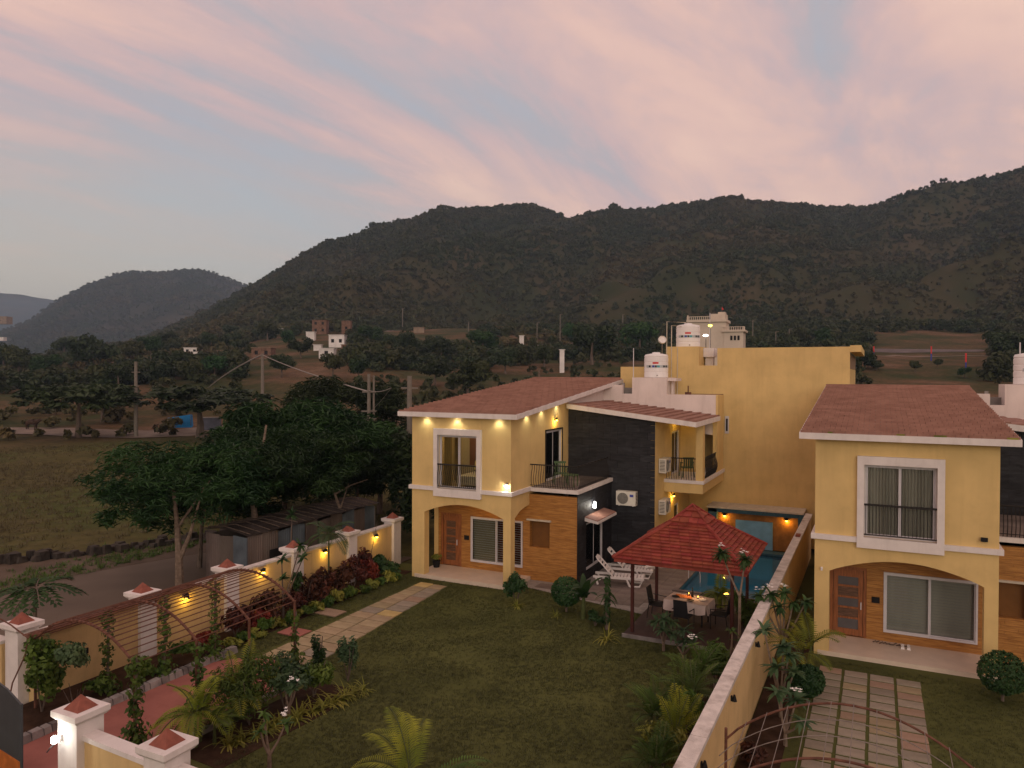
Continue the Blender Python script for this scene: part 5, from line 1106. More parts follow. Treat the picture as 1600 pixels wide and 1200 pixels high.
# vines on trellis posts
def vine(x, y, h, lab, seed, r=.17, base=.35, dens=420, z0=0):
    t = thing('climbing_vine', lab, 'climber', (x, y, z0), 0, 'vines climbing the trellis posts'); MB().tube([(0, 0, 0), (.02, .02, h)], .035, 5).build('stem', M['bark'], t)
    b = [(0, 0, h*(k+.5)/6, r*(1.2 if k % 2 else .9), r, h/9) for k in range(6)]+[(0, 0, .22, base, base, .3)]
    link('foliage', leafcloud('foliage', dens, b, .12, .65, M['lvine'], seed, shell=.4), t)
vine(-16.98, 12.14, 2.1, 'vine-covered post under the first trellis bay by the wall', 1); vine(-16.71, 13.56, 2.15, 'vine-covered post in the middle of the trellis by the wall', 2); vine(-16.58, 15.09, 2.2, 'vine-covered post near the far end of the trellis by the wall', 3)
vine(-14.22, 10.8, 1.9, 'leafy vine on the trellis post behind the foreground pillars', 4, .20, .35, 520); vine(-14.22, 12.45, 1.7, 'leafy vine on the second post of the open trellis side', 5, .2)
vine(-14.23, 15.7, 1.5, 'vine on the last post of the open trellis side', 7, .13, .3, 300)
shrub('climber_mass', (-17.35, 10.75, .1), 'tall dense green climber hiding the foot of the first pillar', .50, 1.75, M['lvine'], 1500, .13, 51, None, .65, lump=10, cat='climber', k=.5)
shrub('small_tree', (-16.75, 11.15, .1), 'small round-headed tree with thin pale trunk beside the climber', .48, .75, M['lblue'], 800, .13, 52, None, .6, lump=7, cat='tree', z0=.95, k=.55)
for i, (x, y, r, h, lab) in enumerate(((-17.0, 11.9, .4, .45, 'low dark shrub in the planter by the socket box'), (-16.95, 13.0, .42, .5, 'low dark shrub in the planter between two vine posts'), (-16.9, 14.4, .42, .45, 'low shrub in the planter past the middle vine post'), (-17.3, 15.3, .35, .4, 'red-leaved low shrub at the end of the planter'))):
    shrub('planter_shrub', (x, y, .14), lab, r, h, M['lredo' if i == 3 else 'lvine'], 380, .15, 70+i, 'shrubs in the stone-edged planter', .5, stem=False)
palm('areca_palm', (-13.05, 11.4, 0), 'bright yellow-green areca palm behind the foreground front wall', 20, 1.05, .8, M['lpalm'], 8, 'areca palms', (.3, 1.35), 1.7, .30, .018, 2)
palm('areca_palm', (-13.3, 12.75, 0), 'airy yellow-green areca palm beside the red paving', 22, 1.15, .9, M['lpalm'], 9, 'areca palms', (.5, 1.4), 1.3, .26, .016, 3)
palm('areca_palm', (-12.75, 11.6, 0), 'darker small palm beside the bright foreground one', 9, .75, .5, M['lvine'], 10, 'areca palms', (.2, 1.2), 1.7, .26, .018, 1)

# mixed bed between paving and lawn
shrub('bamboo_shrub', (-12.75, 12.6, 0), 'large grey-green feathery shrub between red paving and lawn', .85, 1.45, M['lvine'], 2600, .15, 81, None, .22, lump=10, k=.5)
shrub('bamboo_shrub', (-12.65, 13.6, 0), 'bluish shrub with small leaves next to the feathery one', .70, 1.25, M['lblue'], 1500, .13, 82, None, .45, lump=8, k=.5)
shrub('bamboo_shrub', (-12.45, 14.4, 0), 'thin airy shrub at the corner where path and bed meet', .55, 1.15, M['lvine'], 900, .15, 83, None, .4, lump=7, k=.45)
shrub('tall_shrub', (-13.05, 15.3, 0), 'upright slender shrub with a wrapped trunk by the start of the stone path', .20, 1.45, M['ldark'], 380, .14, 84, None, .45, lump=8, k=.5)
shrub('tall_shrub', (-12.3, 15.55, 0), 'upright blue-green shrub with scattered leaf clusters beside the stone path', .30, 1.2, M['lblue'], 420, .15, 85, None, .45, lump=8, k=.45)
shrub('tall_shrub', (-13.9, 13.6, .0), 'thin dark-leaved sapling in front of the red paving', .25, 1.3, M['ldark'], 320, .14, 86, None, .45, lump=7, k=.45)
frangipani((-12.15, 13.2, 0), 'short frangipani with a white flower cluster in the spider plant row', [(.12, 0, .75), (-.2, .1, .7), (.05, .25, .8)], 11, .25, 'lblue', 16, .26, (0,))
frangipani((-10.95, 11.35, 0), 'forked frangipani with white flowers in the foreground lawn corner', [(.15, .3, .85), (-.3, .15, 1.05), (-.15, -.1, .8)], 12, .3, 'lvine', 9, .24, (0,))
sm_ = [rosette_mesh('foliage', 46, .52, .035, 1.9, M['lyel'], 90+i) for i in range(4)]
for i in range(15):
    f = i/14; x = -12.35+.75*f+q.uniform(-.12, .12); y = 11.75+3.45*f+q.uniform(-.05, .05)
    t = thing('spider_plant', ordn(i)+' spider plant tuft edging the lawn, counted from the near end of the row', 'plant', (x, y, 0), q.uniform(0, 6), 'spider plants edging the lawn'); link('foliage', sm_[i % 4], t, (0, 0, 0), None, q.uniform(.8, 1.15))
palm('foreground_palm', (-7.62, 11.45, 0), 'young palm at the bottom edge with bright yellow-green arching fronds', 6, 1.6, .65, M['lpalm'], 13, None, (.75, 1.2), 1.7, .36, .012, 1, [rad(165), rad(145), rad(110), rad(190), rad(155), rad(130)], nl=38)
palm('foreground_palm', (-7.4, 11.6, 0), 'dark green arching palm fronds at the bottom edge right of the yellow ones', 3, 1.45, .4, M['lvine'], 14, None, (.7, 1.0), 1.5, .28, .02, 1, [rad(35), rad(60), rad(10)], nl=26)

# by the villa terrace
shrub('round_shrub', (-11.25, 23.45, 0), 'dark green leafy round shrub in front of the porch pillar', .42, 1.0, M['ldark'], 750, .19, 91, None, .5, lump=7)
t = thing('spider_plant', 'small yellow-green tuft at the foot of the shrub by the porch', 'plant', (-11.05, 23.1, 0)); link('foliage', sm_[0], t, None, None, .9)
topiary((-9.35, 23.4, 0), 'dark clipped ball shrub on the lawn edge beside the terrace', .52, M['ldark'], 92)
t = thing('spider_plant', 'small tuft at the foot of the clipped ball shrub by the terrace', 'plant', (-9.45, 22.75, 0)); link('foliage', sm_[1], t, None, None, .75)
t = thing('banana_plant', 'small banana plant with big paddle leaves in front of the loungers', 'plant', (-8.6, 23.0, 0)); mb = MB(); MB().tube([(0, 0, 0), (.03, 0, .8)], [.09, .05], 7).build('stem', M['stem'], t)
for a, e, l_ in ((2.6, 1.0, 1.0), (2.0, 1.3, .9), (.6, 1.25, 1.0), (-.6, 1.0, .85), (4.6, 1.1, 1.1), (3.6, .9, .7), (5.4, 1.3, 1.05)): strip(mb, (.03, 0, .7), a, e, l_, .30, 1.4, 6)
mb.build('leaves', M['ldark'], t)
t = thing('slender_tree', 'dark slender leafless-looking trunk wrapped in ivy beside the gazebo', 'tree', (-7.55, 22.35, 0)); MB().tube([(0, 0, 0), (0, .0, 1.55)], [.07, .05], 6).build('trunk', M['bark'], t); mb = MB()
link('foliage', leafcloud('foliage', 420, [(0, 0, .3+.25*k, .12, .12, .18) for k in range(6)], .11, .5, M['ldark'], 95, shell=.5), t)
for k in range(12): strip(mb, (0, 0, .9+.03*k), q.uniform(0, 6.28), q.uniform(-.1, .6), .5, .07, 1.2, 4)
mb.build('drooping_leaves', M['ldark'], t)
t = thing('spider_plant', 'bright yellow-green spider plant on the lawn left of the gazebo floor', 'plant', (-7.25, 21.35, 0)); link('foliage', sm_[2], t, None, None, 1.15)
shrub('low_shrub', (-8.0, 22.5, 0), 'low dark shrub at the foot of the slender trunk', .35, .35, M['ldark'], 260, .15, 96)
frangipani((-5.5, 21.35, 0), 'pale grey-green leafy frangipani hiding the front chair of the gazebo', [(0, 0, .95), (-.22, .1, .8), (.2, .15, .85), (.05, -.2, .7)], 15, .25, 'lblue', 22, .34, (), w=.10)
frangipani((-4.75, 20.6, 0), 'darker frangipani between the gazebo and the right garden wall', [(0, 0, .95), (-.35, .15, .75), (.3, .1, .8), (.1, -.25, .75)], 16, .25, 'lblue', 22, .36, (), w=.10)
frangipani((-3.35, 21.2, 0), 'tall pale-trunked frangipani with two round heads before the gazebo roof', [(-.50, .05, 3.05), (.12, .05, 2.95)], 17, 1.9, 'ldark', 60, .36, (0, 1), w=.10, el0=-1.0)
frangipani((-3.35, 19.9, 0), 'pale bare stubby trunk beside the right garden wall', [(.02, .05, 1.35), (.15, .1, 1.1)], 18, .8, 'lvine', 8, .3, ())
frangipani((-3.6, 19.1, 0), 'small frangipani holding up a white flower cluster over the palms', [(-.55, -.1, 1.15), (.1, .1, .9)], 19, .35, 'lvine', 9, .26, (0,))
frangipani((-2.25, 21.6, -.19), 'dark bushy frangipani with white flowers leaning over the wall top', [(-.35, .1, 2.15), (0, .2, 2.2), (-.65, .15, 2.05), (.25, 0, 2.0), (.55, .3, 2.0), (-.1, -.2, 1.9)], 20, .9, 'ldark', 30, .34, (0, 1, 2), w=.10, el0=-.8)
frangipani((-2.0, 18.8, -.19), 'frangipani with star-shaped leaf heads just over the boundary wall', [(-.4, .0, 2.05), (.15, .2, 1.5), (-.1, -.25, 1.3), (.3, -.1, 1.2), (.0, .4, 1.6)], 21, .35, 'lblue', 22, .38, (), w=.11, el0=-.2)
frangipani((-1.75, 17.4, -.19), 'leafy frangipani beside the neighbouring stone path', [(.2, .2, 1.0), (-.2, .1, 1.15), (.35, -.25, .75), (0, .6, 1.0)], 22, .3, 'lblue', 20, .34, (0,), w=.10, el0=-.4)
palm('areca_palm', (-1.72, 21.0, -.19), 'yellow-green areca palm in front of the neighbour\'s porch pillar', 15, 1.15, .95, M['lpalm'], 23, 'areca palms', (.4, 1.35), 1.5, .30, .018, 3)
topiary((-1.5, 19.9, -.19), 'dark clipped ball shrub under the areca palm by the neighbour\'s wall', .42, M['ldark'], 97)
shrub('low_shrub', (-2.2, 16.2, -.19), 'reddish low shrub at the foot of the boundary wall', .35, .5, M['lmar'], 300, .14, 98)
shrub('low_shrub', (-1.95, 13.3, -.19), 'yellow-green low shrub below the wire pergola', .32, .55, M['lyel'], 320, .13, 99)
shrub('low_shrub', (-2.2, 11.9, -.19), 'small dark shrub at the bottom edge by the boundary wall', .3, .6, M['lvine'], 300, .13, 100)
topiary((2.9, 22.25, -.19), 'dark clipped ball shrub by the right porch pillar of the unlit villa', .56, M['ldark'], 101)
shrub('bed_shrub', (-3.65, 16.2, 0), 'upright leafy green shrub in the middle of the right bed', .5, 1.15, M['lvine'], 1300, .16, 131, None, .3, lump=9, k=.5)
shrub('bed_shrub', (-3.5, 18.9, 0), 'tall light green shrub in the right bed against the wall', .45, 1.3, M['lvine'], 1200, .16, 132, None, .35, lump=9, k=.5)
shrub('bed_shrub', (-3.8, 14.9, 0), 'bushy yellow-green shrub near the bottom of the right bed', .5, .95, M['lyel'], 1200, .13, 133, None, .35, lump=9, k=.5)
pb = 'feathery palms in the bed along the right garden wall'
for i, (x, y, h, L_, lab) in enumerate(((-3.95, 18.2, .7, 1.2, 'feathery green palm below the white flower cluster'), (-3.75, 17.1, .75, 1.25, 'large feathery palm in the middle of the right bed'), (-4.25, 16.4, .5, 1.05, 'palm leaning over the lawn in the right bed'), (-3.7, 15.6, .55, 1.1, 'yellow-green palm in the right bed near the bottom'), (-3.75, 14.3, .4, .9, 'small palm at the bottom of the right bed'))):
    palm('areca_palm', (x, y, 0), lab, 24, L_*.85, h*.9, M['lpalm' if i == 3 else 'lvine'], 30+i, pb, (.7, 1.5), 1.25, .26, .010, 3)
shrub('low_shrub', (-3.5, 20.4, 0), 'leafy yellow-green shrub between tall frangipani and wall', .4, .75, M['lvine'], 420, .16, 102)
shrub('low_shrub', (-3.6, 13.2, 0), 'yellow-green shrub at the very bottom of the right bed', .35, .6, M['lyel'], 420, .12, 103)
palm('areca_palm', (-4.75, 26.0, .02), 'bright green palm behind the dining table at the pool edge', 16, .85, .5, M['lpalm'], 40, None, (.3, 1.3), 1.7, .30, .02, 2)
shrub('grassy_shrub', (-3.9, 25.0, .0), 'yellow-green grassy hedge between the gazebo and the wall', .55, .9, M['lvine'], 900, .2, 104, None, .18, lump=8)
shrub('grassy_shrub', (-3.35, 23.6, .0), 'tangled low greenery beside the right gazebo posts', .4, .7, M['lvine'], 500, .18, 105, None, .25, lump=8)

# porch things
t = thing('potted_plant', 'pot with yellow flowers standing in the left corner of the lit porch', 'potted plant', L1(.42, 1.15, .15)); MB().lathe([(.12, 0), (.17, .28), (.15, .28)], 14).build('pot', M['dark'], t); link('foliage', leafcloud('foliage', 120, [(0, 0, .42, .2, .2, .14)], .12, .5, M['lyel'], 9, shell=.2), t)
for i in range(2): o = MB().hexa([(-.05, -.13, 0), (.05, -.13, 0), (.05, .13, 0), (-.05, .13, 0), (-.04, -.11, .05), (.04, -.11, .04), (.035, .12, .08), (-.035, .12, .08)]).build('shoe', M['plastic'], None, (H2[0]+2.35+i*.16, H2[1]+1.25, H2[2]+.151)); tag(o, ('left' if i == 0 else 'right')+' one of two white shoes on the neighbour\'s porch floor', 'shoe', 'pair of white shoes on the porch')
q2 = random.Random(5); mb = MB()
for i in range(10): a = -.3+.09*i; mb.tube([(a, q2.uniform(-.05, .05), 0.01), (a+.1, q2.uniform(-.06, .06), .03+q2.uniform(0, .03))], .02, 5)
tag(mb.build('doormat_heap', M['bark'], None, (H2[0]+1.85, H2[1]+1.35, H2[2]+.16)), 'dark crumpled cloth lying on the neighbour\'s porch beside the shoes', 'cloth')

# grass blades on both lawns
gs = []
for s in range(3):
    qg = random.Random(200+s); mb = MB()
    for i in range(9): strip(mb, (qg.uniform(-.05, .05), qg.uniform(-.05, .05), 0), qg.uniform(0, 6.28), qg.uniform(.7, 1.5), qg.uniform(.03, .06), .006, .8, 2)
    gs.append(bpy.data.objects.new('grass_source', mb.mesh('grass', M['lgrass'] if 'lgrass' in M else M.setdefault('lgrass', leafmat('grass_blade', (.052, .060, .018), (.080, .090, .028), rnd=.14, scale=.4)))))
pts = []
LP = [(-12.0, 9.0), (-2.95, 9.0), (-2.95, 22.0), (-7.0, 22.0), (-7.0, 24.3), (-11.6, 25.4), (-16.8, 25.6), (-16.8, 15.9), (-12.9, 15.9), (-11.9, 15.2), (-12.2, 11)]
while len(pts) < 46000:
    x, y = q.uniform(-17, -2.9), q.uniform(9, 26)
    if inpoly(x, y, LP) and not (15.8 < y < 24.2 and -15.75 < x < -13.75-.085*(y-15.8)) and noise.noise((x*.9, y*.9, 0)) > q.uniform(-.9, .3): pts.append((x, y, 0))
while len(pts) < 56000:
    x, y = q.uniform(-1.7, 5), q.uniform(9, 23.2)
    if not (-1.45 < x < 1.15 and y < 22.6): pts.append((x, y, -.17))
tag(scatter('lawn_blades', pts, [q.uniform(.6, 1.15) for _ in pts], gs), 'short dark grass blades of the two garden lawns', 'grass', kind='stuff')

M['verge'] = mat('dusty_verge', (.085, .06, .042), .95, 0, .8, col2=(.13, .098, .07), bump=.6, bscale=9, det=9)
M['dryg'] = leafmat('dry_grass', (.08, .072, .028), (.13, .105, .05), rnd=.25, scale=.3)
# ---------------------------------------------------------------- outside the wall: street, shed, trees
sheet('street', [(-31.5, 2), (-18.6, 2), (-18.6, 24), (-20.2, 28.5), (-24, 30), (-29.5, 27), (-31.0, 22)], -.19, M['road'])
def rubble(mb, a, b):
    q_ = random.Random(int(a[0]*10)); L_ = math.hypot(b[0]-a[0], b[1]-a[1]); n = int(L_/.38)
    for i in range(n):
        for k in range(2):
            t = (i+q_.uniform(.1, .9))/n; x = a[0]+(b[0]-a[0])*t-k*.3+q_.uniform(-.1, .1); y = a[1]+(b[1]-a[1])*t+k*.2+q_.uniform(-.1, .1); s = q_.uniform(.16, .30); h = q_.uniform(.14, .42); j = lambda: q_.uniform(-.05, .05)
            mb.hexa([(x-s+j(), y-s+j(), -.3), (x+s+j(), y-s+j(), -.3), (x+s+j(), y+s+j(), -.3), (x-s+j(), y+s+j(), -.3), (x-s*.7+j(), y-s*.7+j(), h-.2), (x+s*.7+j(), y-s*.7+j(), h-.2+j()), (x+s*.7+j(), y+s*.7+j(), h-.2), (x-s*.7+j(), y+s*.7+j(), h-.2+j())])
struct(MB().plate([(-31.3, 8), (-28.6, 14), (-29.2, 19), (-27.9, 23.5), (-26.3, 27.4), (-28.6, 28.2), (-30.2, 25), (-31.8, 21.5), (-33.6, 19), (-35, 16)], [], 'z', -.2, -.182).build('dirt_verge', M['verge']))
struct(MB().plate([(-19.6, 9), (-19.2, 13), (-19.9, 17), (-19.3, 21), (-20.2, 24), (-20.0, 28), (-18.5, 28), (-18.5, 9)], [], 'z', -.2, -.181).build('dirt_verge', M['verge']))
pts = [(q.uniform(-20.3, -18.5), q.uniform(9, 28), -.18) for _ in range(260)]+[(-28.9-abs(q.gauss(0, 1.3)), q.uniform(13, 28), -.18) for _ in range(700)]
tag(scatter('verge_weeds', pts, [q.uniform(1., 3.2) for _ in pts], [bpy.data.objects.new('weed_source', rosette_mesh('weed', 14, .07, .012, .8, M['lvine'], 950+s)) for s in range(3)]), 'weeds growing along the dusty edges of the street', 'weeds', kind='stuff')
kbm = MB(); pr = None
for (x, y) in ((-36, 16.5), (-33.2, 19.5), (-31.6, 22.0), (-30.4, 24.6), (-29.0, 27.2), (-26.5, 30.0)):
    if pr: rubble(kbm, pr, (x, y))
    pr = (x, y)
tag(kbm.build('shadow_band_stones', mat('shadow_band_stone', (.05, .042, .035), .95, .4, 3, bump=.8, bscale=6)), 'low stones standing in for a dark shadow band between the street and the dry field', 'wall')  # stones coloured dark in place of a low mound and hedge shadow
sh = thing('tin_shed', 'long shed of rusty corrugated sheets with a sagging tarp roof behind the street trees', 'shed', (-20.75, 20.4, -.22))
q = random.Random(21)
def sheetpanel(x0, y0, x1, y1, h0, h1, parent, m):
    L_ = math.hypot(x1-x0, y1-y0); n = max(4, int(L_/.05)); nx, ny = -(y1-y0)/L_, (x1-x0)/L_; mb = MB(); pr = None
    for i in range(n+1):
        t = i/n; o = .014*(i % 2); p = (x0+(x1-x0)*t+nx*o, y0+(y1-y0)*t+ny*o); h = h0+(h1-h0)*t
        if pr: mb.face([(pr[0], pr[1], 0), (p[0], p[1], 0), (p[0], p[1], h), (pr[0], pr[1], pr[2])])
        pr = (p[0], p[1], h)
    return mb.build('corrugated_panel', M[m], parent)
for i in range(10): sheetpanel(.03*q.uniform(-1, 1), i*.78, .03*q.uniform(-1, 1), i*.78+.79, 2.18+q.uniform(-.08, .08), 2.18+q.uniform(-.08, .08), sh, 'sheetb' if i in (2, 3, 7, 9) else 'sheet')
for i in range(3): sheetpanel(-2.1+i*.7, 0, -1.4+i*.7, .02, 2.15+q.uniform(-.05, .05), 2.15, sh, 'sheetb' if i == 2 else 'sheet')
sheetpanel(-2.1, 7.8, -2.1, 0, 2.1, 2.1, sh, 'sheet'); sheetpanel(0, 7.8, -2.1, 7.8, 2.1, 2.1, sh, 'sheet')
mb = MB(); n = 14
for i in range(n):
    for j in range(6):
        P = lambda a, b: (.12-2.5*b/6, -.1+8.1*a/n, 2.26+.16*math.sin(b/6*math.pi)+.05*noise.noise((a*.7, b*.9, 1.)))
        mb.face([P(i, j), P(i+1, j), P(i+1, j+1), P(i, j+1)])
mb.build('roof_tarp', M['tarp'], sh)
for i in range(16): a = i*.5; MB().tube([(.14, a, 2.30+q.uniform(-.02, .03)), (-1.2, a+q.uniform(-.2, .2), 2.46), (-2.4, a+q.uniform(-.2, .2), 2.30)], .02, 4).build('roof_batten', M['bark'], sh)
MB().box(.04, 1.1, 0, .06, 1.9, 1.5).build('dark_doorway', M['dark'], sh)

def big_tree(loc, label, blobs, trunks, leaf, n, size, seed, cat='tree', aspect=.17, flat=.45, bark='bark', group=None, shell=.35):
    t = thing('street_tree', label, cat, loc, 0, group); mb = MB()
    for pts, r in trunks: mb.tube(pts, [r*(1-.75*i/(len(pts)-1)) for i in range(len(pts))], 7)
    mb.build('trunk', M[bark], t); link('crown', leafcloud('crown', n, blobs, size, aspect, leaf, seed, flat=flat, shell=shell), t); return t
def cl(seed, c, R_, rz, n, k=.38):
    q_ = random.Random(seed); return [(c[0]+R_*1.15*math.cos(a), c[1]+R_*1.15*math.sin(a), c[2]-rz*.4+q_.uniform(-rz, rz)*.8, R_*.24*q_.uniform(.6, 1.3), R_*.24*q_.uniform(.6, 1.3), rz*.28) for a in [q_.uniform(0, 6.28) for _ in range(n)]]+[(c[0]+R_*math.sqrt(q_.random())*math.cos(a), c[1]+R_*math.sqrt(q_.random())*math.sin(a), c[2]+q_.uniform(-rz, rz), R_*k*q_.uniform(.7, 1.2), R_*k*q_.uniform(.7, 1.2), rz*.55) for a in [q_.uniform(0, 6.28) for _ in range(n)]]
G = 'big trees along the street outside the left wall'
big_tree((-22.5, 18.9, -.2), 'spreading feathery tree with forked pale trunk nearest the street corner', cl(1, (-1.2, 1.2, 4.25), 2.7, .9, 30)+cl(12, (-1.2, 1.0, 3.3), 2.1, .5, 10), [([(0, 0, 0), (-.15, .1, 1.6), (-.5, .3, 2.8), (-1.0, .5, 4.4)], .17), ([(-.15, .1, 1.4), (.25, .25, 2.4), (.3, .8, 4.0)], .10), ([(-.4, .3, 2.6), (.2, 1.2, 4.2)], .06)], M['tree1'], 13500, .32, 1, group=G, bark='barkp')
big_tree((-22.6, 22.6, -.2), 'spreading tree with crooked pale trunk rising through the shed roof', cl(2, (0.6, 1.4, 4.6), 2.5, .9, 28), [([(0, 0, 0), (.05, 0, 2.2), (-.25, .1, 3.4), (.1, .2, 4.4), (.35, .3, 6.1)], .16), ([(-.1, .05, 2.9), (.6, .1, 3.4), (.9, .4, 3.6)], .06), ([(-.1, .05, 3.3), (-1.0, .2, 3.9)], .06)], M['tree1'], 12500, .32, 2, group=G, bark='barkp')
big_tree((-27.5, 29.5, -.2), 'dense dark feathery tree behind the shed', cl(3, (1.2, .5, 5.0), 3.4, 1.3, 32), [([(0, 0, 0), (.1, 0, 2.2), (.6, .2, 4.6)], .2)], M['tree1'], 14000, .5, 3, group=G)
big_tree((-26.2, 36.0, -.2), 'dark tree with layered crown beside the white cross-arm pole', cl(4, (-.3, .5, 3.2), 2.6, 1.2, 26), [([(0, 0, 0), (.1, 0, 1.6), (-.3, .2, 3.6)], .2)], M['tree2'], 11000, .5, 4, group=G)
big_tree((-20.7, 31.5, -.2), 'scrubby dark tree right beside the lit villa wall', cl(5, (.6, .5, 2.9), 1.7, 1.7, 22), [([(0, 0, 0), (.1, 0, 1.5), (.1, .2, 4)], .13)], M['tree2'], 7000, .4, 5, group=G, aspect=.35)
big_tree((-38.5, 48, -.2), 'broad dark tree standing beyond the power pole', cl(6, (0, .5, 5.5), 4.2, 1.9, 30), [([(0, 0, 0), (.1, 0, 2.2), (-.6, .2, 5)], .25)], M['tree2'], 11000, .6, 6, group=G)
big_tree((-34.5, 33.5, -.2), 'low feathery tree at the left flank of the street trees', cl(7, (1.5, .5, 2.8), 3.2, 1.3, 20), [([(0, 0, 0), (.1, 0, 1.2), (1.0, .2, 2.5)], .15)], M['tree1'], 8000, .5, 7, group=G)
big_tree((-21.2, 26.0, -.2), 'thin bare-branched pale tree leaning over the shed end', [(.2, .5, 3.9, .5, .5, .3)], [([(0, 0, 0), (.1, .1, 2.3), (-.4, .2, 3.2), (-.7, .3, 3.7)], .09), ([(-.2, .15, 2.9), (.5, .3, 3.3), (1.3, .5, 3.6)], .05), ([(.05, .1, 2.1), (.5, .2, 3.4)], .05)], M['tree1'], 260, .35, 8, group=G, bark='barkp')
t = thing('palm_like_tree', 'umbrella-shaped tree with big lobed leaves beyond the first pillar', 'tree', (-20.9, 12.7, -.2)); st = MB().tube([(0, 0, 0), (.1, 0, 1.2), (0, .1, 2.2)], [.09, .07, .04], 6); fo = MB(); q = random.Random(3)
for i in range(16): pts_ = frond(fo, (0, .1, 2.2), i*.3927+q.uniform(-.15, .15), q.uniform(.0, .55), q.uniform(1.1, 1.5), 9, .34, .085, 1.1, q); st.tube(pts_, [.016]*(len(pts_)-1)+[.004], 3, cap=False)
st.build('trunk', M['bark'], t); fo.build('crown', M['ldark'], t)

big_tree((-25.6, 22.5, -.2), 'leafy tree filling the gap between the two pale-trunked street trees', cl(21, (0, .6, 3.5), 2.3, 1.2, 22), [([(0, 0, 0), (.1, 0, 1.4), (.2, .2, 3.6)], .12)], M['tree1'], 9000, .34, 21, group=G)
big_tree((-26.0, 26.5, -.2), 'tall feathery tree rising directly behind the shed', cl(22, (.4, 0, 4.1), 2.6, 1.3, 24), [([(0, 0, 0), (.1, 0, 1.9), (.2, .2, 4.2)], .15)], M['tree1'], 10000, .36, 22, group=G)
big_tree((-25.0, 32.2, -.2), 'dark leafy tree between the shed and the cross-arm pole', cl(23, (0, 0, 3.7), 2.2, 1.3, 22), [([(0, 0, 0), (.1, 0, 1.5), (.2, .2, 3.6)], .14)], M['tree2'], 13000, .4, 23, group=G)
# far trees of the valley: crown and trunk meshes shared
CM = [leafcloud('crown', 1500, lumps(300+i, 14, .8, .8, .62, .95, .42), .17, .5, M[('tree2', 'tree2', 'tree3', 'tree1')[i % 4]], 300+i, shell=.45) for i in range(8)]
FMS = [leafcloud('crown', 3600, cl(330+i, (0, 0, 1.0), .8, .20, 18, .36), .13, .45, M['tree2'], 330+i, flat=.4, shell=.3) for i in range(2)]
TM = MB().tube([(0, 0, 0), (.02, 0, .35), (0, .02, .8)], [.07, .05, .03], 6).mesh('trunk', M['bark'])
def far_tree(u, vb, rpx, lab, k=0, flat_=False, hs=1., d=None):
    p = at(u, vb, 45) if d is None else None
    if d is not None: r_ = ray(u, vb); p = Vector((0, 0, CH))+r_*d; p.z = H(p.x, p.y)
    dist = (p-Vector((0, 0, CH))).dot(FW); s = rpx*dist/FPX
    t = thing('tree', lab, 'tree', (p.x, p.y, p.z-.1), (k*1.7) % 6.28, 'trees on the valley floor below the hill'); link('trunk', TM, t, None, None, (s, s, s*hs)); link('crown', (FMS if flat_ else CM)[k % (2 if flat_ else 8)], t, None, None, (s, s, s*hs)); return t
far_tree(122, 684, 82, 'flat-topped acacia-like tree standing on the pale track at left', 0, True, .82); far_tree(160, 660, 48, 'smaller flat-topped tree just behind the left track tree', 1, True, 1.0)
far_tree(312, 684, 104, 'wide flat-topped tree in front of the blue tarpaulin', 1, True, .62)
FT = [(100, 560, 24, 'round dark tree at the left end of the far tree belt'), (145, 585, 44, 'largest domed tree of the left belt'), (30, 592, 34, 'dark tree above the brown hut at the left edge'), (72, 598, 30, 'dark bushy tree right of the brown hut'), (5, 580, 30, 'dark tree cut by the left edge below the small house'), (185, 600, 30, 'low dark tree right of the largest domed one'),
 (205, 570, 26, 'dark tree above the beige block wall'), (235, 560, 24, 'dark tree just left of the tall narrow pair'), (262, 590, 30, 'tall dark tree right of the beige block wall'), (262, 545, 20, 'upper tree directly above the tall dark one'), (300, 530, 16, 'small tree above the low white house'), (335, 590, 24, 'round tree at the head of the rising cable'),
 (330, 545, 18, 'tree right of the low white house'), (360, 530, 16, 'tree left of the small white house'), (418, 532, 22, 'dark tree left of the unfinished brown house'), (450, 545, 20, 'tree below the long pale roof'), (440, 590, 26, 'tree in front of the dark open shed'), (470, 560, 24, 'tree directly left of the white houses'), (395, 560, 16, 'low tree beside the dark open shed'),
 (576, 543, 24, 'round lone tree right of the white village houses'), (640, 562, 30, 'dark tree right of the round lone one'), (612, 548, 18, 'small tree between the lone one and its dark neighbour'), (520, 590, 26, 'dark bush-like tree below the white houses'), (560, 595, 24, 'bushy tree on the red bank left of the power pole'), (690, 568, 28, 'tree under the hillside road'), (680, 612, 32, 'dark tree left of the near power pole top'),
 (730, 612, 46, 'large near-black tree just left of the lit villa roof'), (755, 560, 30, 'tree behind the big near-black one'), (790, 585, 28, 'yellowish-green tree left of the white tower'), (830, 600, 30, 'green tree over the villa roof middle'), (850, 575, 24, 'tree between the two white towers'), (895, 540, 24, 'tree behind the white column'), (925, 570, 44, 'big dark tree above the villa roof ridge'), (905, 600, 30, 'green bush-like tree at the foot of the white column'),
 (965, 600, 34, 'green tree directly left of the water tanks'), (1000, 560, 38, 'large dark tree behind the lower water tank'), (1030, 590, 30, 'tree hidden behind the tanks'), (1118, 560, 30, 'dark tree in front of the cream temple'), (1245, 545, 22, 'dark tree on the hill foot above the blank yellow wall'), (1285, 548, 24, 'dark tree right of it above the blank yellow wall'), (1320, 556, 18, 'small tree near the corner of the blank yellow wall'),
 (1370, 580, 12, 'little tree on the field by the first red pole'), (1430, 582, 13, 'little round tree in the middle of the right-hand field'), (1507, 592, 13, 'little tree right of the last red pole'), (1560, 600, 40, 'large dark tree behind the right-hand water tank'), (1592, 605, 40, 'dark tree at the right edge behind the water tank'), (1465, 600, 10, 'small bush-like tree low on the right-hand field')]
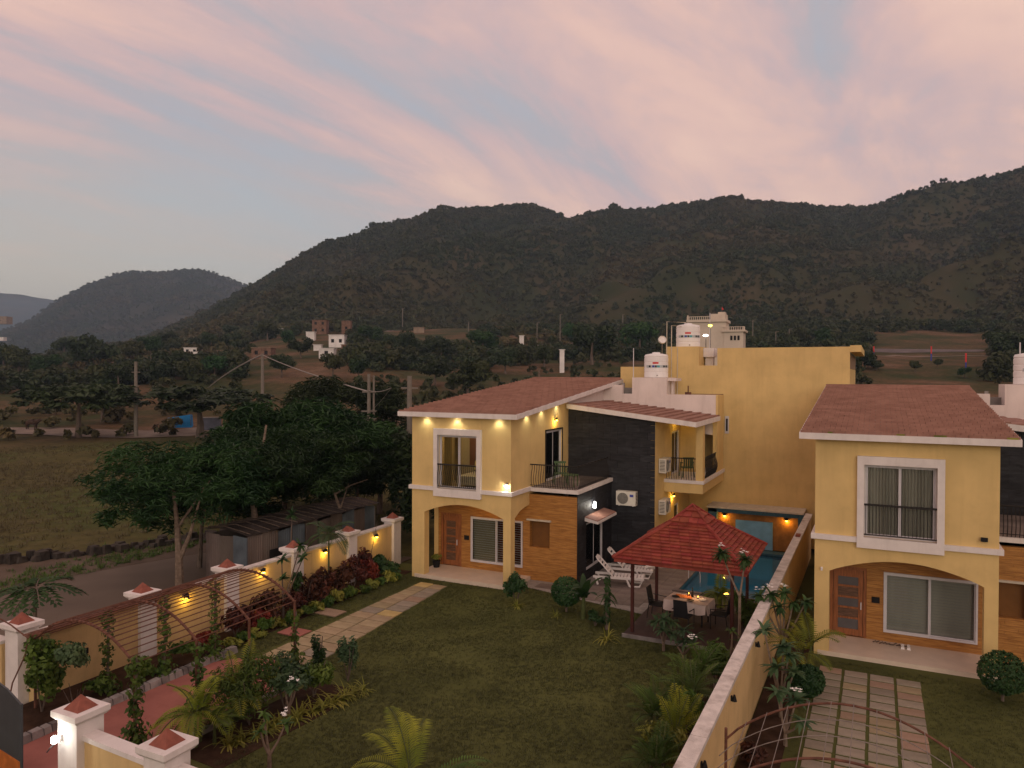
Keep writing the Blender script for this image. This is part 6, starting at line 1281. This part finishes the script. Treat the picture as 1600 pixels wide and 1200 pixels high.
for i, (u, vb, rp_, lab) in enumerate(FT): far_tree(u, vb, rp_, lab, i, False, 1.0, d=None if vb < 600 else {1: 1}.get(0, 150 if u < 700 else 130 if u < 1300 else 170))
# more understorey in the middle distance
pts = []; scl = []; q = random.Random(9)
while len(pts) < 1150:
    u = q.uniform(330, 1650) if q.random() < .8 else q.uniform(-60, 330); p = azr(u, 560, q.uniform(170, 372)); r = math.hypot(p.x, p.y)
    if noise.noise((p.x*.02, p.y*.02, 21.)) < -.12 or clear(p.x, p.y, r): continue
    pts.append((p.x, p.y, H(p.x, p.y)-.3)); scl.append(q.uniform(3.0, 6.5))
src2 = [bpy.data.objects.new('bush_source', leafcloud('bush', 260, lumps(s+500, 6, .55, .55, .45, .42, .5), .2, .5, M['tree2' if s % 2 else 'tree3'], s+500, shell=.4)) for s in range(4)]
tag(scatter('valley_wood', pts, scl, src2), 'dark continuous scrub wood on the slopes below the hill', 'scrub', kind='stuff')

pts = []; scl = []
while len(pts) < 15000:
    x, y = q.uniform(-115, -22), q.uniform(8, 92); r = math.hypot(x, y)
    if r > 97 or r < 30 or (x > -33.5 and y < 30) or noise.noise((x*.12, y*.12, 2.)) < q.uniform(-.5, .5): continue
    pts.append((x, y, H(x, y))); scl.append(q.uniform(2, 4.5))
tag(scatter('field_grass', pts, scl, [bpy.data.objects.new('tuft_source', rosette_mesh('tuft', 12, .07, .008, .6, M['dryg'], 900+s)) for s in range(3)]), 'tufts of dry grass on the vacant field across the street', 'grass', kind='stuff')
# track, tarpaulin, animals, poles
def ribbon(name, uv, w, m, lift=.08, st=None):
    P = [at(u, v, 40) for u, v in uv]; mb = MB(); pr = None; Q = []
    for a, b in zip(P, P[1:]):
        n = max(1, int((b-a).length/4)); Q += [a.lerp(b, k/n) for k in range(n)]
    Q.append(P[-1])
    for i, p in enumerate(Q):
        d = (Q[min(i+1, len(Q)-1)]-Q[max(i-1, 0)]); d.z = 0; d.normalize(); s = Vector((-d.y, d.x, 0))*w/2; a, b = p+s, p-s; a.z = H(a.x, a.y)+lift; b.z = H(b.x, b.y)+lift
        if pr: mb.face([pr[0], pr[1], b, a])
        pr = (a, b)
    return struct(mb.build(name, m))
pale = mat('pale_track_dust', (.20, .16, .13), .95, .2, .3, bump=.3, bscale=4)
ribbon('dirt_track', [(-150, 672), (0, 673), (80, 675), (150, 678), (220, 680), (300, 676), (420, 662), (520, 655)], 7, pale)
ribbon('hillside_road', [(560, 522), (640, 514), (700, 512), (760, 508)], 5, mat('hill_road_dust', (.17, .13, .11), .95, .2, .3))
ribbon('field_road', [(1330, 556), (1400, 556), (1480, 557), (1560, 558)], 2.0, pale)
ribbon('field_wall_line', [(1330, 548), (1400, 549), (1480, 549), (1540, 548)], 7, mat('grey_court', (.12, .10, .10), .95, .2, .3))
p = at(281, 668, 60); tp = thing('tarp_shelter', 'bright blue tarpaulin shelter under the wide flat-topped tree', 'shelter', (p.x, p.y, p.z-.1), rad(38)); MB().hexa([(-1.6, -.6, 0), (1.6, -.6, 0), (1.6, .8, 0), (-1.6, .8, 0), (-1.5, -.3, 1.45), (1.5, -.2, 1.9), (1.5, .6, 1.8), (-1.5, .6, 1.4)]).build('tarpaulin', M['bluetarp'], tp)
for s in (-1.5, 1.5): MB().tube([(s, -.5, 0), (s, -.5, 2.1)], .04, 5).build('post', M['bark'], tp)
p = at(329, 672, 60); tp = thing('grey_container', 'grey box container beside the blue tarpaulin shelter', 'container', (p.x, p.y, p.z-.1), rad(36)); MB().box(-1.25, -.6, .15, 1.25, .6, 1.75).build('container_body', M['greyt'], tp); MB().box(-1.3, -.65, 0, 1.3, .65, .14).box(-1.28, -.63, 1.751, 1.28, .63, 1.83).build('frame', M['greym'], tp)
def cow(u, v, lab, m, rz, s=1.):
    p = at(u, v, 60); t = thing('cow', lab, 'cow', (p.x, p.y, p.z), rz); V = [(0, 0, 1.05), (.55, 0, 1.08), (.8, 0, 1.2), (1.05, 0, 1.38), (1.35, 0, 1.25), (-.55, 0, 1.08), (-.78, 0, 1.12), (-.9, 0, .7), (.5, .17, .6), (.5, .17, 0), (.5, -.17, .6), (.5, -.17, 0), (-.6, .17, .65), (-.65, .17, .33), (-.6, .17, 0), (-.6, -.17, .65), (-.65, -.17, .33), (-.6, -.17, 0), (1.12, .1, 1.55), (1.12, -.1, 1.55)]
    E_ = [(0, 1), (1, 2), (2, 3), (3, 4), (0, 5), (5, 6), (6, 7), (1, 8), (8, 9), (1, 10), (10, 11), (5, 12), (12, 13), (13, 14), (5, 15), (15, 16), (16, 17), (3, 18), (3, 19)]
    me = bpy.data.meshes.new('body'); me.from_pydata([tuple(c*s for c in v_) for v_ in V], E_, []); me.materials.append(M[m]); o = link('body', me, t); md = o.modifiers.new('skin', 'SKIN'); rr = [.34, .32, .22, .15, .10, .30, .1, .03, .10, .06, .10, .06, .13, .07, .06, .13, .07, .06, .03, .03]
    for i, r in enumerate(rr): me.skin_vertices[0].data[i].radius = (r*s, r*s*(1.15 if i in (0, 1, 5) else 1))
    me.skin_vertices[0].data[0].use_root = True; o.modifiers.new('sub', 'SUBSURF').render_levels = 1
cow(374, 674, 'white cow standing on the track beside the grey container', 'cow', rad(20)); cow(50, 672, 'dark brown cow standing on the pale track at far left', 'cowb', rad(25))
def pole(u, vt, x, y, lab, r=.11, arms=(), h=None, m='cement', cat='pole'):
    zb = H(x, y)-.2; hx = h if h else 8.9; t = thing('power_pole', lab, cat, (x, y, zb), 0); MB().tube([(0, 0, 0), (0, 0, hx)], [r*1.15, r*.8], 8).build('pole_shaft', M[m], t)
    for z, w, a in arms: c, s = math.cos(a), math.sin(a); MB().hexa([(-w*c-.04*s, -w*s+.04*c, z-.05), (w*c-.04*s, w*s+.04*c, z-.05), (w*c+.04*s, w*s-.04*c, z-.05), (-w*c+.04*s, -w*s-.04*c, z-.05), (-w*c-.04*s, -w*s+.04*c, z+.05), (w*c-.04*s, w*s+.04*c, z+.05), (w*c+.04*s, w*s-.04*c, z+.05), (-w*c+.04*s, -w*s-.04*c, z+.05)]).build('cross_arm', M[m], t)
    return Vector((x, y, zb+hx))
A = pole(212, 568, -82.9, 63.2, 'tall concrete power pole at left standing by the pale track', .22, ((8.3, .5, .6), (6.6, .4, .6)), 9.6)
B = pole(410, 574, -85.5, 87.2, 'concrete power pole at the top of the rising cable', .25, ((8.6, .5, .6),), 9.4)
C_ = pole(576, 580, -30.7, 41.0, 'thick concrete pole with white cross-arms beside the street trees', .13, ((7.2, .45, .5), (5.9, .5, .5), (5.4, .5, .5)), 8.4)
C2 = pole(580, 580, -30.45, 41.2, 'slimmer second pole standing right against the thick cross-arm pole', .08, (), 8.3)
D_ = pole(641, 582, -24.3, 36.3, 'concrete pole rising just left of the lit villa roof corner', .17, ((7.6, .5, .3),), 8.3)
E2 = pole(781, 574, -27.5, 62.0, 'dark steel pole with insulators peeping over the villa roof', .13, ((8.0, .3, .3), (7.4, .3, .3), (6.8, .3, .3)), 8.9, 'bark')
def cable(a, b, sag, r, lab):
    mb = MB(); mb.tube([tuple(Vector(a).lerp(Vector(b), k/14)-Vector((0, 0, 4*sag*(k/14)*(1-k/14)))) for k in range(15)], r, 4); tag(mb.build('cable', M['wirem']), lab, 'cable')
g0 = at(325, 606, 60); cable(g0, B-Vector((0, 0, .2)), -.5, .13, 'pale cable rising from the ground to the left power pole'); cable(B-Vector((0, 0, .2)), C_-Vector((0, 0, 1.2)), .25, .06, 'long cable between the far pole and the cross-arm pole')
cable(C_-Vector((0, 0, 1.1)), D_-Vector((1.0, .4, .7)), .15, .025, 'short cable from the cross-arm pole towards the villa'); cable(C_-Vector((0, 0, 2.6)), D_-Vector((1.0, .4, .7)), .1, .02, 'lower slanting cable at the cross-arm pole'); cable(A-Vector((0, 0, 2.6)), A+Vector((-14, 10, -3.2)), .3, .03, 'thin cable leaving the left pole towards the flat-topped tree')
for i, (u, v0, v1, lab) in enumerate(((562, 489, 512, 'thin lamp pole above the round lone tree'), (629, 482, 515, 'thin lamp pole left of the hillside road'), (691, 480, 512, 'thin lamp pole on the hillside road'), (732, 503, 522, 'short pale post at the end of the hillside road'), (780, 484, 510, 'thin lamp pole above the yellowish tree'), (839, 504, 540, 'thin lamp pole between the white towers'), (875, 491, 545, 'thin lamp pole over the white column'), (973, 491, 515, 'thin lamp pole left of the upper water tank'), (236, 553, 582, 'thin pale pole by the beige block wall'), (1176, 500, 545, 'thin pole right of the cream temple'), (1212, 518, 545, 'thin leaning pole above the blank yellow wall'), (1233, 514, 545, 'second thin pole above the blank yellow wall'))):
    p = at(u, v1, 60); dist = (p-Vector((0, 0, CH))).dot(FW); h = (v1-v0)*dist/FPX; t = thing('lamp_pole', lab, 'pole', (p.x, p.y, p.z)); MB().tube([(0, 0, -.5), (0, 0, h)], .0011*dist*.55, 5).build('pole_shaft', M['cement'], t); MB().tube([(0, 0, h-.1), (1.0, .3, h)], .08, 4).build('lamp_arm', M['cement'], t)
for i, (u, v0, v1, lab) in enumerate(((1365, 541, 552, 'first red-topped pole on the right-hand field'), (1455, 541, 556, 'middle red-topped pole on the right-hand field'), (1509, 552, 572, 'last red pole on the right-hand field'))):
    p = at(u, v1+8, 60); dist = (p-Vector((0, 0, CH))).dot(FW); h = (v1+8-v0)*dist/FPX; t = thing('striped_pole', lab, 'pole', (p.x, p.y, p.z)); MB().tube([(0, 0, 0), (0, 0, h*.5)], .16, 6).build('lower_shaft', M['blue'], t); MB().tube([(0, 0, h*.5), (0, 0, h)], .18, 6).build('upper_shaft', M['red'], t)

# village
def hut(u, v, wpx, hpx, lab, m, rz=.45, roof=None, win=1, depth=.8, cat='house', name='village_house', extra=0, floors=1):
    p = at(u, v, 60); dist = (p-Vector((0, 0, CH))).dot(FW); w, h = wpx*dist/FPX, hpx*dist/FPX; t = thing(name, lab, cat, (p.x, p.y, p.z-.3), rz)
    d = w*depth; nw = max(1, win); hol = []
    for f in range(floors):
        for i in range(nw): cx = -w/2+w*(i+.5)/nw; ww = min(.5, w/nw*.22); z0 = .3+h*(f+.35)/floors; hol.append((cx-ww, z0, cx+ww, z0+min(1.2, h/floors*.4)))
    MB().plate(rect(-w/2, 0, w/2, h+.3), [rect(*q_) for q_ in hol] if win else [], 'y', -d/2, -d/2+.2).build('front_wall', M[m], t); MB().box(-w/2, -d/2+.201, 0, w/2, d/2, h+.29).build('wall', M[m], t)
    # recess behind the openings
    for q_ in (hol if win else []): MB().box(q_[0], -d/2+.10, q_[1], q_[2], -d/2+.195, q_[3]).build('window', M['dark'], t)
    MB().box(-w/2-.2, -d/2-.2, h+.301, w/2+.2, d/2+.2, h+.45).build('roof', M[roof or m], t)
    if extra: MB().box(-w*.45, -d*.3, h+.451, -w*.1, d*.3, h+.3+extra).build('roof_room', M[m], t)
    return t
hut(386, 520, 14, 10, 'small white house high on the left slope', 'hwhite'); hut(365, 522, 8, 7, 'tiny grey outbuilding left of the small white house', 'hbeige', win=0)
hut(302, 553, 22, 9, 'low white house among trees right of the tall dark one', 'hwhite', win=2); hut(229, 588, 28, 15, 'beige block building behind the left power pole', 'hbeige', win=0)
hut(462, 506, 34, 5, 'long low building with pale roof on the slope', 'hbeige', roof='croof', win=0); hut(486, 532, 13, 13, 'narrow white house left of the stacked white ones', 'hwhite', win=0); hut(501, 522, 22, 21, 'unfinished brown brick house frame', 'hbrick', win=2, floors=2); hut(528, 542, 24, 18, 'upper white house of the stacked pair', 'hwhite', win=2, extra=0)
hut(512, 559, 23, 14, 'lower white house of the stacked pair', 'hwhite', win=1); hut(542, 522, 14, 20, 'brown brick house behind the upper white one', 'hbrick', win=1); hut(545, 548, 20, 9, 'dark low shed right of the white houses', 'hbrick', roof='hbeige', win=0); hut(412, 560, 30, 16, 'dark open shed with flat roof', 'hbrick', roof='hbeige', win=2)
hut(6, 506, 18, 11, 'small beige house on the slope at the left edge', 'hbeige'); hut(22, 604, 46, 20, 'low brown mud-brick hut at the left edge', 'hbrick', win=2); hut(3, 532, 10, 5, 'tiny pale shed below the house at the left edge', 'hwhite', win=0); hut(376, 562, 9, 9, 'small beige gate house beside the dark open shed', 'hbeige', win=0)
hut(815, 545, 7, 20, 'slim white tower half hidden by trees', 'hwhite', win=0, depth=1); hut(878, 583, 7, 36, 'white column-like building above the villa roof ridge', 'hwhite', win=0, depth=1); hut(845, 548, 9, 8, 'small white building right of the slim tower', 'hwhite', win=0)
r_ = ray(598, 640); p = Vector((0, 0, CH))+r_*70; t = thing('market_shed', 'pale-roofed open shed behind the cross-arm pole', 'shed', (p.x, p.y, H(p.x, p.y)), rad(30)); MB().box(-1.9, -1.2, 5.3, 1.9, 1.2, 5.45).build('roof', M['croof'], t); MB().box(-1.6, -1.0, 0, 1.6, 1.0, 5.29).build('wall', M['hbeige'], t)
t = hut(1205, 556, 110, 10, 'long low building with dark blue roof beyond the blank yellow wall', 'hbeige', roof='blueroof', win=0, depth=.2, rz=.2)
hut(438, 522, 12, 8, 'tiny white house between the small white one and the long roof', 'hwhite', win=0); hut(560, 533, 12, 9, 'small grey house just left of the round lone tree', 'hbeige', win=1); hut(497, 548, 12, 9, 'little white hut wedged left of the lower stacked house', 'hwhite', win=0); hut(350, 556, 16, 8, 'pale low shed on the slope above the rising cable', 'hbeige', win=1); hut(655, 520, 16, 8, 'grey hut beside the hillside road', 'hbeige', win=0)
# cream temple
p = Vector((0, 0, CH))+ray(1118, 548)*115; zb = H(p.x, p.y); tm_ = thing('temple', 'cream temple-like house with terrace railings and small red flags on top', 'building', (p.x, p.y, zb), rad(4)); U = 115/FPX
def tz(v): return CH+ray(1118, v).z*115-zb
def tx(u): return (u-1118)*U/math.cos(rad(20))
MB().box(tx(1078), 0, 0, tx(1132), 5, tz(503)).build('main_block', M['cream'], tm_); MB().box(tx(1076), -.3, tz(503), tx(1134), 5.2, tz(499)).build('terrace_slab', M['cream'], tm_)
MB().box(tx(1110), .5, tz(499), tx(1131), 4, tz(490)).build('upper_room', M['cream'], tm_); MB().box(tx(1120), 1, tz(490), tx(1130), 3, tz(487)).build('roof_shrine', M['cream'], tm_)
MB().box(tx(1130), -.2, 0, tx(1157), 4, tz(519)).build('side_block', M['cream'], tm_); MB().box(tx(1127), -.5, tz(519), tx(1160), 4.2, tz(516)).build('side_terrace', M['cream'], tm_)
for i in range(3): MB().box(tx(1139+i*5.0), -.26, tz(532), tx(1142+i*5.0), -.201, tz(525)).build('window', M['dark'], tm_)
mb = MB()
for (a, b, z) in ((1077, 1110, 499), (1128, 1159, 516)):
    n = int((b-a)/3)
    for i in range(n+1): mb.box(tx(a+(b-a)*i/n)-.05, -.28, tz(z), tx(a+(b-a)*i/n)+.05, -.2, tz(z)+.42)
    mb.box(tx(a), -.30, tz(z)+.42, tx(b), -.18, tz(z)+.5)
mb.build('terrace_railing', M['cream'], tm_)
for u in (1078, 1127, 1158): MB().box(tx(u)-.1, -.32, tz(499 if u < 1150 else 516), tx(u)+.1, -.1, tz(492 if u < 1150 else 511)).build('corner_finial', M['cream'], tm_)
def flag(u, v, lab):
    x = tx(u); o = Vector(tm_.location)+Vector((x, 1.5, tz(v))); t = thing('flag', lab, 'flag', o); MB().tube([(0, 0, 0), (0, 0, .9)], .03, 5).build('flag_pole', M['cement'], t); MB().hexa([(0, -.01, .35), (.3, -.01, .4), (.3, .01, .4), (0, .01, .35), (0, -.01, .9), (.02, -.01, .88), (.02, .01, .88), (0, .01, .9)]).build('flag_cloth', M['red'], t)
flag(1124, 487, 'small red pennant on the topmost shrine of the cream temple'); flag(1108, 503, 'small red pennant on the lower terrace of the cream temple')
for (u, v, e, lab) in ((1103, 524, (1, .93, .85), 'bright white street lamp glowing in front of the cream temple'), (1110, 509, (1, .9, .1), 'yellow lamp glowing in the tree before the cream temple')):
    p = Vector((0, 0, CH))+ray(u, v)*75; t = thing('street_lamp', lab, 'street lamp', (p.x, p.y, H(p.x, p.y))); h = p.z-H(p.x, p.y); MB().tube([(0, 0, 0), (0, 0, h)], .05, 6).build('pole_shaft', M['cement'], t); MB().lathe([(.05, -.12), (.30 if u < 1105 else .18, -.04), (.2, .06), (.05, .1)], 12, (0, -.1, h)).build('bulb', emis('street_glow_%d' % u, e, 6), t)
for i, (u, v, r, lab) in enumerate(((1034, 532, .3, 'white satellite dish left of the upper water tank'), )):
    p = Vector((0, 0, CH))+ray(u, v)*46; t = thing('satellite_dish', lab, 'satellite dish', p); MB().lathe([(.02, 0), (.25, .05), (r*.8, .16), (r*.8, .18), (.2, .09)], 18).build('dish', M['plastic'], t, None, (rad(70), 0, rad(30))); MB().tube([(0, 0, -10), (0, .1, 0)], .03, 6).build('mast', M['cement'], t)
